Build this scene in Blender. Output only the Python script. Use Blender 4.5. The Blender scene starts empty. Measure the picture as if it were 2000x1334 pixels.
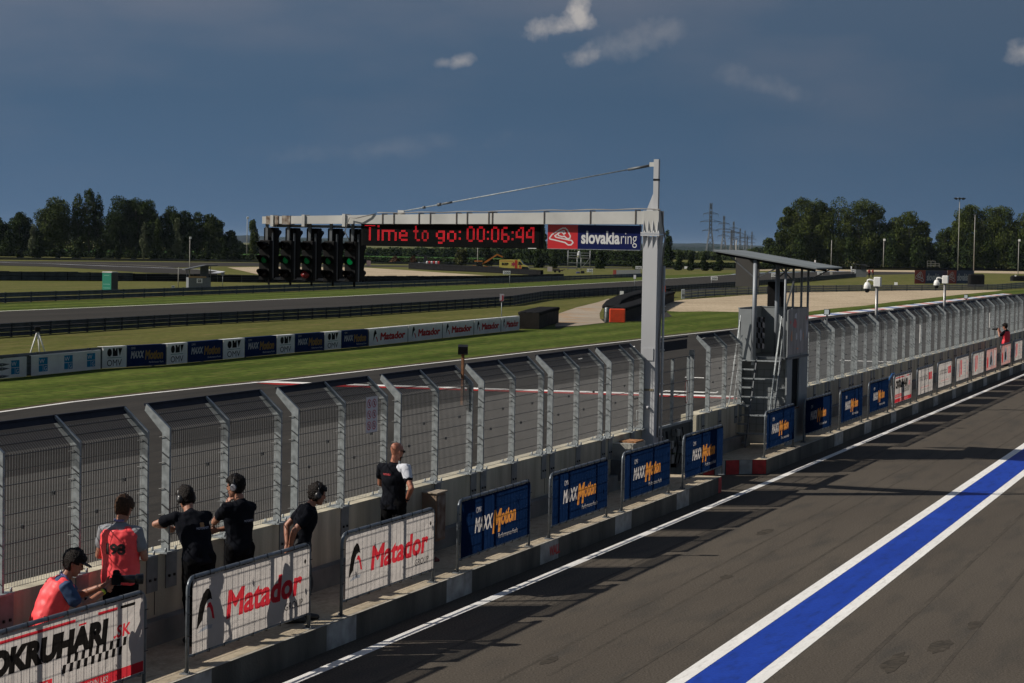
import bpy, bmesh, math, random
import numpy as np
from mathutils import Vector, Matrix, Euler
R = math.radians
scene = bpy.context.scene
COL = scene.collection

# ------------------------------------------------------------------ camera
CAM_H, FPX, ROLL = 5.1, 4200.0, 0.0175
PITCH = math.atan(186 / FPX)
_fw = Vector((0, math.cos(PITCH), -math.sin(PITCH)))
_r0 = Vector((1, 0, 0)); _u0 = _r0.cross(_fw)
_rt = _r0 * math.cos(ROLL) + _u0 * math.sin(ROLL)
_up = -_r0 * math.sin(ROLL) + _u0 * math.cos(ROLL)
cd = bpy.data.cameras.new('camera')
cd.sensor_width = 36; cd.lens = 36 * FPX / 2000; cd.clip_start = 0.5; cd.clip_end = 40000
cam = bpy.data.objects.new('camera', cd); COL.objects.link(cam)
m = Matrix((( _rt.x, _up.x, -_fw.x, 0), (_rt.y, _up.y, -_fw.y, 0), (_rt.z, _up.z, -_fw.z, CAM_H), (0, 0, 0, 1)))
cam.matrix_world = m
scene.camera = cam
scene.view_settings.view_transform = 'Standard'
scene.view_settings.look = 'None'
scene.view_settings.exposure = 0.0
scene.view_settings.gamma = 1.0

# ------------------------------------------------------------------ sun + sky
SUN_EL, SUN_AZ = R(39), R(9)          # light comes from the left, slightly from behind the camera
to_sun = Vector((-math.cos(SUN_AZ) * math.cos(SUN_EL), -math.sin(SUN_AZ) * math.cos(SUN_EL), math.sin(SUN_EL)))
sd = bpy.data.lights.new('sun', 'SUN'); sd.energy = 4.7; sd.angle = R(0.5); sd.color = (1.0, 0.93, 0.83)
sun = bpy.data.objects.new('sun', sd); COL.objects.link(sun)
sun.rotation_euler = to_sun.to_track_quat('Z', 'Y').to_euler()

world = bpy.data.worlds.new('World'); scene.world = world
world.use_nodes = True
wt = world.node_tree; wt.nodes.clear()
def wn(t, **k):
    n = wt.nodes.new(t)
    for a, b in k.items(): setattr(n, a, b)
    return n
def wl(a, b): wt.links.new(a, b)
def wmath(op, a, b=None, c=None, clamp=False):
    n = wn('ShaderNodeMath', operation=op); n.use_clamp = clamp
    for i, v in enumerate((a, b, c)):
        if v is None: continue
        if isinstance(v, (int, float)): n.inputs[i].default_value = v
        else: wl(v, n.inputs[i])
    return n.outputs[0]
w_out = wn('ShaderNodeOutputWorld'); w_bg = wn('ShaderNodeBackground')
w_sky = wn('ShaderNodeTexSky'); w_sky.sky_type = 'NISHITA'; w_sky.sun_disc = False
w_sky.sun_elevation = SUN_EL
w_sky.sun_rotation = math.atan2(to_sun.x, to_sun.y)
w_tc = wn('ShaderNodeTexCoord'); w_sep = wn('ShaderNodeSeparateXYZ'); wl(w_tc.outputs['Generated'], w_sep.inputs[0])
gx, gy, gz = w_sep.outputs
ysafe = wmath('MAXIMUM', gy, 0.05)
uu = wmath('DIVIDE', gx, ysafe); vv = wmath('DIVIDE', gz, ysafe)
# storm bank: deep grey blue, cloud mottling
ramp = wn('ShaderNodeValToRGB')
cr = ramp.color_ramp; cr.elements[0].position = 0.0; cr.elements[0].color = (0.068, 0.128, 0.220, 1)
cr.elements[1].position = 1.0; cr.elements[1].color = (0.150, 0.190, 0.270, 1)
e = cr.elements.new(0.35); e.color = (0.058, 0.107, 0.180, 1)
e = cr.elements.new(0.62); e.color = (0.074, 0.116, 0.182, 1)
wl(wmath('MULTIPLY', vv, 5.2, clamp=True), ramp.inputs[0])
w_map = wn('ShaderNodeMapping'); w_map.inputs['Scale'].default_value = (5, 5, 16)
wl(w_tc.outputs['Generated'], w_map.inputs[0])
w_noi = wn('ShaderNodeTexNoise'); w_noi.inputs['Scale'].default_value = 1.15; w_noi.inputs['Detail'].default_value = 7; w_noi.inputs['Roughness'].default_value = 0.52
wl(w_map.outputs[0], w_noi.inputs['Vector'])
mott = wn('ShaderNodeMapRange'); mott.inputs[1].default_value = 0.42; mott.inputs[2].default_value = 0.68
wl(w_noi.outputs[0], mott.inputs[0])
hi = wmath('MULTIPLY', mott.outputs[0], wmath('MULTIPLY', wmath('SUBTRACT', vv, 0.012), 5.2, clamp=True))
mx = wn('ShaderNodeMix', data_type='RGBA')
wl(wmath('MULTIPLY', hi, 0.95, clamp=True), mx.inputs[0]); wl(ramp.outputs[0], mx.inputs[6]); mx.inputs[7].default_value = (0.172, 0.182, 0.222, 1)
# left side a little lighter than right side
lr = wn('ShaderNodeMapRange'); lr.inputs[1].default_value = -0.25; lr.inputs[2].default_value = 0.25; lr.inputs[3].default_value = 1.10; lr.inputs[4].default_value = 0.88
wl(uu, lr.inputs[0])
mul = wn('ShaderNodeMix', data_type='RGBA', blend_type='MULTIPLY'); mul.inputs[0].default_value = 1.0
wl(mx.outputs[2], mul.inputs[6]); comb = wn('ShaderNodeCombineColor')
for i in range(3): wl(lr.outputs[0], comb.inputs[i])
wl(comb.outputs[0], mul.inputs[7])
stormcol = mul.outputs[2]
# small sunlit cumulus puffs, placed by direction in the sky
n2 = wn('ShaderNodeTexNoise'); n2.inputs['Scale'].default_value = 85; n2.inputs['Detail'].default_value = 9; n2.inputs['Roughness'].default_value = 0.62
wl(w_tc.outputs['Generated'], n2.inputs['Vector'])
n3 = wn('ShaderNodeTexNoise'); n3.inputs['Scale'].default_value = 22; n3.inputs['Detail'].default_value = 4
wl(w_tc.outputs['Generated'], n3.inputs['Vector'])
nz = wmath('ADD', wmath('SUBTRACT', n2.outputs[0], 0.5), wmath('MULTIPLY', wmath('SUBTRACT', n3.outputs[0], 0.5), 0.9))
def puff(cu, cv, ru, rv, rot, gain, soft, amp=2.6):
    du = wmath('SUBTRACT', uu, cu); dv = wmath('SUBTRACT', vv, cv)
    c, s = math.cos(rot), math.sin(rot)
    a = wmath('DIVIDE', wmath('ADD', wmath('MULTIPLY', du, c), wmath('MULTIPLY', dv, s)), ru)
    b = wmath('DIVIDE', wmath('SUBTRACT', wmath('MULTIPLY', dv, c), wmath('MULTIPLY', du, s)), rv)
    r = wmath('SQRT', wmath('ADD', wmath('MULTIPLY', a, a), wmath('MULTIPLY', b, b)))
    v = wmath('ADD', wmath('SUBTRACT', 1.0, r), wmath('MULTIPLY', nz, amp))
    return wmath('MULTIPLY', wmath('MULTIPLY', v, soft, clamp=True), gain)
def uv_of(px, py):
    d = _fw + _rt * ((px - 1000) / FPX) - _up * ((py - 667) / FPX)
    return d.x / d.y, d.z / d.y
tot = None
for (px, py, wpx, hpx, rot, gain, soft) in [
        (1054, 58, 32, 22, 0.15, 0.70, 0.9), (1096, 52, 44, 22, 0.2, 0.80, 0.95), (1136, 36, 24, 30, 0.2, 0.95, 1.0),
        (1140, 108, 50, 24, 0.12, 0.62, 0.75), (1215, 92, 105, 34, 0.28, 0.26, 0.8), (1290, 66, 55, 20, 0.45, 0.18, 0.9),
        (900, 119, 26, 13, 0.15, 0.50, 1.0), (868, 122, 22, 10, 0.15, 0.3, 1.0), (1998, 102, 32, 24, 0.0, 0.60, 0.8), (1480, 165, 120, 26, -0.25, 0.16, 0.8), (760, 290, 200, 22, 0.1, 0.09, 0.8)]:
    cu, cv = uv_of(px, py)
    p_ = puff(cu, cv, wpx / FPX, hpx / FPX, rot, gain, soft)
    tot = p_ if tot is None else wmath('MAXIMUM', tot, p_)
mc = wn('ShaderNodeMix', data_type='RGBA'); wl(tot, mc.inputs[0]); wl(stormcol, mc.inputs[6]); mc.inputs[7].default_value = (0.42, 0.40, 0.39, 1)
# blend to open sky away from the storm (behind and to the sunny side)
frontf = wn('ShaderNodeMapRange'); frontf.inputs[1].default_value = -0.15; frontf.inputs[2].default_value = 0.45
wl(gy, frontf.inputs[0])
sk = wn('ShaderNodeMix', data_type='RGBA', blend_type='MULTIPLY'); sk.inputs[0].default_value = 1.0
wl(w_sky.outputs[0], sk.inputs[6]); sk.inputs[7].default_value = (0.042, 0.042, 0.042, 1)
fin = wn('ShaderNodeMix', data_type='RGBA'); wl(frontf.outputs[0], fin.inputs[0]); wl(sk.outputs[2], fin.inputs[6]); wl(mc.outputs[2], fin.inputs[7])
wl(fin.outputs[2], w_bg.inputs[0]); w_bg.inputs[1].default_value = 1.0
wl(w_bg.outputs[0], w_out.inputs[0])

# ------------------------------------------------------------------ coordinates
A20 = R(20.0)
UX, UY = math.sin(A20), math.cos(A20)          # along the pit straight (s)
NX, NY = math.cos(A20), -math.sin(A20)         # across it, to the right (t)
def W(s, t, z=0.0): return Vector((s * UX + t * NX, s * UY + t * NY, z))
def P(px, py, z=0.0):                          # point of the level z seen in direction px,py of the survey photograph
    d = _fw + _rt * ((px - 1000) / FPX) - _up * ((py - 667) / FPX)
    k = (z - CAM_H) / d.z
    return Vector((d.x * k, d.y * k, z))
def PD(px, dist, z=0.0):                       # bearing px, at a distance
    d = _fw + _rt * ((px - 1000) / FPX)
    k = dist / math.hypot(d.x, d.y)
    return Vector((d.x * k, d.y * k, z))
ROT_S = R(70)     # local x along the straight, local y towards the track
ROT_T = R(-20)    # local x across (towards the pit), local y along the straight

# ------------------------------------------------------------------ materials
MATS = {}
def mat(name, col, rough=0.7, metal=0.0, var=0.0, scale=5.0, bump=0.0, bscale=None, spec=0.5, col2=None, stretch=None, detail=4, bright=None):
    if name in MATS: return MATS[name]
    mt = bpy.data.materials.new(name); mt.use_nodes = True
    nt = mt.node_tree; b = nt.nodes['Principled BSDF']
    b.inputs['Roughness'].default_value = rough; b.inputs['Metallic'].default_value = metal
    b.inputs['Specular IOR Level'].default_value = spec
    c = (*col, 1)
    tc = nt.nodes.new('ShaderNodeTexCoord'); mp = nt.nodes.new('ShaderNodeMapping')
    nt.links.new(tc.outputs['Object'], mp.inputs[0])
    if stretch: mp.inputs['Scale'].default_value = stretch
    no = nt.nodes.new('ShaderNodeTexNoise'); no.inputs['Scale'].default_value = scale; no.inputs['Detail'].default_value = detail
    nt.links.new(mp.outputs[0], no.inputs['Vector'])
    mr = nt.nodes.new('ShaderNodeMapRange'); mr.inputs[1].default_value = 0.3; mr.inputs[2].default_value = 0.7
    nt.links.new(no.outputs[0], mr.inputs[0])
    mi = nt.nodes.new('ShaderNodeMix'); mi.data_type = 'RGBA'
    nt.links.new(mr.outputs[0], mi.inputs[0])
    v = max(var, 0.04)
    mi.inputs[6].default_value = (*[x * (1 - v) for x in col], 1)
    mi.inputs[7].default_value = (*(col2 if col2 else [min(1, x * (1 + v)) for x in col]), 1)
    nt.links.new(mi.outputs[2], b.inputs['Base Color'])
    if bump:
        n2 = nt.nodes.new('ShaderNodeTexNoise'); n2.inputs['Scale'].default_value = bscale or scale * 4; n2.inputs['Detail'].default_value = 3
        nt.links.new(tc.outputs['Object'], n2.inputs['Vector'])
        bp = nt.nodes.new('ShaderNodeBump'); bp.inputs['Strength'].default_value = bump; bp.inputs['Distance'].default_value = 0.02
        nt.links.new(n2.outputs[0], bp.inputs['Height']); nt.links.new(bp.outputs[0], b.inputs['Normal'])
    MATS[name] = mt
    return mt
def cloth_mat(name, col, trans=0.55, gloss=False):
    """printed vinyl: scatters light both ways, so the sun behind it shows through"""
    if name in MATS: return MATS[name]
    mt = bpy.data.materials.new(name); mt.use_nodes = True; nt = mt.node_tree; nt.nodes.clear()
    o = nt.nodes.new('ShaderNodeOutputMaterial')
    tc = nt.nodes.new('ShaderNodeTexCoord'); no = nt.nodes.new('ShaderNodeTexNoise'); no.inputs['Scale'].default_value = 1.6; no.inputs['Detail'].default_value = 5
    nt.links.new(tc.outputs['Object'], no.inputs['Vector'])
    mr = nt.nodes.new('ShaderNodeMapRange'); mr.inputs[1].default_value = 0.3; mr.inputs[2].default_value = 0.7; mr.inputs[3].default_value = 0.88; mr.inputs[4].default_value = 1.06
    nt.links.new(no.outputs[0], mr.inputs[0])
    mu = nt.nodes.new('ShaderNodeMix'); mu.data_type = 'RGBA'; mu.blend_type = 'MULTIPLY'; mu.inputs[0].default_value = 1
    mu.inputs[6].default_value = (*col, 1); cc = nt.nodes.new('ShaderNodeCombineColor')
    for i in range(3): nt.links.new(mr.outputs[0], cc.inputs[i])
    nt.links.new(cc.outputs[0], mu.inputs[7])
    n2 = nt.nodes.new('ShaderNodeTexNoise'); n2.inputs['Scale'].default_value = 3.0; n2.inputs['Detail'].default_value = 3; n2.inputs['Distortion'].default_value = 1.2
    nt.links.new(tc.outputs['Object'], n2.inputs['Vector'])
    bp = nt.nodes.new('ShaderNodeBump'); bp.inputs['Strength'].default_value = 0.5; bp.inputs['Distance'].default_value = 0.06
    nt.links.new(n2.outputs[0], bp.inputs['Height'])
    d = nt.nodes.new('ShaderNodeBsdfDiffuse'); t = nt.nodes.new('ShaderNodeBsdfTranslucent'); ms = nt.nodes.new('ShaderNodeMixShader')
    ms.inputs[0].default_value = trans
    for q in (d, t):
        nt.links.new(mu.outputs[2], q.inputs['Color']); nt.links.new(bp.outputs[0], q.inputs['Normal'])
    nt.links.new(d.outputs[0], ms.inputs[1]); nt.links.new(t.outputs[0], ms.inputs[2]); nt.links.new(ms.outputs[0], o.inputs[0])
    MATS[name] = mt
    return mt
def emit_mat(name, col, strength):
    if name in MATS: return MATS[name]
    mt = bpy.data.materials.new(name); mt.use_nodes = True
    b = mt.node_tree.nodes['Principled BSDF']; b.inputs['Base Color'].default_value = (col[0] * .2, col[1] * .2, col[2] * .2, 1)
    b.inputs['Emission Color'].default_value = (*col, 1); b.inputs['Emission Strength'].default_value = strength
    MATS[name] = mt
    return mt

galv = mat('galvanised_steel', (0.27, 0.295, 0.305), 0.5, 0.2, 0.3, 14, spec=0.35, detail=8)
galv_dk = mat('dull_steel', (0.10, 0.11, 0.12), 0.55, 0.2, 0.25, 6)
rail_m = mat('guardrail_steel', (0.085, 0.095, 0.105), 0.7, 0.0, 0.3, 1.5, spec=.2)
rail_dk = mat('weathered_rail', (0.050, 0.058, 0.066), 0.8, 0.0, 0.3, 1.5, spec=.2)
tube_m = mat('barrier_tube', (0.16, 0.18, 0.20), 0.38, 0.3, 0.25, 12)
conc_wall = mat('wall_concrete', (0.46, 0.42, 0.315), 0.9, var=.30, scale=2.2, bump=.3, bscale=30, detail=9, stretch=(1.6, 1, .22), col2=(0.58, 0.53, 0.40))
black_m = mat('black_plastic', (0.007, 0.007, 0.008), 0.5, spec=.25)
blackmatt = mat('black_matt', (0.009, 0.009, 0.010), 0.9, var=.3, spec=.1)
rubber = mat('tyre_rubber', (0.010, 0.010, 0.011), 0.9, var=.35, scale=2, bump=.4, spec=.12)
belt = mat('conveyor_belt', (0.024, 0.021, 0.019), 0.9, var=.5, scale=1.2, spec=.12)
white_paint = mat('white_paint', (0.66, 0.65, 0.62), 0.5, var=.08, scale=3)
greypaint = mat('grey_paint', (0.47, 0.48, 0.50), 0.45, var=.10, scale=1.5, stretch=(1, 1, .3), detail=8)
white_pl = mat('white_plastic', (0.75, 0.75, 0.73), 0.4)
conc = mat('concrete', (0.42, 0.375, 0.30), 0.9, var=.22, scale=1.2, bump=.3, bscale=30, detail=8)
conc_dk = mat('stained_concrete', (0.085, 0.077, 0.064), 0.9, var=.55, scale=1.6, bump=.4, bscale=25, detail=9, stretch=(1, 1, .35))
rust = mat('rusty_steel', (0.16, 0.07, 0.03), 0.85, var=.5, scale=9)

# ------------------------------------------------------------------ mesh builder
class MB:
    def __init__(s): s.v = []; s.f = []; s.mi = []; s.sm = []
    def add(s, vs, fs, mi=0, smooth=False):
        o = len(s.v); s.v += [tuple(v) for v in vs]
        for f in fs: s.f.append(tuple(i + o for i in f)); s.mi.append(mi); s.sm.append(smooth)
        return s
    def box(s, x0, x1, y0, y1, z0, z1, mi=0):
        return s.add([(x0, y0, z0), (x1, y0, z0), (x1, y1, z0), (x0, y1, z0), (x0, y0, z1), (x1, y0, z1), (x1, y1, z1), (x0, y1, z1)],
                     [(0, 3, 2, 1), (4, 5, 6, 7), (0, 1, 5, 4), (1, 2, 6, 5), (2, 3, 7, 6), (3, 0, 4, 7)], mi)
    def cbox(s, x0, x1, y0, y1, z0, z1, c=0.02, mi=0):          # box with chamfered upright and top edges
        pts = [(x0 + c, y0), (x1 - c, y0), (x1, y0 + c), (x1, y1 - c), (x1 - c, y1), (x0 + c, y1), (x0, y1 - c), (x0, y0 + c)]
        cx, cy = (x0 + x1) / 2, (y0 + y1) / 2
        top = [(cx + (x - cx) * (1 - c / max(abs(x1 - x0) / 2, 1e-6)), cy + (y - cy) * (1 - c / max(abs(y1 - y0) / 2, 1e-6))) for x, y in pts]
        vs = [(x, y, z0) for x, y in pts] + [(x, y, z1 - c) for x, y in pts] + [(x, y, z1) for x, y in top]
        fs = [tuple(range(7, -1, -1)), tuple(range(16, 24))]
        for k in (0, 8):
            for i in range(8): j = (i + 1) % 8; fs.append((k + i, k + j, k + 8 + j, k + 8 + i))
        return s.add(vs, fs, mi)
    def beam(s, p, q, w, h=None, up=(0, 0, 1), mi=0):
        p, q = Vector(p), Vector(q); h = h or w; d = (q - p).normalized(); up = Vector(up)
        if abs(d.dot(up)) > 0.99: up = Vector((1, 0, 0))
        a = d.cross(up).normalized(); b = a.cross(d)
        a = a * w / 2; b = b * h / 2
        vs = [p - a - b, p + a - b, p + a + b, p - a + b, q - a - b, q + a - b, q + a + b, q - a + b]
        return s.add(vs, [(0, 3, 2, 1), (4, 5, 6, 7), (0, 1, 5, 4), (1, 2, 6, 5), (2, 3, 7, 6), (3, 0, 4, 7)][::1], mi)
    def tube(s, pts, r, seg=8, mi=0, r2=None, caps=True):
        pts = [Vector(p) for p in pts]; n = len(pts); vs = []; fs = []
        ref = Vector((0, 0, 1))
        d0 = (pts[1] - pts[0]).normalized()
        if abs(d0.dot(ref)) > 0.95: ref = Vector((1, 0.01, 0))
        for i, p in enumerate(pts):
            d = (pts[min(i + 1, n - 1)] - pts[max(i - 1, 0)]).normalized()
            if abs(d.dot(ref)) > 0.98: a = d.orthogonal().normalized()
            else: a = d.cross(ref).normalized()
            if i and a.dot(pa) < 0: a = -a
            pa = a; b = d.cross(a)
            rr = r if r2 is None else r + (r2 - r) * i / (n - 1)
            for k in range(seg):
                t = 2 * math.pi * k / seg; vs.append(p + a * math.cos(t) * rr + b * math.sin(t) * rr)
        for i in range(n - 1):
            for k in range(seg):
                j = (k + 1) % seg; fs.append((i * seg + k, i * seg + j, (i + 1) * seg + j, (i + 1) * seg + k))
        if caps: fs.append(tuple(range(seg - 1, -1, -1))); fs.append(tuple(range((n - 1) * seg, n * seg)))
        return s.add(vs, fs, mi, True)
    def prism(s, pts, z0, z1, mi=0):
        n = len(pts)
        vs = [(x, y, z0) for x, y in pts] + [(x, y, z1) for x, y in pts]
        fs = [tuple(range(n - 1, -1, -1)), tuple(range(n, 2 * n))] + [(i, (i + 1) % n, n + (i + 1) % n, n + i) for i in range(n)]
        return s.add(vs, fs, mi)
    def xprism(s, pts, y0, y1, mi=0):      # outline in x,z pushed along y
        n = len(pts)
        vs = [(x, y0, z) for x, z in pts] + [(x, y1, z) for x, z in pts]
        fs = [tuple(range(n)), tuple(range(2 * n - 1, n - 1, -1))] + [(i, n + i, n + (i + 1) % n, (i + 1) % n) for i in range(n)]
        return s.add(vs, fs, mi)
    def lathe(s, prof, c=(0, 0, 0), seg=16, mi=0, axis='z'):
        vs = []; fs = []
        for r, z in prof:
            for k in range(seg):
                t = 2 * math.pi * k / seg; p = (r * math.cos(t), r * math.sin(t), z)
                if axis == 'y': p = (p[0], p[2], p[1])
                if axis == 'x': p = (p[2], p[0], p[1])
                vs.append((c[0] + p[0], c[1] + p[1], c[2] + p[2]))
        for i in range(len(prof) - 1):
            for k in range(seg):
                j = (k + 1) % seg; fs.append((i * seg + k, i * seg + j, (i + 1) * seg + j, (i + 1) * seg + k))
        fs.append(tuple(range(seg - 1, -1, -1))); fs.append(tuple(range((len(prof) - 1) * seg, len(prof) * seg)))
        return s.add(vs, fs, mi, True)
    def build(s, name, mats, parent=None, loc=(0, 0, 0), rotz=0.0):
        me = bpy.data.meshes.new(name); me.from_pydata([tuple(v) for v in s.v], [], s.f)
        if not isinstance(mats, (list, tuple)): mats = [mats]
        for q in mats: me.materials.append(q)
        if len(me.polygons) == len(s.mi):
            me.polygons.foreach_set('material_index', s.mi); me.polygons.foreach_set('use_smooth', s.sm)
        me.update()
        bm = bmesh.new(); bm.from_mesh(me); bmesh.ops.recalc_face_normals(bm, faces=bm.faces); bm.to_mesh(me); bm.free()
        o = bpy.data.objects.new(name, me); COL.objects.link(o); o.location = loc; o.rotation_euler = (0, 0, rotz)
        if parent: o.parent = parent
        return o
def mesh_obj(name, me, parent=None, loc=(0, 0, 0), rotz=0.0):
    o = bpy.data.objects.new(name, me); COL.objects.link(o); o.location = loc; o.rotation_euler = (0, 0, rotz)
    if parent: o.parent = parent
    return o
def tag(o, label=None, cat=None, group=None, kind=None):
    if label: o['label'] = label
    if cat: o['category'] = cat
    if group: o['group'] = group
    if kind: o['kind'] = kind
    return o
def thing(name, label, cat, loc=(0, 0, 0), rotz=0.0, group=None):
    o = bpy.data.objects.new(name, None); COL.objects.link(o); o.empty_display_size = 0.3
    o.location = loc; o.rotation_euler = (0, 0, rotz)
    return tag(o, label, cat, group)
def copy_tree(o, parent=None):
    c = o.copy(); COL.objects.link(c); c.parent = parent
    for ch in list(o.children): copy_tree(ch, c)
    return c
def clone(src, label, loc, rotz=None, group=None, scale=None):
    c = copy_tree(src); c.location = loc
    if rotz is not None: c.rotation_euler = (0, 0, rotz)
    if scale: c.scale = scale
    c['label'] = label
    if group: c['group'] = group
    return c
def struct(o, cat=None):
    o['kind'] = 'structure'; return o
ORD = ['first', 'second', 'third', 'fourth', 'fifth', 'sixth', 'seventh', 'eighth', 'ninth', 'tenth', 'eleventh', 'twelfth', 'thirteenth', 'fourteenth',
       'fifteenth', 'sixteenth', 'seventeenth', 'eighteenth', 'nineteenth', 'twentieth', 'twenty-first', 'twenty-second']

# ------------------------------------------------------------------ printed artwork (outlines of letters cut into sheets)
def text_outlines(txt, bold=0.0):
    cu = bpy.data.curves.new('tmp', 'FONT'); cu.body = txt; cu.resolution_u = 3
    ob = bpy.data.objects.new('tmp', cu); COL.objects.link(ob)
    bpy.context.view_layer.objects.active = ob
    for q in bpy.context.selected_objects: q.select_set(False)
    ob.select_set(True); bpy.ops.object.convert(target='CURVE')
    ob = bpy.context.view_layer.objects.active
    polys = []
    for sp in ob.data.splines:
        bp = sp.bezier_points; n = len(bp)
        if n < 2: continue
        pts = []
        for i in range(n):
            a, b = bp[i], bp[(i + 1) % n]
            straight = (a.handle_right - a.co).length < 1e-4 and (b.handle_left - b.co).length < 1e-4
            straight = straight or (a.handle_right_type == 'VECTOR' and b.handle_left_type == 'VECTOR')
            for k in range(1 if straight else 4):
                t = k / 4
                q = (1 - t) ** 3 * a.co + 3 * (1 - t) ** 2 * t * a.handle_right + 3 * (1 - t) * t * t * b.handle_left + t ** 3 * b.co
                if not pts or (Vector(pts[-1]) - Vector((q.x, q.y))).length > 1e-4: pts.append((q.x, q.y))
        if len(pts) > 2: polys.append(pts)
    d = ob.data; bpy.data.objects.remove(ob); bpy.data.curves.remove(d)
    if bold:
        out = []
        for pts in polys:
            n = len(pts); q = []
            for i in range(n):
                a = Vector(pts[i - 1]); b = Vector(pts[i]); c = Vector(pts[(i + 1) % n])
                d1 = (b - a).normalized(); d2 = (c - b).normalized()
                nn = Vector((-(d1.y + d2.y), d1.x + d2.x))
                if nn.length < 1e-3: nn = Vector((-d1.y, d1.x))
                nn.normalize(); k = 1 / max(0.5, nn.dot(Vector((-d1.y, d1.x))))
                q.append((b.x - nn.x * bold * k, b.y - nn.y * bold * k))
            out.append(q)
        polys = out
    return polys
_TC = {}
def text_polys(txt, x, y, w, h, shear=0.0, bold=0.0, ref=None):
    """letters fitted in a box: left x, baseline y, total width w, cap height h"""
    key = (txt, bold)
    if key not in _TC: _TC[key] = text_outlines(txt, bold)
    ps = _TC[key]
    xs = [p[0] for q in ps for p in q]
    x0, x1 = min(xs), max(xs); cap = 0.70
    sx = w / (x1 - x0); sy = h / cap
    return [[(x + (p[0] - x0) * sx + p[1] * sy * shear, y + p[1] * sy) for p in q] for q in ps]
def letter_mesh(name, polys, row=0.006):
    ys = [p[1] for q in polys for p in q]; y0, y1 = min(ys), max(ys); n = max(4, min(60, round((y1 - y0) / row))); mb = MB()
    for r_ in range(n):
        a, b = y0 + (y1 - y0) * r_ / n, y0 + (y1 - y0) * (r_ + 1) / n
        for c, d in spans_of(polys, (a + b) / 2): mb.add([(c, a, 0), (d, a, 0), (d, b, 0), (c, b, 0)], [(0, 1, 2, 3)])
    me = bpy.data.meshes.new(name); me.from_pydata(mb.v, [], mb.f); me.update(); return me
def fill_mesh(name, polys):
    cu = bpy.data.curves.new(name, 'CURVE'); cu.dimensions = '2D'; cu.fill_mode = 'BOTH'
    for q in polys:
        sp = cu.splines.new('POLY'); sp.points.add(len(q) - 1)
        for i, p in enumerate(q): sp.points[i].co = (p[0], p[1], 0, 1)
        sp.use_cyclic_u = True
    ob = bpy.data.objects.new(name, cu); COL.objects.link(ob)
    bpy.context.view_layer.update()
    me = bpy.data.meshes.new_from_object(ob.evaluated_get(bpy.context.evaluated_depsgraph_get()))
    bpy.data.objects.remove(ob); bpy.data.curves.remove(cu)
    me.name = name
    return me
def upright(me, dy=0.0):                      # sheet in x,y -> stands in x,z facing -y
    me.transform(Matrix(((1, 0, 0, 0), (0, 0, -1, dy), (0, 1, 0, 0), (0, 0, 0, 1))))
    return me
def stroke_polys(pts, w, closed=True):
    out = []; n = len(pts)
    for i in range(n if closed else n - 1):
        a = Vector(pts[i]); b = Vector(pts[(i + 1) % n]); d = (b - a).normalized(); nn = Vector((-d.y, d.x)) * w / 2; e = d * w * 0.35
        out.append([tuple(a - nn - e), tuple(b - nn + e), tuple(b + nn + e), tuple(a + nn - e)])
    return out
_DC = {}
def spans_of(polys, y):
    """filled x intervals of outlines at height y (non zero winding)"""
    cr_ = []
    for q in polys:
        n = len(q)
        for a in range(n):
            x0, y0 = q[a]; x1, y1 = q[(a + 1) % n]
            if (y0 <= y) != (y1 <= y): cr_.append((x0 + (x1 - x0) * (y - y0) / (y1 - y0), 1 if y1 > y0 else -1))
    cr_.sort(); out = []; w_ = 0; st = None
    for x, d in cr_:
        if w_ == 0: st = x
        w_ += d
        if w_ == 0 and x - st > 1e-4: out.append((st, x))
    return out
def paint_rows(w, h, items, row):
    """paint items over each other row by row; yields (y0, y1, [(x0, x1, item index or -1)])"""
    n = max(1, round(h / row)); boxes = [(min(p[1] for q in it[0] for p in q), max(p[1] for q in it[0] for p in q)) for it in items]
    for r_ in range(n):
        y0, y1 = h * r_ / n, h * (r_ + 1) / n; ym = (y0 + y1) / 2; runs = [(0.0, w, -1)]
        for k, it in enumerate(items):
            if not boxes[k][0] <= ym <= boxes[k][1]: continue
            for a, b in spans_of(it[0], ym):
                a, b = max(a, 0), min(b, w)
                if b - a < 1e-4: continue
                nr = []
                for (c, d, m_) in runs:
                    if d <= a or c >= b: nr.append((c, d, m_)); continue
                    if c < a: nr.append((c, a, m_))
                    if d > b: nr.append((b, d, m_))
                nr.append((a, b, k)); runs = sorted(nr)
        yield y0, y1, runs
def artwork(key, w, h, bg, items, holes=True, dy=0.002, row=0.006, wave=0.0):
    """a printed sheet of patches side by side; returns list of (mesh, part name), the first one is the ground colour"""
    if key in _DC: return _DC[key]
    strokes = [it for it in items if it[2].startswith('stroke')]; its = [(it[0], it[1], 'emblem' if it[2].startswith('stroke') else it[2]) for it in items]
    groups = {}
    for y0, y1, runs in paint_rows(w, h, its, row):
        for a, b, k in runs:
            g = (bg.name, 'banner') if k < 0 else (its[k][1].name, its[k][2])
            mb = groups.setdefault(g, (MB(), bg if k < 0 else its[k][1]))[0]
            n = max(1, int((b - a) / .12)) if wave else 1
            for i in range(n):
                x0_, x1_ = a + (b - a) * i / n, a + (b - a) * (i + 1) / n
                mb.add([(x, wave * (math.sin(x * 3.1 + y * 4) + .6 * math.sin(x * 7.3 - y * 9) + .5 * math.sin(y * 11 + x)) if wave else 0.0, y) for x, y in ((x0_, y0), (x1_, y0), (x1_, y1), (x0_, y1))], [(0, 1, 2, 3)])
    res = []
    for (mn, nm), (mb, m_) in groups.items():
        me = bpy.data.meshes.new(nm); me.from_pydata(mb.v, [], mb.f); me.materials.append(m_); me.update()
        if (mn, nm) == (bg.name, 'banner'): res.insert(0, (me, nm))
        else: res.append((me, nm))
    _DC[key] = res
    return res
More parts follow.
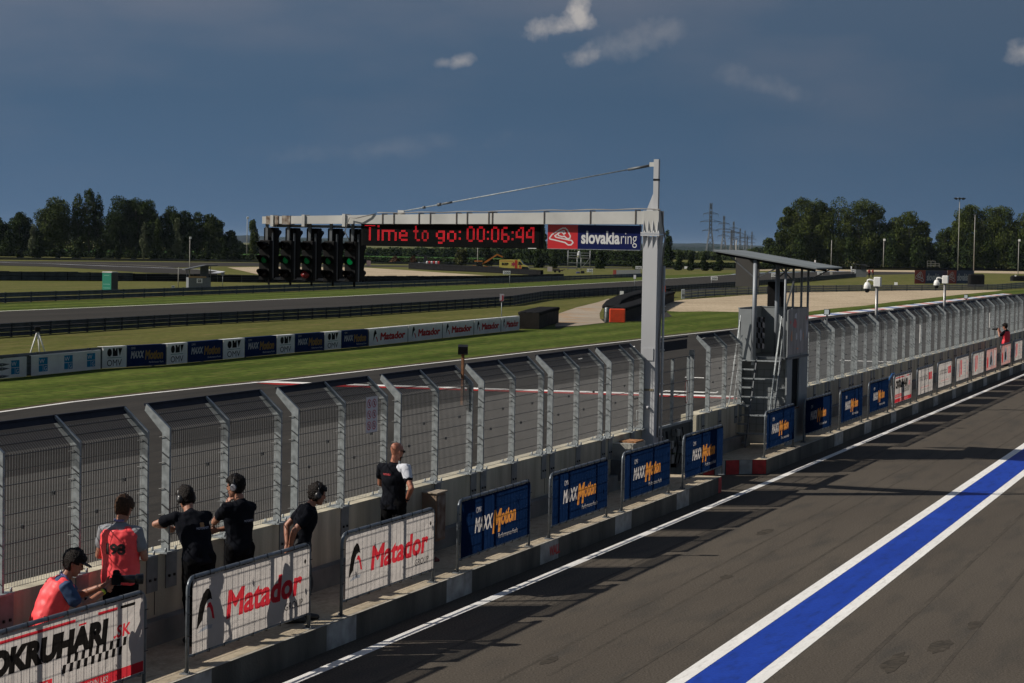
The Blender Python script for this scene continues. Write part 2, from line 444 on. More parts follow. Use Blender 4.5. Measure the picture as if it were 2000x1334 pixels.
def hang(art, parent, x, y, z, name='banner', rotz=0.0, sx=1.0, sz=1.0):
    base = mesh_obj(name, art[0][0], parent, (x, y, z), rotz); base.scale = (sx, 1, sz)
    for me, nm in art[1:]: mesh_obj(nm, me, base)
    return base
def circle(cx, cy, rx, ry=None, n=20):
    ry = ry or rx
    return [(cx + rx * math.cos(2 * math.pi * i / n), cy + ry * math.sin(2 * math.pi * i / n)) for i in range(n)]
def rect(x0, y0, x1, y1, sh=0.0): return [(x0 + y0 * sh, y0), (x1 + y0 * sh, y0), (x1 + y1 * sh, y1), (x0 + y1 * sh, y1)]
# ================================================================== ground, track, pit lane
def ground_mat(name, c1, c2, c3=None, sc=0.05, fine=8.0, stretch=None, rough=0.95, stripes=None, fineamt=0.35, rotz=0.0):
    mt = bpy.data.materials.new(name); mt.use_nodes = True; nt = mt.node_tree; b = nt.nodes['Principled BSDF']
    b.inputs['Roughness'].default_value = rough; b.inputs['Specular IOR Level'].default_value = 0.06
    N = nt.nodes.new; Lk = nt.links.new
    tc = N('ShaderNodeTexCoord'); mp = N('ShaderNodeMapping'); Lk(tc.outputs['Object'], mp.inputs[0])
    mp.vector_type = 'TEXTURE'; mp.inputs['Rotation'].default_value = (0, 0, rotz)
    m2_ = N('ShaderNodeMapping'); Lk(mp.outputs[0], m2_.inputs[0])
    if stretch: m2_.inputs['Scale'].default_value = stretch
    n1 = N('ShaderNodeTexNoise'); n1.inputs['Scale'].default_value = sc; n1.inputs['Detail'].default_value = 8; n1.inputs['Roughness'].default_value = 0.6; Lk(m2_.outputs[0], n1.inputs['Vector'])
    r1 = N('ShaderNodeMapRange'); r1.inputs[1].default_value = 0.34; r1.inputs[2].default_value = 0.66; Lk(n1.outputs[0], r1.inputs[0])
    mi = N('ShaderNodeMix'); mi.data_type = 'RGBA'; Lk(r1.outputs[0], mi.inputs[0]); mi.inputs[6].default_value = (*c1, 1); mi.inputs[7].default_value = (*c2, 1)
    col = mi.outputs[2]
    if c3:
        n3 = N('ShaderNodeTexNoise'); n3.inputs['Scale'].default_value = sc * 5; n3.inputs['Detail'].default_value = 5; Lk(m2_.outputs[0], n3.inputs['Vector'])
        r3 = N('ShaderNodeMapRange'); r3.inputs[1].default_value = 0.5; r3.inputs[2].default_value = 0.75; Lk(n3.outputs[0], r3.inputs[0])
        m3 = N('ShaderNodeMix'); m3.data_type = 'RGBA'; Lk(r3.outputs[0], m3.inputs[0]); Lk(col, m3.inputs[6]); m3.inputs[7].default_value = (*c3, 1); col = m3.outputs[2]
    if stripes:
        wv = N('ShaderNodeTexWave'); wv.wave_type = 'BANDS'; wv.bands_direction = 'Y'; wv.inputs['Scale'].default_value = stripes[0]; wv.inputs['Distortion'].default_value = 1.2; wv.inputs['Detail'].default_value = 2; wv.inputs['Detail Scale'].default_value = .3
        Lk(mp.outputs[0], wv.inputs['Vector'])
        m4 = N('ShaderNodeMix'); m4.data_type = 'RGBA'; m4.blend_type = 'MULTIPLY'
        m5 = N('ShaderNodeMath'); m5.operation = 'MULTIPLY'; m5.inputs[1].default_value = stripes[1]; Lk(wv.outputs['Fac'], m5.inputs[0])
        Lk(m5.outputs[0], m4.inputs[0]); Lk(col, m4.inputs[6]); m4.inputs[7].default_value = (.55, .62, .5, 1); col = m4.outputs[2]
    nf = N('ShaderNodeTexNoise'); nf.inputs['Scale'].default_value = fine; nf.inputs['Detail'].default_value = 4; nf.inputs['Roughness'].default_value = 0.7; Lk(tc.outputs['Object'], nf.inputs['Vector'])
    rf = N('ShaderNodeMapRange'); rf.inputs[1].default_value = 0.3; rf.inputs[2].default_value = 0.7; rf.inputs[3].default_value = 1 - fineamt; rf.inputs[4].default_value = 1 + fineamt; Lk(nf.outputs[0], rf.inputs[0])
    cc = N('ShaderNodeCombineColor')
    for i in range(3): Lk(rf.outputs[0], cc.inputs[i])
    mf = N('ShaderNodeMix'); mf.data_type = 'RGBA'; mf.blend_type = 'MULTIPLY'; mf.inputs[0].default_value = 1; Lk(col, mf.inputs[6]); Lk(cc.outputs[0], mf.inputs[7])
    Lk(mf.outputs[2], b.inputs['Base Color'])
    bp = N('ShaderNodeBump'); bp.inputs['Strength'].default_value = 0.35; bp.inputs['Distance'].default_value = 0.015; Lk(nf.outputs[0], bp.inputs['Height']); Lk(bp.outputs[0], b.inputs['Normal'])
    return mt
grass_far = ground_mat('grass_dry', (0.080, 0.088, 0.022), (0.112, 0.112, 0.034), (0.16, 0.13, 0.05), 0.03, 2.0, (1, 6, 1), rotz=ROT_S)
grass_near = ground_mat('grass_green', (0.056, 0.082, 0.012), (0.090, 0.118, 0.021), (0.13, 0.125, 0.036), 0.09, 2.2, (1, 5, 1), fineamt=.5, stripes=(0.09, 0.8), rotz=ROT_S)
grass_mid = ground_mat('grass_mown', (0.078, 0.085, 0.020), (0.115, 0.112, 0.032), (0.155, 0.125, 0.050), 0.07, 2.2, (1, 5, 1), stripes=(0.045, 0.3), rotz=ROT_S)
asph_pit = ground_mat('pit_asphalt', (0.078, 0.067, 0.055), (0.094, 0.081, 0.066), (0.060, 0.055, 0.048), 0.10, 38.0, (1, 4.5, 1), rough=.85, fineamt=.60, rotz=ROT_S)
asph_trk = ground_mat('track_asphalt', (0.032, 0.0295, 0.026), (0.046, 0.042, 0.037), (0.026, 0.025, 0.023), 0.10, 10.0, (1, 6, 1), rough=.8, fineamt=.2, rotz=ROT_S)
asph_bk = ground_mat('back_asphalt', (0.034, 0.032, 0.028), (0.046, 0.042, 0.037), None, 0.05, 5.0, (1, 8, 1), rough=.85, fineamt=.15, rotz=ROT_S)
gravel_m = ground_mat('gravel', (0.36, 0.29, 0.20), (0.46, 0.375, 0.265), (0.30, 0.24, 0.16), 0.06, 3.5, None, rough=1, fineamt=.45)
dirt_m = ground_mat('gravel_road', (0.27, 0.225, 0.175), (0.34, 0.29, 0.23), (0.33, 0.20, 0.10), 0.08, 2.0, None, fineamt=.2)
white_line = ground_mat('line_paint', (0.72, 0.71, 0.68), (0.82, 0.81, 0.78), (0.62, 0.60, 0.57), 0.7, 30, (1, 5, 1), rough=.6, fineamt=.10, rotz=ROT_S)
blue_line = ground_mat('blue_paint', (0.012, 0.042, 0.29), (0.016, 0.055, 0.36), (0.012, 0.035, 0.20), 0.35, 16, (1, 4, 1), rough=.55, fineamt=.16, rotz=ROT_S)
red_line = ground_mat('red_paint', (0.30, 0.022, 0.02), (0.36, 0.03, 0.028), None, 1, 20, None, fineamt=.1)
field_g = ground_mat('crop_field', (0.04, 0.10, 0.02), (0.055, 0.13, 0.028), None, 0.02, 1.0, None)
field_y = ground_mat('stubble_field', (0.30, 0.22, 0.09), (0.36, 0.27, 0.12), None, 0.02, 1.0, None)
soil_m = ground_mat('bare_soil', (0.055, 0.045, 0.03), (0.09, 0.07, 0.04), None, 0.4, 3.0, None)

def sheet(name, pts, z, m_):
    """flat ground sheet from an outline; triangulated"""
    me = fill_mesh(name, [[(p[0], p[1]) for p in pts]]); me.materials.append(m_)
    return struct(mesh_obj(name, me, None, (0, 0, z)))
def lerp_poly(pts, x):
    for (a, b), (c, d) in zip(pts, pts[1:]):
        if a <= x <= c: return b + (d - b) * (x - a) / (c - a)
    return pts[0][1] if x < pts[0][0] else pts[-1][1]
def band(name, lower, upper, z, m_, zb=0.0):
    lo = [P(x, y, z) for x, y in lower]; up = [P(x, y, z) for x, y in upper]
    return sheet(name, lo + up[::-1], z, m_)
def ribbon(name, pts, w, z, m_):
    """painted line of constant width along world points"""
    mb = MB(); n = len(pts); L_ = []; R_ = []
    for i in range(n):
        d = (pts[min(i + 1, n - 1)] - pts[max(i - 1, 0)]); d.z = 0; d.normalize(); nn = Vector((-d.y, d.x, 0)) * w / 2
        L_.append(pts[i] + nn); R_.append(pts[i] - nn)
    vs = [(p.x, p.y, 0) for p in L_] + [(p.x, p.y, 0) for p in R_]
    mb.add(vs, [(i, i + 1, n + i + 1, n + i) for i in range(n - 1)])
    return struct(mb.build(name, m_, None, (0, 0, z)))

mb = MB(); mb.add([(-9000, -3000, 0), (9000, -3000, 0), (9000, 16000, 0), (-9000, 16000, 0)], [(0, 1, 2, 3)])
struct(mb.build('ground', grass_far))

# pit lane and main straight
TE = [(-700, 905), (-300, 845), (0, 803.5), (140, 784), (280, 768.3), (420, 753.5), (560, 740), (670, 727.8), (800, 713), (930, 698.5), (1060, 683.5), (1253, 661.8), (1290, 657), (1445, 640.2), (1577, 622.5), (1605, 618.8), (1800, 596.3), (1890, 584.8), (1976, 574.5), (2060, 570), (2300, 566)]
te = [P(x, y) for x, y in TE]
near = [W(20, -12.95), W(700, -12.95)]
trk = sheet('race_track', [W(-10, -12.95)] + te + [W(900, -12.95)], 0.004, asph_trk)
pit = sheet('pit_lane', [W(-15, -13.0), W(900, -13.0), W(900, 25), W(-15, 25)], 0.008, asph_pit)
def strip(name, s0, s1, t0, t1, z, m_):
    mb = MB(); mb.add([(*W(s0, t0)[:2], 0), (*W(s1, t0)[:2], 0), (*W(s1, t1)[:2], 0), (*W(s0, t1)[:2], 0)], [(0, 1, 2, 3)])
    return struct(mb.build(name, m_, None, (0, 0, z)))
strip('pit_white_line', 5, 400, -10.86, -10.70, 0.012, white_line)
strip('fast_lane_white_line', 5, 400, -6.80, -6.605, 0.012, white_line)
strip('fast_lane_blue_line', 5, 400, -6.60, -5.945, 0.012, blue_line)
strip('fast_lane_white_line', 5, 400, -5.94, -5.755, 0.012, white_line)
# main straight: outer white line, kerb, start line, grid marks
ribbon('track_edge_line', [P(x, y + 1.6) for x, y in TE[:15]], 0.16, 0.010, white_line)
kp = [P(x, y) for x, y in TE[14:19]]
seg = []
tot_l = 0
for a, b in zip(kp, kp[1:]):
    n = max(1, int((b - a).length / 1.6))
    for i in range(n): seg.append(a.lerp(b, i / n))
seg.append(kp[-1])
kerb_w = mat('kerb_white', (0.7, 0.7, 0.69), .6); kerb_r = mat('kerb_red', (0.55, 0.20, 0.18), .6, var=.2, scale=2); kerb_b = mat('kerb_blue', (0.17, 0.22, 0.40), .6, var=.2, scale=2)
mb = MB()
for i, (a, b) in enumerate(zip(seg, seg[1:])):
    d = (b - a); d.z = 0; d.normalize(); nn = Vector((-d.y, d.x, 0))
    v = [a - nn * .1, b - nn * .1, b + nn * 1.1, a + nn * 1.1]
    mb.add([(q.x, q.y, 0.02 if k < 2 else 0.06) for k, q in enumerate(v)], [(0, 1, 2, 3)], [0, 1, 0, 2][(i // 2) % 4])
struct(mb.build('track_kerb', [kerb_w, kerb_r, kerb_b]))
tm_ = ground_mat('tyre_rubber_mark', (0.058, 0.051, 0.043), (0.084, 0.073, 0.060), None, 1.2, 14, (1, 5, 1), fineamt=.3, rotz=ROT_S)
for t0, t1, s0, s1, w_, z_ in ((-9.9, -9.75, 22, 120, .06, .0092), (-8.62, -8.55, 20, 120, .05, .0094), (-8.2, -8.1, 24, 120, .05, .0096), (-4.9, -4.95, 20, 80, .07, .0100), (-3.9, -4.1, 20, 60, .06, .0102), (-7.35, -7.2, 22, 90, .05, .0106)):
    ribbon('tyre_mark', [W(s0 + (s1 - s0) * i / 12, t0 + (t1 - t0) * (i / 12)) for i in range(13)], w_, z_, tm_)
st_m = ground_mat('oil_stain', (0.045, 0.040, 0.034), (0.070, 0.060, 0.048), None, 3.0, 12, None, fineamt=.3)
for s_, t_, rx, ry, sd_ in ((28.0, -4.2, .55, .16, 1), (26.6, -4.55, .7, .14, 2), (29.8, -4.0, .4, .10, 3), (32.5, -8.2, .25, .10, 4), (38.0, -8.9, .5, .12, 5), (24.9, -8.5, .3, .08, 6)):
    rs = random.Random(sd_); pts = [W(s_ + rx * math.cos(a * .35) * rs.uniform(.7, 1.15), t_ + ry * math.sin(a * .35) * rs.uniform(.7, 1.15)) for a in range(18)]
    sheet('oil_stain', pts, .0108 + sd_ * .0001, st_m)
def slab(name, pxs, z, m_): return sheet(name, [P(x, y, z) for x, y in pxs], z, m_)
slab('start_line', [(486, 746.2), (540, 744.8), (1059, 761.3), (1250, 767.0), (1470, 774.5), (1470, 777.5), (1250, 769.8), (1059, 764.0), (560, 748.3)], 0.012, white_line)
slab('start_line_red', [(500, 748.2), (560, 748.6), (1059, 764.2), (1250, 770.0), (1470, 777.7), (1470, 780.4), (1250, 772.7), (1059, 766.9), (540, 751.2)], 0.0125, red_line)
for q in ([(1129, 700.5), (1137, 699.0), (1138, 700.5), (1130, 702)], [(1230, 677.2), (1240, 675.6), (1240, 677.3), (1231, 678.8)], [(1368, 660), (1377, 658.6), (1378, 660), (1369, 661.3)],
          [(818, 731), (829, 729), (830, 730.8), (819, 732.8)], [(1290, 765.5), (1300, 762.5), (1398, 766), (1402, 764), (1403, 765.5), (1398, 768), (1300, 764.5)], [(1640, 703.0), (1740, 706.0), (1740, 707.5), (1640, 704.5)],
          [(1338, 736), (1375, 737.3), (1375, 738.6), (1338, 737.3)], [(1700, 603.5), (1745, 604.5), (1745, 605.3), (1700, 604.3)]):
    slab('grid_mark', q, 0.012, white_line)
# verge between the straight and the first guard rail
G1B = [(-300, 765), (0, 740.5), (190, 721), (318, 713.5), (533, 693), (713, 677), (791, 668.5), (1010, 645)]
vg = [P(x, y, .006) for x, y in TE] 
top = [P(x, y + 0.0, .006) for x, y in [(-700, 800)] + G1B + [(1095, 636), (1190, 631), (1300, 620)]]
gr_low = [(1291, 606.7), (1329, 608.8), (1378, 608), (1445, 609.5), (1578, 609), (1624, 602.7), (1689, 597), (1743, 589.7), (1800, 584), (1879, 575), (1958, 567.6), (2080, 563), (2300, 561)]
top += [P(x, y, .006) for x, y in gr_low]
sheet('grass_verge', vg + top[::-1], 0.002, grass_near)
# soil edge along the tarmac
ribbon('soil_edge', [P(x, y - 1.2) for x, y in TE[1:15]], 0.30, 0.007, soil_m)
# gravel trap right
slab('gravel_trap', [(x, y) for x, y in gr_low[:11]] + [(1945, 566.5), (1780, 567), (1690, 568.5), (1540, 571), (1462, 576), (1400, 581), (1336, 585), (1291, 592), (1255, 600)], 0.010, gravel_m)
# run-off track right of the tyre stack
slab('service_road', [(1084, 637.5), (1092, 612), (1127, 600), (1167, 590.5), (1189, 583), (1200, 590), (1178, 599), (1171, 612), (1172, 622), (1181, 630), (1129, 636)], 0.012, dirt_m)
slab('service_road_patch', [(1181, 630.5), (1250, 627), (1313, 618), (1301, 608), (1240, 606), (1160, 628), (1129, 636.5), (1084, 638.2), (1086, 641)], 0.011, asph_bk)
# grass between rail one and the back straight
G2B = [(-300, 672), (0, 659), (330, 637), (660, 620), (700, 616), (850, 607), (1000, 597.5), (1060, 586), (1180, 577.5), (1250, 572.5)]
sheet('grass_strip', [P(x, y) for x, y in [(-300, 772)] + G1B[1:] + [(1090, 612), (1180, 584)]] + [P(x, y) for x, y in G2B[:-1][::-1]], 0.003, grass_mid)
# back straight
BT_lo = [(-300, 656), (0, 641), (330, 622), (660, 604), (1000, 583), (1250, 568), (1430, 555.5), (1560, 546), (1700, 537), (1900, 533), (2300, 540)]
BT_up = [(-300, 623), (0, 608.8), (330, 595), (660, 580), (1000, 562.5), (1253, 548.7), (1292, 545.5), (1388, 539.7), (1434, 536.2), (1458, 534.3), (1560, 531.2), (1662, 530.2), (1900, 530.8), (2300, 536)]
band('back_straight', BT_lo, BT_up, 0.02, asph_bk)
ribbon('back_edge_line', [P(x, y) for x, y in BT_up[:9]], 0.28, 0.035, white_line)
ribbon('back_kerb_line', [P(x, y) for x, y in BT_up[8:13]], 1.6, 0.04, mat('kerb_blue_white', (0.30, 0.38, 0.55), .6, var=.5, scale=.15))
band('grass_back_verge', [(x, y) for x, y in BT_up[:9]], [(-300, 607), (0, 592.5), (330, 579.3), (660, 566.3), (1000, 553.5), (1200, 543.3), (1300, 538), (1434, 533)], 0.012, grass_near)
# far loop on the left
band('far_track', [(-300, 514), (0, 518.5), (100, 521), (190, 526), (287, 532.5), (360, 535), (420, 535.5), (437, 533), (428, 530.5), (390, 527), (330, 523.5), (420, 519.8), (600, 520.5), (800, 521.5), (1000, 522.5), (1250, 524.5), (1440, 526.5), (1560, 528.0)],
     [(-300, 505), (0, 509.5), (330, 512), (508, 513.2), (724, 518), (1024, 520.0), (1253, 522.3), (1435, 525), (1560, 526.6)], 0.03, asph_bk)
ribbon('far_kerb_line', [P(x, y) for x, y in [(-200, 510.5), (0, 512.8), (120, 516.5), (220, 520.5), (330, 524.3), (400, 527), (432, 531), (420, 534.2)]], 1.3, 0.06, mat('kerb_pale', (0.42, 0.43, 0.46), .7, var=.45, scale=.12))
ribbon('far_edge_line', [P(x, y) for x, y in [(0, 511.3), (170, 514.8), (260, 518), (330, 521.3)]], 0.7, 0.06, mat('edge_cream', (0.36, 0.33, 0.24), .8))
slab('far_gravel', [(444, 522.2), (508, 521.2), (715, 522.8), (800, 528), (880, 533.5), (950, 538), (700, 541), (508, 537), (478, 530)], 0.03, gravel_m)
band('far_gravel_strip', [(1440, 529.0), (1560, 528.6), (1700, 530.6), (1900, 533.0), (2080, 536.0)], [(1440, 527.2), (1560, 525.6), (1700, 527.2), (1900, 528.9), (2080, 531.0)], 0.045, gravel_m)
slab('crop_field', [(-100, 497.5), (480, 499.8), (1020, 506.5), (1000, 499.2), (480, 490.5), (-100, 484.5)], 0.04, field_g)
slab('stubble_field', [(1340, 502.5), (1450, 503.6), (1450, 498.8), (1340, 497.4)], 0.06, field_y)

# far ridges of woodland
rng = np.random.default_rng(5)
ridge_m = mat('distant_woodland', (0.010, 0.020, 0.014), .95, var=.4, scale=.02, spec=.02)
def ridge(name, dist, px0, px1, hfun, depth=500):
    xs = np.linspace(px0, px1, 260); mb = MB(); vs = []
    ph = rng.random(8) * 6
    for i, x in enumerate(xs):
        h = hfun(x) * (1 + .10 * math.sin(x * .021 + ph[0]) + .06 * math.sin(x * .071 + ph[1])) + rng.random() * 2.4
        for d, k in ((dist, 0.0), (dist + 8, .72), (dist + 60, 1.0), (dist + depth, 0.9), (dist + depth + 60, 0)):
            p = PD(x, d, h * k); vs.append(tuple(p))
    n = len(xs); fs = [(i * 5 + k, (i + 1) * 5 + k, (i + 1) * 5 + k + 1, i * 5 + k + 1) for i in range(n - 1) for k in range(4)]
    mb.add(vs, fs); return struct(mb.build(name, ridge_m))
ridge('hills', 11000, -400, 2400, lambda x: 5 + 27 * (1.0 if x > 300 else .9), 1500)
ridge('hills', 6500, 560, 1560, lambda x: 14.0, 900)
# ================================================================== pit platform, wall, fence
ZP = 0.34
def platform(name, outline):
    mb = MB(); mb.prism([tuple(W(s, t)[:2]) for s, t in outline], 0.0, ZP)
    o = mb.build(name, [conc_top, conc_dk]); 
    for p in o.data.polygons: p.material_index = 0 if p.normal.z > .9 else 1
    return struct(o)
conc_top = ground_mat('paving', (0.38, 0.32, 0.235), (0.46, 0.39, 0.29), (0.28, 0.235, 0.17), 0.8, 25, (1, 2, 1), fineamt=.22, rotz=ROT_S)
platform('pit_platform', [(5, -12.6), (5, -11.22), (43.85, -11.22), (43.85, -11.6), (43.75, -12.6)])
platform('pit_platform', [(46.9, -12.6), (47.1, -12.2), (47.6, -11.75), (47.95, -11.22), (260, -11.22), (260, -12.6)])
# coping edge of the kerb
mb = MB()
for s0, s1 in ((5, 43.85), (47.95, 260)):
    n = 20
    mb.add([(*W(s0, -11.222)[:2], ZP + .003), (*W(s1, -11.222)[:2], ZP + .003), (*W(s1, -11.27)[:2], ZP + .003), (*W(s0, -11.27)[:2], ZP + .003)], [(0, 1, 2, 3)])
struct(mb.build('kerb_edge', mat('worn_edge', (0.40, 0.37, 0.31), .9, var=.3, scale=3)))
# painted faces of the kerb
kerb_white = mat('flaking_white', (0.46, 0.46, 0.45), .9, var=.1, scale=4, col2=(0.20, 0.19, 0.18), detail=9)
kerb_red = mat('flaking_red', (0.42, 0.03, 0.03), .8, var=.3, scale=6)
mb = MB()
def kface(s0, s1, mi, z0=.012): 
    a, b = W(s0, -11.2165), W(s1, -11.2165); mb.add([(a.x, a.y, z0), (b.x, b.y, z0), (b.x, b.y, ZP - .004), (a.x, a.y, ZP - .004)], [(0, 1, 2, 3)], mi)
for k in range(-1, 5):
    kface(24.25 + 4.03 * k, 25.15 + 4.03 * k + .1 * (k % 2), 0)
for k in range(0, 12):
    kface(55.6 + 4.05 * k + .12 * (k % 3), 56.75 + 4.05 * k, 0)
kface(43.6, 43.85, 1)
mb2 = [(43.85, -11.2165), (43.856, -11.6), (43.756, -12.6)]
ends = [((43.856, -11.22), (43.856, -11.6), 1), ((47.945, -11.23), (47.76, -11.50), 1), ((47.755, -11.51), (47.58, -11.76), 0), ((47.575, -11.77), (47.3, -12.0), 1), ((47.28, -12.02), (47.09, -12.2), 0), ((47.08, -12.22), (46.98, -12.45), 1)]
for (a, b, mi) in ends:
    sgn = 0.006 if a[0] < 45 else -0.006
    A_, B_ = W(a[0] + sgn, a[1]), W(b[0] + sgn, b[1])
    mb.add([(A_.x, A_.y, .012), (B_.x, B_.y, .012), (B_.x, B_.y, ZP - .004), (A_.x, A_.y, ZP - .004)], [(0, 1, 2, 3)], mi)
struct(mb.build('kerb_paint', [kerb_white, kerb_red]))
me = upright(letter_mesh('kerb_lettering', text_polys('WALL', 0, 0, .52, .15, bold=.03))); me.materials.append(kerb_red)
struct(mesh_obj('kerb_lettering', me, None, (*W(32.75, -11.209)[:2], .10), ROT_S))

# concrete wall
WT = -12.60; WZ = 1.37
def pit_wall(label, s0, s1):
    t = thing('pit_wall', label, 'wall', W(s0, WT), ROT_S)
    Lw = s1 - s0
    mb = MB(); mb.xprism([(0, 0), (Lw, 0), (Lw, WZ), (0, WZ)], 0, .36); mb.build('concrete_wall', conc_wall, t)
    mb = MB(); mb.box(.002, Lw - .002, -.16, -.001, ZP + .001, ZP + .29); o = mb.build('footing', mat('wall_footing', (0.17, 0.175, 0.17), .9, var=.35, scale=1.5), t)
    mb = MB(); x = 0
    rr = random.Random(3)
    jn = MB()
    k = 0
    x = (22.63 - s0) % 3.52 - 3.52 if True else 0
    while x < Lw:
        for dx, zt in ((0, .30), (-.46, .30), (1.5, .27)):
            xx = x + dx
            if 0.05 < xx < Lw - .3:
                mb.box(xx, xx + .26, -.014, -.001, WZ - .34 - zt * .3, WZ - .001)
                for bx in (.07, .19): mb.box(xx + bx - .016, xx + bx + .016, -.03, -.014, WZ - .30, WZ - .27, 1)
        if 0.05 < x - .25 < Lw: jn.box(x - .262, x - .25, -.006, -.001, ZP + .32, WZ - .002)
        x += 3.52
    mb.build('anchor_plates', [mat('anchor_plate', (0.20, 0.215, 0.215), .55, .1, .2, 6), black_m], t)
    jn.build('joints', mat('joint', (0.06, 0.055, 0.05), .9), t)
    return t
pit_wall('long grey concrete pit wall in front of the people, running to the white gantry pole', 5, 42.55)
pit_wall('short piece of concrete pit wall between the gate and the grey tower', 46.85, 51.35)
pit_wall('far concrete pit wall beyond the grey tower, running to the right edge', 54.3, 260)

# galvanised catch fence
net_dark = mat('shade_net', (0.012, 0.015, 0.026), .7, var=.3, spec=.15)
net_shadow_fill = bpy.data.materials.new('shadow_fill_net'); net_shadow_fill.use_nodes = True; _nt = net_shadow_fill.node_tree; _b = _nt.nodes['Principled BSDF']; _b.inputs['Base Color'].default_value = (.02, .024, .036, 1); _b.inputs['Roughness'].default_value = .8; _b.inputs['Specular IOR Level'].default_value = .1; _b.inputs['Alpha'].default_value = .5  # see-through net, extended to fill out the fence's shadow band
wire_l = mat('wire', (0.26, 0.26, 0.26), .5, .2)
wire_f = mat('wire_dark_far', (0.13, 0.14, 0.15), .6, .1)  # darker copy of the wire, tones down the far fence
wire_d = mat('cable', (0.035, 0.038, 0.042), .5)
def fence_post_mb(mirror=False):
    mb = MB(); w = .100; d = .042; zb = WZ; zk = 2.83; dz, dy = .25, .24
    # profile in local y (track side +), z
    prof = [(-w, zb), (0, zb), (0, zk - .03), (dy, zk + dz - .02), (dy + .065, zk + dz + .075 - .02) if False else (dy - .02, zk + dz + .06), (-w, zk + .03)]
    n = len(prof)
    vs = [(0, y, z) for y, z in prof] + [(d, y, z) for y, z in prof]
    mb.add(vs, [tuple(range(n)), tuple(range(2 * n - 1, n - 1, -1))] + [(i, n + i, n + (i + 1) % n, (i + 1) % n) for i in range(n)])
    mb.box(-.13, .17, -w - .05, .10, WZ + .001, WZ + .022)
    for x in (-.10, .14):
        for y in (-w - .02, .06): mb.lathe([(.014, 0), (.014, .05)], (x, y, WZ + .02), 6)
    return mb
def post_hooks_mb():
    mb = MB()
    for k in range(5):
        z = WZ + .12 + .31 * k
        mb.tube([(-.012, .03, z + .02), (-.012, -.04, z + .035), (-.012, -.125, z - .03)], .0045, 5)
        if k in (1, 3): mb.beam((-.012, -.01, z + .15), (-.018, -.10, z + .09), .015, .012)
    return mb
_pm = fence_post_mb(); _ph = post_hooks_mb(); _pm.add(_ph.v, _ph.f, 1)
PM = _pm.build('post', [galv, wire_d]); PMm = PM.data; bpy.data.objects.remove(PM)
def mesh_panel_mb(x0, x1, detail=2):
    mb = MB(); zk = 2.83; y = -.05
    n = int((x1 - x0) / .05); r = .0024 if detail == 2 else .0021
    step = 1 if detail == 2 else (1 if detail == 1 else 2)
    for i in range(1, n, step):
        x = x0 + (x1 - x0) * i / n
        for (a, b) in (((y, WZ + .04), (y, zk)), ((y, zk), (y + .20, zk + .20))):
            mb.add([(x - r, a[0] - r, a[1]), (x + r, a[0] - r, a[1]), (x, a[0] + r, a[1]), (x - r, b[0] - r, b[1]), (x + r, b[0] - r, b[1]), (x, b[0] + r, b[1])],
                   [(0, 1, 4, 3), (1, 2, 5, 4), (2, 0, 3, 5)])
    return mb
def hwires_mb(x0, x1, kr=1.0):
    mb = MB(); zk = 2.83; y = -.058
    for k in range(10):
        z = WZ + .05 + .155 * k
        r = (.0042 if k % 2 else .0022) * kr
        mb.beam((x0, y, z), (x1, y, z), r * 2, r * 2)
    for k in range(1, 3): mb.beam((x0, y + .09 * k, zk + .09 * k), (x1, y + .09 * k, zk + .09 * k), .010)
    for xx in (x0 + .4, x1 - .5): mb.box(xx, xx + .03, y - .02, y + .02, WZ + .65 + .3 * (xx > x0 + .6), WZ + .69 + .3 * (xx > x0 + .6))
    return mb
def fence_run(label, starts, base_s, name='catch_fence'):
    t = thing(name, label, 'fence', W(base_s, -12.66), ROT_S)
    for s, offs in starts:
        x = s - base_s
        for k, dx in enumerate(offs):
            mesh_obj('post', PMm, t, (x + dx, 0, 0))
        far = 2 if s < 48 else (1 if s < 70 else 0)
        mb = MB(); hb = MB(); nb = MB()
        for a, b in zip(offs, offs[1:]):
            q = mesh_panel_mb(x + a + .05, x + b, far); mb.add(q.v, q.f); q = hwires_mb(x + a + .02, x + b + .02, 1.0 if far == 2 else .6); hb.add(q.v, q.f)
            zk = 2.83
            nb.add([(x + a + .06, -.046, zk - .24), (x + b, -.046, zk - .24), (x + b, -.046, zk), (x + a + .06, -.046, zk)], [(0, 1, 2, 3)], 1)  # added strip below the bend, only widens the shadow cast on the lane
            nb.add([(x + a + .03, -.03, zk + .02), (x + b + .03, -.03, zk + .02), (x + b + .03, .174, zk + .226), (x + a + .03, .174, zk + .226)], [(0, 1, 2, 3)], 1)
            nb.add([(x + a + .03, .175, zk + .228), (x + b + .03, .175, zk + .228), (x + b + .03, .228, zk + .29), (x + a + .03, .228, zk + .29)], [(0, 1, 2, 3)])
            nb.beam((x + a, .235, zk + .30), (x + b + .05, .235, zk + .30), .03, .03)
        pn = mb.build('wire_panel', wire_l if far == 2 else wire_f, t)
        hb.build('tension_cables', wire_d, pn)
        nb.build('shade_net', [net_dark, net_shadow_fill], t)
    return t
left = [(22.63 + 3.52 * k, (0, 1.5, 3.0)) for k in range(-4, 5)] + [(22.63 + 3.52 * 5, (0, 1.5, 2.25))]
fence_run('galvanised catch fence on the pit wall left of the white gantry pole', left, 5)
fence_run('short galvanised catch fence between the gate and the grey tower', [(47.81, (0, 1.5, 3.0))], 47.81)
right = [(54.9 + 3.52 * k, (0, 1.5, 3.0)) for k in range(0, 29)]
fence_run('far galvanised catch fence running away beyond the grey tower', right, 54.9)

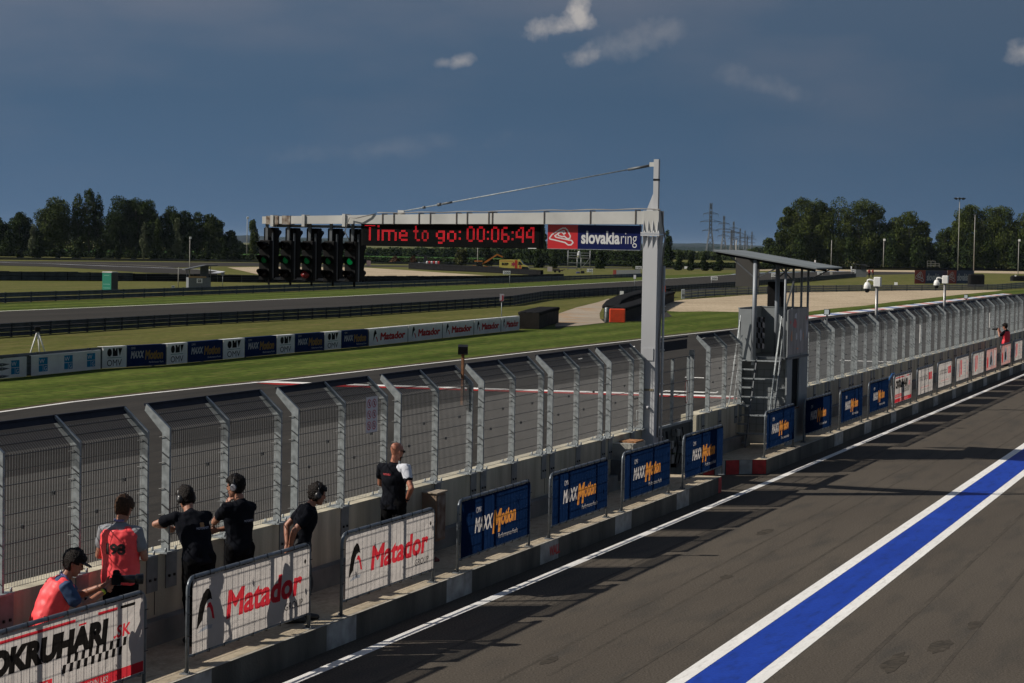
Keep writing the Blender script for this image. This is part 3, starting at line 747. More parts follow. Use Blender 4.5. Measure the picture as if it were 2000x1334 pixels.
# ------------------------------------------------------------------ signboard barriers
FONTC = {}
b_white = cloth_mat('banner_white', (0.56, 0.52, 0.49), .58)
b_blue = cloth_mat('banner_blue', (0.006, 0.019, 0.062), .5)
b_red = cloth_mat('banner_red', (0.62, 0.035, 0.05), .6)
b_black = cloth_mat('banner_black', (0.018, 0.016, 0.015), .4)
b_orange = cloth_mat('banner_orange', (0.60, 0.24, 0.05), .6)
b_grey = cloth_mat('banner_grey', (0.36, 0.38, 0.42), .5)
b_pink = cloth_mat('banner_pink', (0.62, 0.36, 0.33), .6)
BW, BH = 2.98, .80
def art_matador():
    L_ = [(0.0, 0.0), (.015, .12), (.05, .25), (.115, .355), (.18, .40), (.225, .395), (.262, .345), (.285, .27), (.245, .285), (.20, .275), (.155, .225), (.125, .15), (.105, .085), (.06, .055)]
    Rr = [(.175, .195), (.215, .245), (.258, .245), (.298, .19), (.325, .10), (.335, .06), (.29, .075), (.272, .14), (.245, .19), (.21, .205)]
    G = [(.02, -.035), (.09, .0), (.18, .018), (.30, .012), (.275, -.03), (.20, -.02), (.11, -.028)]
    T = lambda ps, ox, oy, k=1.0: [(ox + x * k * 1.25, oy + y * k * 1.05) for x, y in ps]
    return artwork('mat', BW, BH, b_white, [
        ([T(L_, .10, .24)], b_black, 'emblem'), ([T(Rr, .10, .24)], b_red, 'emblem'), ([T(G, .10, .24)], b_grey, 'emblem'),
        (text_polys('Matador', .80, .27, 1.96, .285, .16, .040), b_red, 'lettering'),
        (text_polys('GROUP', 2.30, .115, .50, .085, .05, .006), b_black, 'lettering'),
        ([circle(2.86, .63, .028)], b_black, 'lettering')])
def art_maxx():
    m_ = [(0, 0), (.045, .30), (.10, .30), (.115, .13), (.18, .30), (.235, .30), (.20, 0), (.15, 0), (.165, .17), (.105, .0), (.075, .0), (.055, .16), (.045, 0)]
    return artwork('maxx', BW, BH, b_blue, [
        (text_polys('OMV', .60, .575, .22, .085, .0, .004), b_white, 'lettering'),
        (text_polys('MAXX', .55, .30, .72, .20, .20, .035), b_white, 'lettering'),
        (text_polys('M', 1.30, .22, .33, .30, .20, .06) + text_polys('otion', 1.655, .30, .66, .22, .16, .045), b_orange, 'lettering'),
        (text_polys('Performance Fuels', 1.55, .10, .86, .072, .12, .004), b_white, 'lettering')])
def art_okr(big):
    chk = []
    w, h = .135, .085
    for i in range(9):
        chk.append(rect(1.32 + i * w, .25, 1.32 + (i + .48) * w, .25 + h, .22)); chk.append(rect(1.32 + (i + .52) * w, .252 + h, 1.32 + (i + 1.0) * w, .252 + 2 * h, .22))
    red_bar = rect(.0 + .01, .005, BW - .01, .115)
    lo = text_polys('DRIVE COME AND JOIN US!', .95, .030, 1.30, .060, .12, .006)
    band_ = rect(.02, .150, 1.18, .245, .1)
    rr = text_polys('PRO RING RIDERS', .12, .168, 1.0, .062, .14, .010)
    return artwork('okr', BW, BH, b_white, [
        ([red_bar, band_], b_red, 'ground_band'), (lo + rr, b_white, 'lettering'),
        (text_polys('OKRUHARI', .05, .44 if False else .36, 2.16, .245, .18, .07), b_black, 'lettering') if False else
        (text_polys('OKRUHARI', .08, .435, 2.14, .21, .18, .075), b_black, 'lettering'),
        ([rect(1.62, .668, 1.76, .688, .1)], b_red, 'lettering'),
        (text_polys('.SK', 2.36, .44, .34, .115, .16, .03), b_red, 'lettering'),
        (chk, b_black, 'lettering'),
        ([rect(.05, .715, 1.55, .745, .1), rect(1.98, .715, 2.36, .745, .1)], b_red, 'lettering'), ([rect(2.42, .715, 2.72, .745, .1)], b_black, 'lettering')])
def art_smart():
    return artwork('smart', BW, BH, b_white, [(text_polys('smartdepil', .25, .42, 1.75, .20, 0, -.004), b_black, 'lettering'),
        ([rect(2.15, .38, 2.42, .62, 0), rect(2.48, .38, 2.75, .62, 0)], b_red, 'lettering'), (text_polys('laser hair removal studio', .55, .18, 1.7, .05), b_red, 'lettering')])
def art_list():
    it = [rect(.7 + .35 * i, .12 + .06 * i, .9 + .35 * i, .70) for i in range(2)]
    ln = [rect(1.7, .55 - .1 * i, 2.25 - .1 * (i % 2), .58 - .1 * i) for i in range(4)]
    return artwork('list', BW, BH, b_white, [(it, b_red, 'pattern'), ([rect(.2, .2, .34, .62), rect(.45, .3, .6, .6)], b_grey, 'pattern'), (ln, b_grey, 'pattern'),
        ([rect(2.5, .12 + .2 * i, 2.65, .22 + .2 * i) for i in range(3)], b_pink, 'pattern')])
def art_photo():
    return artwork('photo', BW, BH, b_pink, [([[(.75, .12), (.85, .42), (1.0, .5), (1.15, .68), (1.6, .66), (1.75, .45), (1.95, .3), (1.9, .1), (1.5, .16), (1.2, .08)]], b_grey, 'pattern'), ([[(1.1, .2), (1.15, .48), (1.5, .55), (1.6, .3), (1.4, .15)]], b_black, 'pattern'), ([rect(2.2, .1, 2.7, .7)], b_white, 'pattern'), ([circle(.35, .3, .2, .22)], b_red, 'pattern')])
def barrier_frame_mb():
    mb = MB(); r = .022; Lb = 3.10; zt = 1.06; rb = .14
    pts = [(0, 0, .01), (0, 0, zt - rb)]
    for k in range(1, 6): a = R(90 * k / 5); pts.append((rb - rb * math.cos(a), 0, zt - rb + rb * math.sin(a)))
    for k in range(0, 6): a = R(90 * k / 5); pts.append((Lb - rb + rb * math.sin(a), 0, zt - rb + rb * math.cos(a)))
    pts += [(Lb, 0, .01)]
    mb.tube(pts, r, 10)
    mb.tube([(0, 0, .19), (Lb, 0, .19)], .017, 8)
    for k in range(1, 22): mb.tube([(Lb * k / 22, .004, .19), (Lb * k / 22, .004, zt)], .0045, 5, caps=False)
    return mb
_bf = barrier_frame_mb(); _tb = MB()
for k in range(9):
    x = .12 + (3.10 - .24) * k / 8; _tb.tube([(x, -.026, 1.0), (x, -.02, 1.085), (x, .024, 1.08), (x, .02, 1.0)], .005, 4); _tb.tube([(x, -.022, .24), (x, -.022, .17), (x, .02, .17)], .005, 4)
for z in (.42, .66, .86):
    for x in (0, 3.10): _tb.tube([(x - .03, -.024, z), (x + .03, -.024, z)], .006, 4)
_bf.add(_tb.v, _tb.f, 1)
BF = _bf.build('frame', [tube_m, black_m]); BFm = BF.data; bpy.data.objects.remove(BF)
mb = MB(); mb.cbox(-.06, .06, -.07, .07, 0, .014, .01)
for x, y in ((-.04, -.05), (.04, .05)): mb.lathe([(.01, .0), (.01, .03)], (x, y, .01), 6)
BT = mb.build('foot', galv_dk); BTm = BT.data; bpy.data.objects.remove(BT)
def barrier(s, art, label, group, t=-11.32, rot=0.0, loc=None, dz=0):
    T = thing('banner_barrier', label, 'barrier', loc or W(s, t, ZP), ROT_S + rot, group)
    mesh_obj('frame', BFm, T); mesh_obj('foot', BTm, T); mesh_obj('foot', BTm, T, (3.10, 0, 0))
    hang(art, T, .06, -.028, .212 + dz, sz=1.03)
    return T
MX, MT, OK_, SM, LS, PHt = art_maxx(), art_matador(), art_okr(1), art_smart(), art_list(), art_photo()
gm = 'banner barriers along the pit platform'
barrier(16.80, OK_, 'white barrier banner with black slanted letters and chequers, nearest, bottom left corner', gm)
barrier(20.84, MT, 'white barrier banner with red Matador lettering before the two men in black', gm)
barrier(24.90, MT, 'white barrier banner with red Matador lettering in front of the bald man', gm)
wh = ['blue MAXX Motion barrier banner just right of the rusty cabinet, nearest of the blue ones', 'blue MAXX Motion barrier banner second from the rusty cabinet', 'blue MAXX Motion barrier banner under the white gantry pole',
      'blue MAXX Motion barrier banner in front of the gate, last before the kerb gap']
for k, s in enumerate((28.95, 33.03, 37.05, 41.14)): barrier(s, MX, wh[k], gm)
T = barrier(0, MX, 'blue MAXX Motion barrier banner at the foot of the tower stairs', gm, loc=W(48.22, -11.34, ZP), rot=R(.4))
T = barrier(0, MX, 'shaded blue MAXX Motion barrier banner beside the tower doorway', gm, loc=W(52.75, -11.42, ZP), rot=R(-.8))
barrier(56.72, MX, 'blue MAXX Motion barrier banner first beyond the tower, in full view', gm)
barrier(60.80, MX, 'blue MAXX Motion barrier banner farthest from the camera, before the white and red banner', gm)
barrier(64.88, OK_, 'small far barrier banner with black letters over a red band, after the blue ones', gm)
barrier(69.10, SM, 'far pale barrier banner with thin black name and red squares, nearer of two', gm)
barrier(73.30, SM, 'far pale barrier banner with thin black name and red squares, farther of two', gm)
barrier(77.45, LS, 'far pale barrier banner with red columns, nearer of the three like it', gm)
barrier(81.50, LS, 'far pale barrier banner with red columns, middle of the three like it', gm)
barrier(85.30, PHt, 'far pinkish barrier banner with a dark picture, left of the photographer in the red vest', gm)
barrier(89.85, PHt, 'far pinkish barrier banner with a dark picture, right before the red vest photographer', gm)
barrier(93.95, LS, 'far pale barrier banner with red columns at the right edge of the view', gm)
barrier(98.05, LS, 'far pale barrier banner with red columns, cut by the right edge of the view', gm)

# things fixed on the wall and fence
T = thing('prohibition_sign', 'white sheet with six red ban symbols tied to the fence above the bald man', 'sign', W(28.45, -12.575, 2.36), ROT_S)
sg = []
for i in range(2):
    for j in range(3):
        cx, cy = .115 + .18 * i, .10 + .16 * j
        sg.append(circle(cx, cy, .075, .065)); sg.append(circle(cx, cy, .058, .050)[::-1])
bk = [circle(.115 + .18 * i, .10 + .16 * j, .022, .036, 8) for i in range(2) for j in range(3)]
wp = mat('sign_white', (0.62, 0.60, 0.64), .6); rp = mat('sign_red', (0.40, .03, .06), .6)
a_ = artwork('ban', .42, .52, wp, [(sg, rp, 'lettering'), (bk, mat('sign_dark', (.12, .03, .05), .6), 'lettering'), ([[(.07 + .18 * i, .135 + .16 * j), (.08 + .18 * i, .145 + .16 * j), (.165 + .18 * i, .065 + .16 * j), (.155 + .18 * i, .055 + .16 * j)] for i in range(2) for j in range(3)], rp, 'lettering')], holes=False)
hang(a_, T, -.02, 0, 0, 'sheet')
T = thing('rusty_cabinet', 'rusty open steel cabinet on the pit wall beside the bald man', 'cabinet', W(30.55, WT, .52), ROT_S)
mb = MB(); mb.box(.12, .50, -.24, -.003, 0, .74); mb.build('cabinet_body', mat('cabinet_rusty', (0.36, 0.33, 0.27), .8, var=.3, scale=2.6, col2=(.30, .15, .07), stretch=(2, 1, .5)), T)
mb = MB(); mb.box(.15, .48, -.252, -.242, .04, .70); mb.build('door', mat('rusty_door', (0.30, 0.13, 0.05), .8, var=.6, scale=5, col2=(.34, .30, .25)), T)
mb = MB(); mb.box(.10, .53, -.27, 0, .742, .762); mb.build('lid', mat('lid_pale', (.36, .30, .23), .8, var=.4, scale=5), T)
T = thing('wall_box', 'pale steel box with a rusty lid on the wall left of the pole', 'box', W(40.55, WT, .62), ROT_S)
mb = MB(); mb.xprism([(0, .25), (.12, .0), (.85, .0), (.85, .62), (0, .62)], -.42, -.002); mb.build('box_body', mat('pale_steel', (.36, .35, .31), .6, var=.25, scale=4), T)
mb = MB(); mb.box(.25, .80, -.40, -.05, .622, .65); mb.build('lid', mat('rusty_lid', (.36, .17, .07), .8, var=.4, scale=6), T)
mb = MB(); mb.box(-.12, -.003, -.3, -.003, -.1, .3); mb.build('socket', galv_dk, T)
T = thing('cable_box', 'small grey cable box low on the pit wall behind the blue banners', 'box', W(34.3, WT, .72), ROT_S)
mb = MB(); mb.cbox(0, .28, -.12, -.003, 0, .22); mb.build('box_body', galv_dk, T); mb = MB(); mb.tube([(.14, -.06, 0), (.14, -.06, -.09)], .015, 6); mb.build('conduit', galv_dk, T)
T = thing('step_ladder', 'blue topped folding ladder leaning on the far wall between two blue banners', 'ladder', W(65.9, -12.02, ZP), ROT_S)
mb = MB()
for x in (0, .45): mb.beam((x, 0, 0), (x * .7 + .06, -.38 + .0, .98), .03, .05); mb.beam((x, -.5, 0), (x * .7 + .06, -.40, .98), .03, .04)
mb.build('rails', galv, T)
mb = MB()
for k in range(3): mb.box(.03, .42, -.12 - .1 * k, -.02 - .1 * k, .2 + .25 * k, .23 + .25 * k)
mb.build('steps', galv, T)
mb = MB(); mb.beam((.22, -.30, .72), (.22, -.46, 1.06), .50, .03); mb.build('blue_panel', mat('blue_panel', (.04, .17, .45), .5), T)
T = thing('red_hose', 'dark red hose lying on the platform between two banners', 'hose', W(29.2, -12.1, ZP + .02), ROT_S)
mb = MB(); mb.tube([(-.8, .1, 0), (-.3, .22, 0), (.3, .1, 0), (.7, -.1, 0), (1.0, .1, 0)], .022, 6); mb.build('hose', mat('hose_red', (.16, .02, .02), .6), T)

# floodlights on posts of the fence
def floodlight(s, label, lit, rot=0.0, zt=3.42, k=1.0):
    T = thing('floodlight', label, 'floodlight', W(s, -12.72, 2.5), ROT_S)
    mb = MB(); mb.beam((0, 0, 0), (0, 0, zt - 2.5 - .05), .04, .04); mb.build('bracket', rust if not lit else galv_dk, T)
    mb = MB(); mb.tube([(0, .0, .55), (.10, .02, .35), (.22, .03, .12)], .008, 5); mb.build('cable', wire_l, T)
    h = thing('lamp_head', None, None, (0, 0, zt - 2.5), rot); h.parent = T; h.scale = (.50, .50, .50)
    mb = MB(); mb.xprism([(-.13, -.17), (.10, -.13), (.13, .10), (-.10, .17)], -.16, .16); mb.build('housing', black_m, h)
    mb = MB(); mb.add([(-.138, -.13, -.14), (-.138, .13, -.14), (-.118, .13, .14), (-.118, -.13, .14)], [(0, 1, 2, 3)]); mb.build('glass', mat('lamp_glass', (.42, .48, .50), .2) if lit else mat('dark_glass', (.02, .02, .022), .1), h)
floodlight(32.62, 'black floodlight on a rusty bracket above the fence, left of the gantry', False, R(200), 3.40)
floodlight(61.55, 'grey floodlight with a pale glass above the fence, just right of the tower', True, R(0), 3.36)
floodlight(89.40, 'distant grey floodlight with a pale glass above the far fence', True, R(0), 3.36)
# dome cameras on tall posts
def dome_camera(s, z, label):
    T = thing('camera_mast', label, 'camera', W(s, -12.78, WZ), ROT_S)
    mb = MB(); mb.tube([(0, 0, 0), (0, 0, z - WZ)], .05, 10); mb.tube([(.07, 0, .1), (.09, 0, (z - WZ) * .6), (.06, 0, z - WZ - .3)], .018, 6); mb.build('mast', mat('mast_steel', (.22, .22, .22), .35, .5), T)
    zt = z - WZ
    mb = MB(); mb.cbox(-.13, .06, -.14, .09, zt - .16, zt + .14, .02); mb.build('junction_box', white_pl, T)
    mb = MB(); mb.tube([(-.03, .09, zt + .02), (-.03, .24, zt + .05), (-.03, .30, zt + .03), (-.03, .31, zt - .05)], .03, 8); mb.build('arm', white_pl, T)
    mb = MB(); mb.lathe([(.02, .1), (.075, .08), (.11, .0), (.12, -.10), (.115, -.12)], (-.03, .31, zt - .13), 16); d = mb.build('dome_housing', white_pl, T)
    mb = MB(); mb.lathe([(.085, 0), (.08, -.06), (.055, -.11), (.0, -.125)], (-.03, .31, zt - .252), 14); mb.build('dome_glass', mat('dome_black', (.008, .008, .01), .12), d)
    return T
dome_camera(69.65, 4.17, 'white dome camera on a steel mast on the wall, nearer one, right of the tower')
dome_camera(84.0, 4.12, 'white dome camera on a steel mast on the wall, farther one')
for s, lb in ((77.2, 'thin white marker rod on the far fence, nearer of two'), (95.7, 'thin white marker rod on the far fence, farther of two')):
    T = MB(); T.beam((0, 0, 1.9), (0, 0, 2.55), .03, .02); tag(T.build('marker_rod', white_pl, None, W(s, -12.58), ROT_S), lb, 'rod')
# ================================================================== gantry with lights
G0 = W(42.74, -12.5, 0)
def gx_(px, y=0.0):      # local x along the beam whose bearing is px
    d = _fw + _rt * ((px - 1000) / FPX)
    # G0 + L*(NX,NY) + y*(UX,UY) parallel to d.xy
    bx, by = G0.x + y * UX, G0.y + y * UY
    # (bx+L*NX)*d.y - (by+L*NY)*d.x = 0
    return -(bx * d.y - by * d.x) / (NX * d.y - NY * d.x)
gan = thing('signal_gantry', 'white steel gantry with a tall pole and an arm reaching over the pit wall', 'gantry', G0, ROT_T)
mb = MB(); mb.box(-.155, .155, -.19, .19, 0.0, 5.34); mb.build('pole', greypaint, gan)
mb = MB(); mb.box(-.20, .20, -.235, .235, 5.36, 5.395); mb.box(-.20, .20, -.235, .235, 5.405, 5.44)
for x in (-.15, -.05, .05, .15):
    for z0, z1, k in ((5.44, 5.68, 1), (5.36, 5.10, -1)):
        mb.add([(x - .006, -.19, z0), (x + .006, -.19, z0), (x + .006, -.232, z0), (x - .006, -.232, z0), (x - .006, -.19, z1), (x + .006, -.19, z1)], [(0, 1, 2, 3), (0, 4, 5, 1), (3, 2, 5, 4), (0, 3, 4), (1, 5, 2)])
    mb.lathe([(.013, 5.33), (.013, 5.47)], (x + .03, -.218, 0), 6)
for z0, z1 in ((5.36, 5.08),):
    for sg_ in (-1, 1): mb.add([(sg_ * .156, -.1, z0), (sg_ * .156, .1, z0), (sg_ * .2, .1, z0), (sg_ * .2, -.1, z0), (sg_ * .156, -.1, z1), (sg_ * .156, .1, z1)], [(0, 1, 2, 3), (0, 4, 5, 1), (3, 2, 5, 4), (0, 3, 4), (1, 5, 2)])
mb.build('flange', greypaint, gan)
mb = MB(); mb.box(.00, .105, -.055, .055, 5.84, 6.94); mb.build('mast', greypaint, gan)
mb = MB(); mb.xprism([(-.001, 5.885), (-.001, 6.27), (-.15, 5.885)], -.006, .006); mb.build('gusset', greypaint, gan)
mb = MB(); mb.box(-.004, .109, -.059, .059, 6.50, 6.54); mb.build('tape_band', black_m, gan)
# beam: tapering box
LX = gx_(513)
mb = MB(); zt0, zb0, zt1, zb1 = 5.88, 5.60, 5.66, 5.50
x0, x1 = .17, LX
vs = [(x0, -.19, zb0), (x0, .19, zb0), (x0, .19, zt0), (x0, -.19, zt0), (x1, -.1, zb1), (x1, .1, zb1), (x1, .1, zt1), (x1, -.1, zt1)]
mb.box(-.16, .17, -.189, .189, 5.441, 5.88)
vs[0] = (-.161, -.17, zb0); vs[1] = (-.161, .17, zb0); vs[2] = (-.161, .17, zt0 - .01); vs[3] = (-.161, -.17, zt0 - .01)
mb.add(vs, [(0, 1, 2, 3), (7, 6, 5, 4), (0, 4, 5, 1), (1, 5, 6, 2), (2, 6, 7, 3), (3, 7, 4, 0)])
beam_paint = mat('beam_paint', (0.52, 0.52, 0.50), .5, var=.14, scale=1.6)
mb.build('beam', beam_paint, gan)
def bz(x, top=True):
    f = (x + .16) / (LX + .16); return (zt0 + (zt1 - zt0) * f) if top else (zb0 + (zb1 - zb0) * f)
def byw(x): f = (x + .16) / (LX + .16); return .17 + (.1 - .17) * f
mb = MB()
for px in (519, 525): pass
for px0, px1 in ((521, 530), (536, 545), (552, 568)):
    a, b = gx_(px0), gx_(px1); mb.box(a, b, -byw(a) - .012, byw(a) + .012, bz(a, False) - .012, bz(a) + .012)
mb.build('rust_sleeve', mat('rust_patch', (0.22, 0.10, 0.045), .85, var=.6, scale=9, col2=(.42, .38, .32)), gan)
mb = MB()
for px in (533, 594, 673):
    a = gx_(px); mb.box(a - .035, a + .035, -byw(a) - .03, byw(a) + .03, bz(a, False) - .06, bz(a) + .025)
mb.build('clamp', beam_paint, gan)
mb = MB()
for px in (748, 770, 819, 841, 892, 913, 955, 962, 1063, 1153, 1241):
    a = gx_(px); w_ = byw(a) + .012
    mb.box(a - .009, a + .009, -w_, w_, bz(a) + .001, bz(a) + .02); mb.box(a - .009, a + .009, -w_, -w_ + .012, bz(a, False) - .012, bz(a) + .02); mb.box(a - .009, a + .009, w_ - .012, w_, bz(a, False) - .06, bz(a) + .02)
mb.build('strap', mat('strap_rusty', (.075, .06, .05), .7, var=.4, scale=9), gan)
# cable along the beam and down the pole
pts = [(.17, -.1, 5.91)]
for i in range(0, 60):
    x = .1 + (gx_(735) - .1) * i / 59; pts.append((x, -.05 - .03 * math.sin(i * .7), bz(x) + .025 + .018 * abs(math.sin(i * .35))))
mb = MB(); mb.tube(pts, .013, 6)
mb.tube([(gx_(735), -.12, bz(gx_(735)) + .02), (gx_(722), -.16, bz(-6) - .02), (gx_(700), -.19, bz(-6.5) - .07), (gx_(685), -.17, bz(-6.5) - .06), (gx_(678), -.2, 5.35), (gx_(690), -.15, 5.05)], .012, 6)
mb.tube([(.10, -.02, 5.90), (.185, .0, 5.86), (.20, .02, 5.6), (.245, .06, 5.30), (.20, .05, 4.9), (.19, .06, 3.9), (.175, .0, 3.2), (.18, .06, 2.4), (.175, .02, 1.2)], .018, 6)
mb.build('cable', mat('cable_grey', (.22, .21, .20), .6), gan)
mb = MB(); mb.tube([(.215, .14, 0.2), (.215, .14, 4.75)], .026, 8)
for z in (1.2, 2.3, 3.0, 3.9, 4.45): mb.box(.155, .25, .10, .18, z, z + .02)
mb.build('conduit', mat('conduit_white', (.55, .55, .54), .5), gan)
# stay rod
a = (0.0, 0, 6.83); b = (gx_(779), 0, bz(gx_(779)) + .06)
mb = MB(); mb.tube([a, b], .013, 6); va, vb = Vector(a), Vector(b)
mb.build('stay_rod', galv, gan)
for f0, f1, r in ((.02, .10, .028), (.79, .83, .024), (.835, .85, .035), (.90, .91, .03)): mb = MB(); mb.tube([va.lerp(vb, f0), va.lerp(vb, f1)], r, 8); mb.build('turnbuckle', galv_dk, gan)
mb = MB(); mb.box(b[0] - .06, b[0] + .08, -.03, .03, bz(b[0]) + .001, bz(b[0]) + .09); mb.box(-.10, -.001, -.025, .025, 6.79, 6.88); mb.build('lug', beam_paint, gan)
# inspection plates, boss knobs, handle
mb = MB(); mb.box(-.115, .115, -.205, -.191, 2.80, 3.05); mb.build('inspection_plate', greypaint, gan)
mb = MB(); mb.box(-.12, .13, -.199, -.191, 2.17, 2.215); mb.build('old_sticker', mat('old_sticker', (.55, .48, .32), .8, var=.5, scale=30, col2=(.2, .17, .12)), gan)
mb = MB()
for x in (-.10, .03): mb.lathe([(.035, -.19), (.035, -.23), (.02, -.25)], (x, 0, 1.83), 12, axis='y')
mb.build('knob', greypaint, gan)
mb = MB(); mb.tube([(-.156, -.08, 1.75), (-.25, -.08, 1.75), (-.25, -.08, 1.53), (-.156, -.08, 1.53)], .012, 6); mb.build('handle', galv, gan)

# advertising sign hanging under the beam
s_red = mat('sign_red_gloss', (0.50, 0.022, 0.028), .35); s_navy = mat('sign_navy', (0.005, 0.010, 0.070), .4, spec=.2); s_white = mat('sign_letter_white', (0.62, 0.62, 0.62), .4)
loop = [(978, 285), (1000, 252), (1075, 203), (1105, 188), (1130, 187), (1150, 205), (1180, 262), (1176, 283), (1152, 289), (1122, 265), (1100, 270), (1065, 258), (1060, 238), (1080, 224), (1103, 230), (1118, 246), (1130, 236), (1118, 212), (1092, 220), (1030, 262), (1042, 275), (1195, 305), (1207, 325), (1188, 346), (1160, 347), (1130, 325), (1020, 300), (985, 294)]
def ring_sign(key, W_, H_, dy, red, navy, wht):
    kx = .30 * W_ / 268; kz = H_ / 230
    lp = [((x - 960) * kx, (385 - y) * kz) for x, y in loop]
    return artwork(key, W_, H_, navy, [([rect(0, 0, .327 * W_, H_)], red, 'panel'), (stroke_polys(lp, .020 * W_ / 2.03 * 1.3), wht, 'stroke'),
        (text_polys('slovakia', .365 * W_, H_ * .25, .415 * W_, H_ * .50, 0, .032), wht, 'lettering'), (text_polys('ring', .792 * W_, H_ * .25, .17 * W_, H_ * .50, 0, -.008), wht, 'lettering')], holes=False, dy=dy)
xs0, xs1 = gx_(1066, -.05), gx_(1247, -.05)
T = thing('hanging_sign', 'red and navy slovakiaring sign hanging under the gantry beam beside the pole', 'sign', G0 + Vector((0, 0, 0)), ROT_T)
mb = MB(); mb.box(xs0, xs1, -.048, .02, 5.065, 5.57); mb.build('sign_box', galv_dk, T)
hang(ring_sign('ring1', xs1 - xs0, .505, .004, s_red, s_navy, s_white), T, xs0, -.052, 5.065, 'sign_face')
mb = MB(); mb.box(xs0, xs1, -.075, -.053, 5.058, 5.068); mb.build('lower_trim', galv, T)
# dot matrix board
xl0, xl1 = gx_(702, -.05), gx_(1052, -.05)
T = thing('message_board', 'black dot matrix board with glowing red countdown hanging under the gantry', 'display', G0, ROT_T)
mb = MB(); mb.box(xl0, xl1, -.05, .16, 5.055, 5.575); mb.build('housing', mat('board_black', (.003, .0035, .0035), .7, spec=.1), T)
mb = MB(); nL = 26
for i in range(nL): z = 5.07 + .50 * i / nL; mb.add([(xl0 + .03, -.062, z + .004), (xl1 - .03, -.062, z + .004), (xl1 - .03, -.053, z + .009), (xl0 + .03, -.053, z + .009)], [(0, 1, 2, 3)])
mb.build('louvres', mat('board_louvre', (.012, .013, .014), .6, spec=.2), T)
mb = MB(); mb.box(gx_(1030), gx_(1046), -.066, -.052, 5.057, 5.070); mb.build('maker_plate', white_pl, T)
GL = {'T': ['11111', '00100', '00100', '00100', '00100', '00100', '00100', '00000'], 'i': ['1', '0', '1', '1', '1', '1', '1', '0'], 'm': ['0000000', '0000000', '1111110', '1001001', '1001001', '1001001', '1001001', '0000000'],
      'e': ['0000', '0000', '0110', '1001', '1111', '1000', '0111', '0000'], 't': ['0100', '0100', '1110', '0100', '0100', '0100', '0011', '0000'], 'o': ['0000', '0000', '0110', '1001', '1001', '1001', '0110', '0000'],
      'g': ['0000', '0000', '0111', '1001', '1001', '0111', '0001', '0110'], ':': ['0', '0', '1', '0', '0', '1', '0', '0'], '0': ['0110', '1001', '1001', '1001', '1001', '1001', '0110', '0000'],
      '6': ['0110', '1000', '1000', '1110', '1001', '1001', '0110', '0000'], '4': ['0011', '0101', '1001', '1001', '1111', '0001', '0001', '0000'], ' ': ['0'] * 8}
def dots(txt, ox, oz, px_, pz_, mb):
    x = ox
    for ch in txt:
        g = GL[ch]; w_ = len(g[0])
        for r_, row in enumerate(g):
            for c_, v in enumerate(row):
                if v == '1':
                    for a in (0, 1):
                        for b in (0, 1):
                            if ch == 'T' and r_ == 0 and b: continue
                            cx = x + (c_ + a * .5 + .25) * px_; cz = oz - (r_ + b * .5 + .25) * pz_; h_ = px_ * .15
                            mb.add([(cx - h_, -.064, cz - h_), (cx + h_, -.064, cz - h_), (cx + h_, -.064, cz + h_), (cx - h_, -.064, cz + h_)], [(0, 1, 2, 3)])
        x += (w_ + 1) * px_
    return x
# widths measured per word: Time | to | go: | 00:06:44
mb = MB()
def word(txt, pxa, pxb, z0=5.505, pz_=.0475):
    units = sum(len(GL[c][0]) + 1 for c in txt) - 1
    xa, xb = gx_(pxa, -.06), gx_(pxb, -.06); dots(txt, xa, z0, (xb - xa) / units, pz_, mb)
word('Time', 709, 793); word('to', 804, 834); word('go:', 848, 897); word('00:06:44', 908, 1040, 5.510)
mb.build('glowing_text', emit_mat('led_red', (1.0, 0.015, 0.03), 0.75), T)

# five signal columns
lens_off = mat('lens_off', (.008, .002, .002), .4); lens_g = [emit_mat('lens_green_%s' % k, (.0, .55, .13), v) for k, v in (('dim', .015), ('soft', .035), ('bright', .14))]
lens_gd = mat('lens_green_off', (.0, .05, .015), .4)
hoodm = mat('signal_black', (.003, .003, .003), .7, spec=.1); housm = mat('signal_housing', (.007, .007, .007), .7, spec=.15)
def hood_mb(sgn, z, r=.105, L=.25):
    mb = MB(); seg = 18; n = 5; vs = []; fs = []
    # open cowl: lower edge cut back
    for j in range(2):
        rr = r if j == 0 else r * .96
        for i in range(seg + 1):
            a = R(-40) + R(260) * i / seg
            cut = L * (0.35 + 0.65 * max(0, math.sin(a)) ** .6) if j == 0 else 0
            for (yy) in ((0,), (1,)): pass
            vs.append((rr * math.cos(a), 0, z + rr * math.sin(a))); vs.append((rr * math.cos(a), sgn * L * (.35 + .65 * max(0, math.sin(a)) ** .5), z + rr * math.sin(a)))
    m_ = (seg + 1) * 2
    for j in range(2):
        for i in range(seg): k = j * m_ + 2 * i; fs.append((k, k + 2, k + 3, k + 1))
    for i in range(seg): a_, b_ = 2 * i + 1, m_ + 2 * i + 1; fs.append((a_, a_ + 2, b_ + 2, b_))
    mb.add(vs, fs); return mb
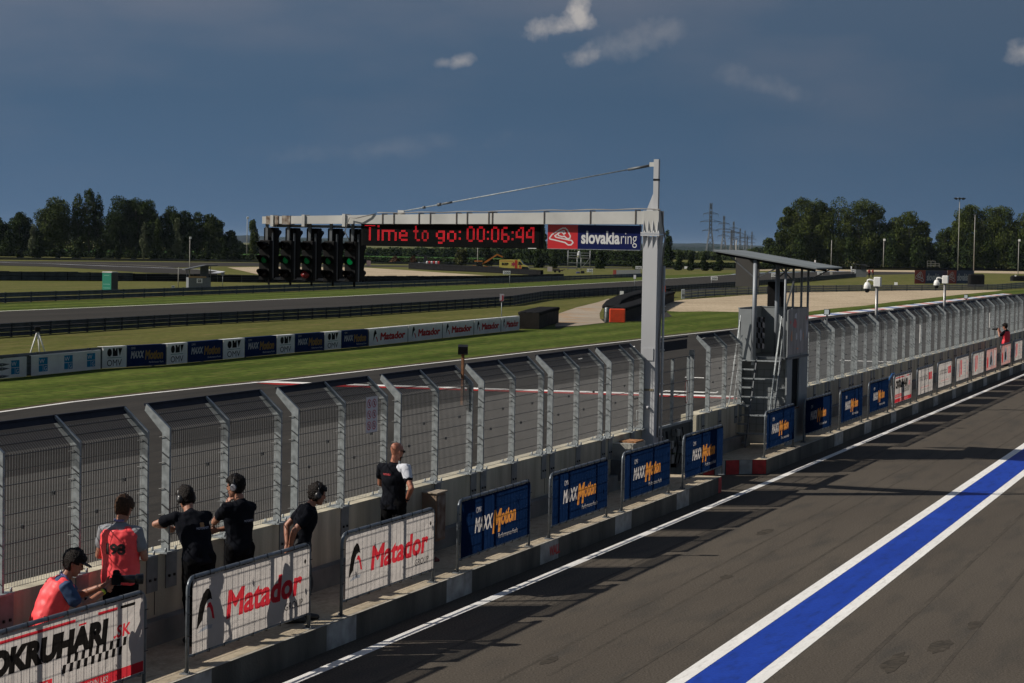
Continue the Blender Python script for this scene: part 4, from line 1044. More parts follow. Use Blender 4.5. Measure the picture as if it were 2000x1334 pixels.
def signal(px, label, glow, redball=False):
    x = gx_(px); T = thing('signal_column', label, 'traffic light', G0 + Vector((NX * x, NY * x, 0)), ROT_T, 'start signal columns under the gantry arm')
    mb = MB(); mb.beam((-.0, .0, 5.52), (-.0, .0, 4.95), .05, .06); mb.beam((0, .0, 5.2), (0, .22, 5.2), .04, .04); mb.build('hanger', galv_dk, T)
    mb = MB(); mb.cbox(-.135, .135, -.12, .02, 4.27, 5.14, .015); fr = mb.build('front_housing', housm, T)
    mb = MB(); mb.cbox(-.135, .135, .10, .34, 4.30, 5.42, .015); bk_ = mb.build('rear_housing', hoodm, T)
    mb = MB(); mb.box(.10, .125, .021, .099, 4.3, 5.3); mb.build('spacer', galv_dk, T)
    for z in (5.01, 4.71, 4.41):
        hm = hood_mb(-1, z); hh = MB(); hh.add([(q[0], q[1] - .12, q[2]) for q in hm.v], hm.f); hh.build('hood', hoodm, fr)
        mt_ = lens_off if z != 4.71 else glow
        if redball and z == 4.41: continue
        mb = MB(); mb.lathe([(.0, -.145), (.045, -.14), (.074, -.122)], (0, 0, z), 16, axis='y'); mb.build('lens', mt_, fr)
    for z in (5.27, 4.97, 4.67, 4.41):
        hm = hood_mb(1, z); hh = MB(); hh.add([(q[0], q[1] + .34, q[2]) for q in hm.v], hm.f); hh.build('hood', hoodm, bk_)
    if redball:
        mb = MB(); mb.lathe([(.0, -.31), (.045, -.30), (.08, -.265), (.097, -.21), (.095, -.16), (.08, -.122)], (0, 0, 4.41), 20, axis='y'); mb.build('red_lamp', mat('red_lamp', (.17, .012, .012), .18), fr)
    mb = MB(); mb.box(-.02, .02, .1, .13, 4.16, 4.27); mb.build('lower_pin', hoodm, T)
    return T
sl = [(519, 'leftmost start signal column at the tip of the gantry arm, dim green lamp', lens_g[0], False), (561, 'second start signal column from the tip of the arm, green lamp', lens_g[1], False),
      (602.5, 'middle start signal column with a bulging dark red lower lamp', lens_g[1], True), (644, 'fourth start signal column from the tip of the arm, very dim green lamp', lens_g[0], False), (686, 'start signal column next to the message board, bright green lamp', lens_g[2], False)]
for q in sl: signal(*q)
T = thing('signal_rail', 'dark rails holding the five start signal columns under the arm', 'rail', G0, ROT_T)
mb = MB(); mb.box(gx_(527), gx_(700), .04, .12, 5.43, 5.49); mb.build('top_rail', galv_dk, T)
mb = MB(); mb.box(gx_(527), gx_(692), .15, .20, 4.275, 4.325); mb.build('bottom_rail', mat('rail_pale', (.26, .26, .28), .5), T)

# ------------------------------------------------------------------ mesh gate with service panel right of the pole
T = thing('mesh_gate', 'steel mesh gate with a cluttered service panel below, right of the gantry pole', 'gate', W(43.55, -12.66), ROT_S)
mb = MB(); Lg = 3.15
for x in (0.05, 1.45, 2.75): mb.beam((x, 0, 1.30), (x, 0, 2.72), .06, .06)
mb.beam((3.02, 0, 0.9), (3.02, 0, 2.85), .11, .05); mb.beam((0, 0, 1.28), (Lg, 0, 1.28), .05, .05)
mb.build('frame', galv, T)
mb = MB()
for i in range(1, 60): x = Lg * i / 60; mb.add([(x - .003, -.03, 1.3), (x + .003, -.03, 1.3), (x + .003, -.03, 2.75), (x - .003, -.03, 2.75)], [(0, 1, 2, 3)])
for k in range(6): mb.beam((0, -.035, 1.38 + .27 * k), (Lg, -.035, 1.38 + .27 * k), .012)
mb.build('wire_panel', wire_d, T)
mb = MB(); mb.box(-.1, Lg + .15, .19, .20, 2.87, 3.08); mb.beam((-.2, .235, 3.13), (Lg + .3, .235, 3.13), .03); mb.build('shade_net', net_dark, T)
mb = MB()
for i in range(16): a0, a1 = R(i * 22.5), R(i * 22.5 + 22.5); mb.beam((2.45 + .12 * math.cos(a0), -.05, 1.95 + .26 * math.sin(a0)), (2.45 + .12 * math.cos(a1), -.05, 1.95 + .26 * math.sin(a1)), .012)
mb.build('wire_coil', mat('coil_red', (.10, .03, .03), .6), T)
mb = MB(); mb.box(0, Lg, .0, .04, .12, 1.25); mb.build('back_plate', mat('panel_dark', (.05, .055, .05), .7, var=.4, scale=4), T)
rr = random.Random(8)
mb = MB()
for i in range(26):
    x = rr.uniform(.1, 2.7); z = rr.uniform(.25, 1.05); w_ = rr.uniform(.06, .28); h_ = rr.uniform(.05, .22); mb.box(x, x + w_, -rr.uniform(.04, .16), -.002 - i * .0003, z, z + h_, rr.choice([0, 0, 1, 2, 3]))
for i in range(6): x = rr.uniform(.2, 2.6); mb.tube([(x, -.1, 1.2), (x + .1, -.13, .8), (x - .05, -.1, .4)], .014, 5, 1)
mb.build('electrical_boxes', [galv_dk, black_m, mat('panel_green', (.10, .13, .08), .6), mat('panel_pale', (.22, .22, .20), .6)], T)
mb = MB(); mb.box(-.3, Lg + .2, -.02, 0, .02, .11); mb.build('blue_sill', mat('sill_blue', (.05, .10, .32), .6), T)

# ------------------------------------------------------------------ race control tower
S0, S1, TL, TR = 51.62, 53.95, -12.86, -11.62
TW = thing('control_tower', 'grey steel lookout tower with a tilted corrugated roof and steep stairs', 'tower', W(S0, TR), ROT_T)
# local: x = t - TR (negative to the track), y = s - S0
wd = TR - TL; dp = S1 - S0; zf = 2.50; zr = 3.66
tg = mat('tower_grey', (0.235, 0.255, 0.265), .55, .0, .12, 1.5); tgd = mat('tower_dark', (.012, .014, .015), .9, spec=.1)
mb = MB()
mb.box(-wd, -wd + .04, 0, dp, ZP, zf - .06)                 # track side wall
mb.box(-wd + .04, -.04, .36, .40, ZP, zf - .06)             # front wall behind the stairs
mb.box(-wd + .04, -.04, dp - .04, dp, ZP, zf - .06)
mb.box(-.04, 0, 0, .55, ZP, zf - .06); mb.box(-.04, 0, 1.35, dp, ZP, zf - .06); mb.box(-.04, 0, .55, 1.35, 2.44, zf - .06); mb.box(-.04, 0, .55, 1.35, ZP, 1.22)
mb.build('lower_wall', tg, TW)
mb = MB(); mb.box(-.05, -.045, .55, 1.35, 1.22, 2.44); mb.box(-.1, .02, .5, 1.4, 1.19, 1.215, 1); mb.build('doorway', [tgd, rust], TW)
mb = MB(); mb.box(-wd - .02, .02, -.02, dp + .02, zf - .06, zf); mb.build('floor', galv_dk, TW)
mb = MB()
mb.box(-wd, -wd + .33, -.03, 0.0, zf - .12, zr)               # front-left panel
mb.box(-wd, -wd + .03, 0.001, dp, zf, zr); mb.box(-wd + .03, -.03, dp - .03, dp, zf, zr); mb.box(-.03, 0, 0, dp, zf, zr)
mb.build('balcony_panel', tg, TW)
mb = MB(); mb.beam((-wd, 0, zr + .015), (-wd, dp, zr + .015), .04, .03); mb.beam((-wd, dp - .02, zr + .015), (0, dp - .02, zr + .015), .04, .03); mb.build('top_rail', galv, TW)
# poster on the pit side
pm = mat('poster', (.26, .265, .30), .35, var=.5, scale=1.9, col2=(.36, .33, .36), stretch=(1, 2.2, .7), detail=3)
mb = MB(); mb.box(.002, .012, .02, dp - .05, zf + .06, zr + .02); po = mb.build('poster', pm, TW)
mb = MB(); rr = random.Random(4)
for (y, z, w_, h_, c_) in ((1.25, 2.75, .3, .5, 2), (.6, 3.4, .35, .2, 2), (2.0, 2.9, .2, .5, 2), (.8, 2.85, .2, .3, 2), (.45, 3.15, .5, .30, 0), (.25, 2.85, .22, .25, 1), (.28, 2.98, .15, .2, 1), (1.6, 2.8, .12, .35, 1), (.9, 2.65, .3, .06, 1), (1.9, 3.35, .2, .16, 0), (.15, 3.3, .12, .12, 0)):
    n = 7; pts = [(.016, y + w_ * (.5 + .5 * math.cos(2 * math.pi * i / n) * rr.uniform(.5, 1.1)), z + h_ * (.5 + .5 * math.sin(2 * math.pi * i / n) * rr.uniform(.5, 1.1))) for i in range(n)]
    mb.add(pts, [tuple(range(n))], c_)
mb.build('poster_pattern', [mat('poster_red', (.60, .10, .12), .4), mat('poster_orange', (.65, .24, .09), .4), mat('poster_pale', (.62, .62, .68), .4)], po)
# roof: falls towards the pit lane
zh, zl = 5.09, 4.70
xa, xb = -wd - .62, .72; ya, yb = -.25, dp + .55
mb = MB(); nC = 62
vs = []; fs = []
for i in range(nC + 1):
    y = ya + (yb - ya) * i / nC; dz = .018 if i % 2 else 0
    vs += [(xa, y, zh + dz), (xb, y, zl + dz)]
fs = [(2 * i, 2 * i + 1, 2 * i + 3, 2 * i + 2) for i in range(nC)]
o = len(vs); vs += [(x, y, z - .03) for x, y, z in vs]; fs += [(o + 2 * i, o + 2 * i + 2, o + 2 * i + 3, o + 2 * i + 1) for i in range(nC)]
fs += [(0, 1, o + 1, o), (2 * nC, o + 2 * nC, o + 2 * nC + 1, 2 * nC + 1)] + [(2 * i + 1, 2 * i + 3, o + 2 * i + 3, o + 2 * i + 1) for i in range(nC)] + [(2 * i, o + 2 * i, o + 2 * i + 2, 2 * i + 2) for i in range(nC)]
mb.add(vs, fs); rf = mb.build('roof', mat('roof_sheet', (.17, .19, .20), .5, .1, .12, 1), TW)
mb = MB()
def rz(x): return zh + (zl - zh) * (x - xa) / (xb - xa) - .06
for y in (ya + .12, dp * .5, yb - .2): mb.beam((xa + .05, y, rz(xa) - .0), (xb - .05, y, rz(xb)), .06, .06)
mb.build('rafters', tgd, rf)
stm = mat('post_bluegrey', (.20, .22, .245), .45, .1)
for (x, y, r_) in ((-wd + .42, -.12, .055), (-wd + .72, 1.0, .055), (-.32, 1.9, .03), (-.10, .05, .03), (-.02, dp - .06, .03), (-.02, 1.5, .03)):
    mb = MB(); z0 = zf if r_ < .05 else zf - .2; mb.tube([(x, y, z0), (x, y, rz(x))], r_, 10); mb.build('roof_post', stm, TW)
mb = MB()
mb.beam((-wd + .42, -.12, 4.42), (-wd - .25, -.12, rz(-wd - .25)), .03); mb.beam((-wd + .42, -.12, 4.42), (-.12, -.05, rz(-.12)), .03)
mb.beam((-.02, dp - .06, 4.35), (.55, dp - .06, rz(.55)), .03); mb.beam((-wd + .72, 1.0, 4.42), (-.1, 1.0, rz(-.1)), .03); mb.beam((-.1, .05, 3.6), (.12, .05, 4.45), .03, .035)
mb.beam((-.32, 1.9, 4.35), (-.9, 1.9, rz(-.9)), .03)
mb.build('brace', galv_dk, TW)
mb = MB(); mb.box(-wd - .74, -wd - .12, dp + .2, dp + .24, 4.16, 4.95); mb.build('hanging_board', mat('board_brown', (.05, .048, .045), .8), TW)
mb = MB(); mb.cbox(-.98, -.60, dp - .45, dp - .1, zr + .03, zr + .66, .02); sp = mb.build('loudspeaker', blackmatt, TW)
mb = MB(); mb.lathe([(.015, 0), (.012, -.004)], (-.72, dp - .455, zr + .14), 8, axis='y'); mb.build('speaker_badge', white_pl, sp)
mb = MB(); 
for i in range(5):
    for j in range(6): 
        mb.add([(-wd + .36 + i * .055, .10 + (i % 2) * .03, 2.7 + j * .13), (-wd + .41 + i * .055, .12 + (i % 2) * .03, 2.68 + j * .13), (-wd + .41 + i * .055, .11 + (i % 2) * .03, 2.81 + j * .13), (-wd + .36 + i * .055, .09 + (i % 2) * .03, 2.83 + j * .13)], [(0, 1, 2, 3)], (i + j) % 2)
mb.build('chequered_flag', [mat('flag_white_shaded', (.16, .16, .18), .8), black_m], TW)  # white squares darkened, shade is put into their colour
# stairs, steep, rising away from the camera
SX = [-wd + .08, -wd + .50, -.14]
mb = MB(); y0s, y1s = -1.08, -.06
for x in SX: mb.beam((x, y0s, ZP), (x, y1s, zf), .03, .09)
st_ = mb.build('stringer', galv_dk, TW)
mb = MB(); n = 10
for k in range(n):
    f = (k + .5) / n; y = y0s + (y1s - y0s) * f; z = ZP + (zf - ZP) * f
    if k % 2 == 0 or k < 1: mb.box(SX[0] + .016, SX[1] - .016, y - .12, y + .07, z, z + .03)
    else: mb.box(SX[1] + .016, SX[2] - .016, y - .12, y + .07, z, z + .03); 
    if k % 2 == 1 : mb.box(SX[0] + .016, SX[1] - .016, y - .09, y + .05, z, z + .025)
mb.build('step', galv, TW)
mb = MB()
for x in (SX[0], SX[2]):
    mb.tube([(x, y0s - .02, ZP), (x, y0s - .05, ZP + 1.0), (x, y1s - .1, zf + 1.0), (x, y1s - .02, zf)], .018, 8)
    mb.tube([(x + .03, y0s + .08, ZP + .5), (x + .03, y1s - .02, zf + .52)], .014, 6)
mb.build('handrail', galv, TW)
mb = MB()
for i in range(7): x = SX[0] + (SX[2] - SX[0]) * i / 6; mb.beam((x, .33, ZP + .2), (x, .33, zf - .3), .008)
for k in range(10): mb.beam((SX[0], .33, ZP + .3 + .17 * k), (SX[2], .33, ZP + .3 + .17 * k), .008)
mb.build('grille', galv_dk, TW)
T = thing('equipment_case', 'dark cases and a pale board stacked between the tower and the shaded banner', 'case', W(52.4, -11.8, ZP), ROT_S)
mb = MB(); mb.cbox(0, .4, 0, .3, 0, .75, .02); mb.build('case', blackmatt, T); mb = MB(); mb.beam((.1, -.1, 0), (.05, -.02, .62), .3, .03); mb.build('pale_board', galv_dk, T)
# ================================================================== rails, banners and things across the track
def yh(px): return 481 + .0175 * (px - 1000)
def mpp(px, yb): return CAM_H / (yb - yh(px))
def zpx(px, yb, y): return (yb - y) * mpp(px, yb)
def facing(p): return -math.atan2(p.x, p.y)
def path_pts(pxs):
    out = []
    for a, b in zip(pxs, pxs[1:]):
        A_, B_ = P(a[0], a[1]), P(b[0], b[1])
        out.append((A_, a[2], B_, b[2]))
    return out
def guard_rail(name, label, cat, pxs, nr=2, spacing=4.0, rmat=rail_m, pmat=rail_dk, gap=.07, ragged=0, wide=.08):
    """pxs: (bearing px, ground py, height m)"""
    segs = path_pts(pxs); O = segs[0][0]
    T = thing(name, label, cat, O)
    total = sum((b - a).length for a, _, b, _ in segs)
    sp = spacing; rest = MB(); cnt = 0
    d0 = 0.0; nxt = 0.0
    rails = [MB() for _ in range(nr)]
    rr = random.Random(len(label))
    for a, ha, b, hb in segs:
        L_ = (b - a).length; d = (b - a).normalized(); nn = Vector((d.y, -d.x, 0))   # towards the camera side
        for i, mb in enumerate(rails):
            def zz(h, k): lo = .02 + (h - .02) * i / nr + gap / 2; hi = .02 + (h - .02) * (i + 1) / nr - gap / 2; return lo + (hi - lo) * k
            prof = [(.02, 0), (.06, .18), (.02, .35), (.02, .65), (.06, .82), (.02, 1), (-.0, 1), (0, 0)]
            vs = []
            for (p, h) in ((a, ha), (b, hb)):
                for q, k in prof: v = p - O + nn * (q + wide * .5); vs.append((v.x, v.y, zz(h, k)))
            n = len(prof); mb.add(vs, [(j, (j + 1) % n, n + (j + 1) % n, n + j) for j in range(n)])
        while nxt <= d0 + L_:
            f = (nxt - d0) / L_; p = a.lerp(b, f); h = ha + (hb - ha) * f
            q = MB(); hw = wide * .5
            q.box(-.06, .06, -hw - .05, hw - .02, 0, h + .005)
            if ragged: q.box(-sp / 2 + .04, sp / 2 - .04, -.2, hw, 0, h * .99 + rr.uniform(-.04, .05))
            cnt += 1
            if cnt <= 96: q.build('post', pmat, T, (p - O).to_tuple(), math.atan2(d.y, d.x))
            else:
                c_, s_ = d.x, d.y; rest.add([(v[0] * c_ - v[1] * s_ + p.x - O.x, v[0] * s_ + v[1] * c_ + p.y - O.y, v[2]) for v in q.v], q.f)
            nxt += sp
        d0 += L_
    for mb in rails: mb.build('rail', rmat, T)
    if rest.v: rest.build('post', pmat, T)['kind'] = 'stuff'
    return T
rail_post = mat('rail_post', (.028, .032, .037), .8, spec=.15)
G1 = [(-200, 756, .88), (0, 740.5, .87), (190, 721, .86), (318, 713.5, .86), (533, 693, .86), (713, 677, .85), (791, 668.5, .84), (1010, 645, .82)]
guard_rail('guard_rail', 'low guard rail along the grass verge, hung with sponsor banners', 'guard rail', G1, 2, 4.0, gap=.0)
G2 = [(-200, 672, .75), (0, 659, .72), (330, 637, .70), (660, 620, .74), (850, 607, .78), (1000, 597, .86), (1060, 586, .86), (1180, 577.5, .86), (1253, 573, .85), (1314, 569.6, .74), (1400, 563, .74), (1540, 553, .74), (1671, 541.6, .8)]
guard_rail('guard_rail', 'dark three rail barrier with closely spaced posts in front of the back straight', 'guard rail', G2, 3, 2.0, rail_dk, rail_post, .016)
G3 = [(-200, 601, .83), (0, 592, .83), (330, 579, .79), (660, 566, .79), (1000, 553, .81), (1199, 543, .62), (1253, 541, .6)]
guard_rail('guard_rail', 'two rail guard rail on the far side of the back straight behind the marker boards', 'guard rail', G3, 2, 4.0, rail_m, rail_dk, .045)
G4 = [(-200, 547, 1.1), (0, 548, 1.1), (257, 549, 1.05)]
guard_rail('tyre_barrier', 'dark tyre barrier behind the green portable toilet, left of the hut', 'tyre barrier', G4, 2, 3.0, rail_dk, blackmatt, .05, ragged=1, wide=.5)
G4b = [(262, 549, .95), (330, 549.5, .95), (508, 552, .95), (715, 552.5, .92), (940, 549, .74), (1060, 545, .72), (1099, 543, .7)]
guard_rail('tyre_barrier', 'long dark tyre barrier behind the hut and the signal columns', 'tyre barrier', G4b, 2, 3.0, rail_dk, blackmatt, .04, ragged=1, wide=.3)
G5 = [(-200, 506, .62), (0, 507.3, .6), (330, 510.5, .6), (724, 515.3, .55), (1024, 518.8, .62), (1253, 521.2, .62), (1435, 523.4, .62)]
guard_rail('guard_rail', 'farthest dark guard rail in front of the conifer row', 'guard rail', G5, 2, 4.0, rail_dk, rail_dk, .02)
G6 = [(1440, 523.6, .8), (1560, 525.4, .8), (1700, 527.0, .85), (1900, 528.8, .85), (2080, 531, .85)]
guard_rail('guard_rail', 'black far barrier at the foot of the big trees on the right', 'guard rail', G6, 2, 4.0, blackmatt, blackmatt, .02)
G7 = [(1336, 583.6, .93), (1370, 580, .92), (1400, 578, .9), (1462, 575.5, .88), (1540, 571.5, .86), (1690, 568.5, .82), (1800, 567.6, .8), (1945, 566, .81), (2000, 562.2, .9), (2060, 556, 1.0)]
guard_rail('guard_rail', 'curved grey guard rail along the back edge of the gravel trap', 'guard rail', G7, 3, 4.0, mat('rail_grey', (.20, .205, .205), .6, .1, .2, 2), rail_dk, .05)
T = thing('rail_end', 'pale steel end plate where the curved guard rail begins', 'rail end', P(1337, 584), facing(P(1337, 584)))
mb = MB(); mb.cbox(-.35, .05, -.2, .2, 0, 1.0, .05); mb.build('end_plate', galv, T); mb = MB(); mb.box(-.30, .0, -.22, -.201, .3, .5); mb.build('label_plate', galv_dk, T)
T = guard_rail('tyre_barrier', 'dark tyre wall across the grass between the ambulance and the red and white block', 'tyre barrier', [(802, 525, 1.3), (850, 528, 1.3), (930, 531.5, 1.2), (985, 534, 1.05), (1060, 538, .9)], 1, 2.0, blackmatt, blackmatt, .02, ragged=1, wide=.8)
# blue-grey panel fence by the one hundred board
T = guard_rail('panel_fence', 'pale blue grey panel fence at the end of the far guard rail', 'fence', [(1199, 542.8, .62), (1253, 540.5, .62)], 2, 4, mat('panel_blue', (.10, .15, .18), .6), rail_dk, .02)
T = thing('board_row', 'row of small pale boards standing behind the blue grey panel fence', 'board row', P(1198, 538), 0)
O = P(1198, 538)
for i in range(9):
    p = P(1200 + 5.9 * i, 538 - .15 * i) - O; mb = MB(); mb.box(-.25, .35, -.04, .04, .05, 1.0); mb.build('board', mat('board_pale', (.34, .35, .36), .6) if i != 0 else mat('board_red', (.40, .08, .06), .6), T, p.to_tuple(), 0)

# banners hanging on the first guard rail
g_white = cloth_mat('hung_white', (0.85, 0.86, 0.88), .40); g_navy = cloth_mat('hung_navy', (0.018, 0.040, 0.135), .45); g_black = cloth_mat('hung_black', (.02, .02, .022), .3)
g_red = cloth_mat('hung_red', (.55, .05, .05), .45); g_oran = cloth_mat('hung_orange', (.40, .24, .08), .45); g_blue = cloth_mat('hung_blue', (.03, .27, .52), .45); g_green = cloth_mat('hung_green', (.10, .28, .28), .4); g_lw = cloth_mat('hung_letter', (.62, .62, .66), .45)
aw_omv = artwork('g_omv', 2.0, .80, g_white, [([circle(.60, .58, .19, .15)], g_black, 'emblem'),
    ([[(.86, .44), (.86, .74), (1.0, .74), (1.08, .64), (1.16, .74), (1.26, .74), (1.26, .44)]], g_black, 'emblem'), ([[(1.30, .74), (1.64, .74), (1.44, .43)]], g_black, 'emblem'), ([rect(.40, .375, 1.58, .39)], g_green, 'lettering'),
    (text_polys('OMV', .40, .07, 1.20, .24, 0, .0), g_black, 'lettering')])
aw_maxx = artwork('g_maxx', 3.0, .80, g_navy, [(text_polys('OMV', .30, .66, .34, .085), g_lw, 'lettering'), (text_polys('MAXX', .28, .33, .98, .25, .2, .04), g_lw, 'lettering'),
    (text_polys('Motion', 1.38, .27, 1.42, .32, .16, .05), g_oran, 'lettering'), (text_polys('Performance Fuels', 1.7, .11, 1.15, .07, .1, .01), g_lw, 'lettering')])
sw = [(0, 0), (.01, .12), (.04, .40), (.10, .52), (.18, .52), (.26, .36), (.22, .33), (.16, .30), (.11, .2)]
aw_mat = artwork('g_mat', 3.0, .80, g_white, [([[(.32 + x, .2 + y) for x, y in sw]], g_black, 'emblem'), ([[(.50, .36), (.56, .42), (.64, .3), (.68, .16), (.62, .16), (.57, .3)]], g_red, 'emblem'),
    (text_polys('Matador', .84, .24, 1.95, .32, .14, .05), g_red, 'lettering')])
def wgi(x): 
    return [rect(x, .13, x + .25, .39), rect(x + .27, .13, x + .54, .39), rect(x, .41, x + .54, .70)]
def wga(n, w):
    items = []
    for i in range(n):
        x = (w / n) * (i + .5) - .25 + (.08 if i else -.02)
        items += [(wgi(x), g_blue, 'emblem'), (text_polys('W', x + .03, .47, .32, .17, 0, .0) + text_polys('G', x + .33, .17, .16, .17, 0, .0), g_white, 'lettering')]
    return artwork('g_wg%d' % n, w, .80, g_white, items)
def g1_banner(px0, px1, art, wdesign, label, group, nm='hung_banner', dz=.03, ht=.84, lean=.0):
    def gp(px):
        for a, b in zip(G1, G1[1:]):
            if a[0] <= px <= b[0]:
                # exact along world line
                A_, B_ = P(a[0], a[1]), P(b[0], b[1]); d = P(px, 640) ; d = Vector((d.x, d.y))
                e = Vector((B_.x - A_.x, B_.y - A_.y)); k = (A_.x * d.y - A_.y * d.x) / -(e.x * d.y - e.y * d.x)
                return A_.lerp(B_, k)
    a, b = gp(px0 + .6), gp(px1 - .6); d = (b - a); L_ = d.length; rz = math.atan2(d.y, d.x); nn = Vector((d.y, -d.x, 0)).normalized()
    T = thing(nm, label, 'banner', a + nn * .17 + Vector((0, 0, dz)), rz, group)
    hang(art, T, 0, 0, 0, 'sheet', 0, L_ / wdesign, ht / .80)
    mb = MB(); mb.box(0, L_, -.001, .26, ht + .0005, ht + .012); mb.build('top_fold', art[0][0].materials[0], T)
    return T
gg = 'sponsor banners hung on the low guard rail'
g1_banner(-60, 45.5, wga(2, 3.4), 3.4, 'crumpled white banner with a blue square logo, cut by the left edge of the view', gg, dz=.02, ht=.72)
g1_banner(52.6, 190, wga(3, 4.4), 4.4, 'crumpled white banner with three blue square logos, left of the first OMV panel', gg, dz=.02, ht=.74)
for i, (a, b) in enumerate(((193, 242), (318, 360), (428.5, 472), (533.5, 570), (627, 661))):
    g1_banner(a, b, aw_omv, 2.0, '%s white OMV banner counted from the left on the low guard rail' % ORD[i], gg)
for i, (a, b) in enumerate(((242, 318), (360, 428.5), (472, 533.5), (570, 627), (661, 713))):
    g1_banner(a, b, aw_maxx, 3.0, '%s navy MAXX Motion banner counted from the left on the low guard rail' % ORD[i], gg)
for i, (a, b) in enumerate(((714, 791), (791, 858.5), (858.5, 920), (920, 973), (973, 1010))):
    g1_banner(a, b, aw_mat, 3.0 if i < 4 else 3.0, '%s white Matador banner counted from the left on the low guard rail' % ORD[i], gg)
T = thing('camera_tripod', 'small tripod with white legs standing behind the low guard rail at the far left', 'tripod', P(73, 704), facing(P(73, 704)))
mb = MB()
for a in (-.38, .12, .42): mb.tube([(0, 0, 1.25), (a, .1 * (1 if a > 0 else -1), 0)], .035, 6)
mb.build('leg', white_pl, T); mb = MB(); mb.cbox(-.12, .12, -.1, .1, 1.2, 1.42, .02); mb.build('camera_head', black_m, T)

# tyre stacks
def tyre_block(name, label, pxs, h, w, end=None):
    pts = [P(x, y) for x, y in pxs]; O = pts[0]; T = thing(name, label, 'tyre wall', O)
    mb = MB(); tb = MB(); vs = []
    n = len(pts)
    for i, p in enumerate(pts):
        d = (pts[min(i + 1, n - 1)] - pts[max(i - 1, 0)]).normalized(); nn = Vector((d.y, -d.x, 0)) * w / 2
        a = p - O + nn; b = p - O - nn; vs += [(a.x, a.y, .02), (a.x, a.y, h), (b.x, b.y, h), (b.x, b.y, .02)]
    mb.add(vs, [(4 * i + k, 4 * i + (k + 1) % 4, 4 * i + 4 + (k + 1) % 4, 4 * i + 4 + k) for i in range(n - 1) for k in (0, 2, 3)] + [(0, 1, 2, 3), (4 * n - 1, 4 * n - 2, 4 * n - 3, 4 * n - 4)])
    mb.build('belt', belt, T)
    for a, b in zip(pts, pts[1:]):
        L_ = (b - a).length; k = max(1, int(L_ / .62))
        for i in range(k):
            for sd in (-1, 0, 1):
                p = a.lerp(b, (i + .5) / k) - O; d = (b - a).normalized(); p = p + Vector((d.y, -d.x, 0)) * sd * w / 3.1
                tb.lathe([(.22, h - .16), (.31, h - .12), (.32, h + .03), (.26, h + .07), (.15, h + .05), (.14, h)], (p.x, p.y, 0), 10)
    tb.build('tyres', rubber, T)
    if end: end(T, pts, O)
    return T
tyre_block('tyre_wall', 'big black tyre stack at the right end of the low guard rail', [(1033, 643), (1052, 636), (1073, 630)], 1.0, 1.25)
tyre_block('tyre_wall', 'dark tyre wall with an orange padded end running behind the gantry pole', [(1207, 628), (1254, 611), (1296, 592), (1306, 589)], .92, 1.05)
tyre_block('tyre_wall', 'curved black tyre wall behind the orange padded end', [(1192, 622), (1199, 610), (1217, 599), (1254, 586), (1300, 580)], .88, .95)
p = P(1205.5, 630); T = thing('orange_pad', 'bright orange padded block at the near end of the tyre wall', 'crash pad', p, facing(p))
hw = 15.5 * mpp(1205, 630)
mb = MB(); mb.cbox(-hw, hw, .0, .5, 0.02, .94, .05); mb.build('pad', mat('pad_orange', (.62, .055, .012), .5, var=.12, scale=3, bump=.5, bscale=4), T)
p = P(1184.5, 630); T = thing('grey_bollard', 'grey steel post standing left of the orange padded block', 'bollard', p, facing(p))
mb = MB(); mb.lathe([(.13, 0), (.13, 1.0), (.10, 1.03)], (0, 0, 0), 12); mb.build('post', galv, T); mb = MB(); mb.lathe([(.14, .3), (.14, .34)], (0, 0, 0), 12); mb.lathe([(.14, .66), (.14, .7)], (0, 0, 0), 12); mb.build('band', galv_dk, T)
p = P(1295, 590, .98); p = P(1295, 590); T = thing('orange_box', 'small bright orange box on top of the tyre wall right of the pole', 'box', p + Vector((0, 0, .97)), facing(p))
mb = MB(); mb.cbox(-.22, .22, -.15, .15, 0, .58, .03); mb.build('box', mat('box_orange', (.70, .08, .015), .5), T); mb = MB(); mb.box(-.2, .2, -.16, -.151, .25, .29); mb.build('seam', rust, T)

# signs
sgw = mat('board_white', (.86, .86, .86), .5); sgb = mat('board_black_ink', (.015, .015, .015), .6)
def sign_post(px0, px1, yt, yb, yg, txt, label, wmat=None, pole=True, ink=None, name='marker_board'):
    px = (px0 + px1) / 2; p = P(px, yg); k = mpp(px, yg); w_ = (px1 - px0) * k; h_ = (yb - yt) * k; z0 = (yg - yb) * k
    T = thing(name, label, 'sign', p, facing(p))
    if pole: mb = MB(); mb.tube([(w_ * .42 if txt in ('200', '150', '100') and px < 1300 else -w_ * .42 if txt in ('200', '150', '100', '50') else 0, .03, 0), (w_ * .42 if txt in ('200', '150', '100') and px < 1300 else -w_ * .42 if txt in ('200', '150', '100', '50') else 0, .03, z0 + h_ * .5)], max(.03, k * .35), 6); mb.build('pole', galv, T)
    mb = MB(); mb.box(-w_ / 2, w_ / 2, -.03, .02, z0, z0 + h_); b_ = mb.build('board', wmat or sgw, T)
    if txt:
        me = upright(letter_mesh('lettering', text_polys(txt, -w_ * .40, z0 + h_ * .2, w_ * .8, h_ * .60, 0, .012)), -.045); me.materials.append(ink or sgb); mesh_obj('lettering', me, b_)
    return T
sign_post(982, 996.5, 529, 535.7, 559, '200', 'white 200 metre board left of centre, below the ambulance')
sign_post(1146, 1157.5, 525, 531.3, 545, '150', 'white 150 metre board below the scaffold')
sign_post(1241, 1253, 520, 525.5, 538, '100', 'white 100 metre board close to the gantry pole')
sign_post(1388, 1401, 540, 547, 563, '200', 'white 200 metre board right of the gantry pole')
sign_post(1506, 1518, 534, 540.5, 552, '150', 'white 150 metre board seen under the tower roof')
sign_post(1596, 1606.5, 531, 536, 546, '100', 'white 100 metre board at the right tip of the tower roof')
sign_post(1661.5, 1671.5, 526, 531, 540, '50', 'white 50 metre board left of the far marshal hut')
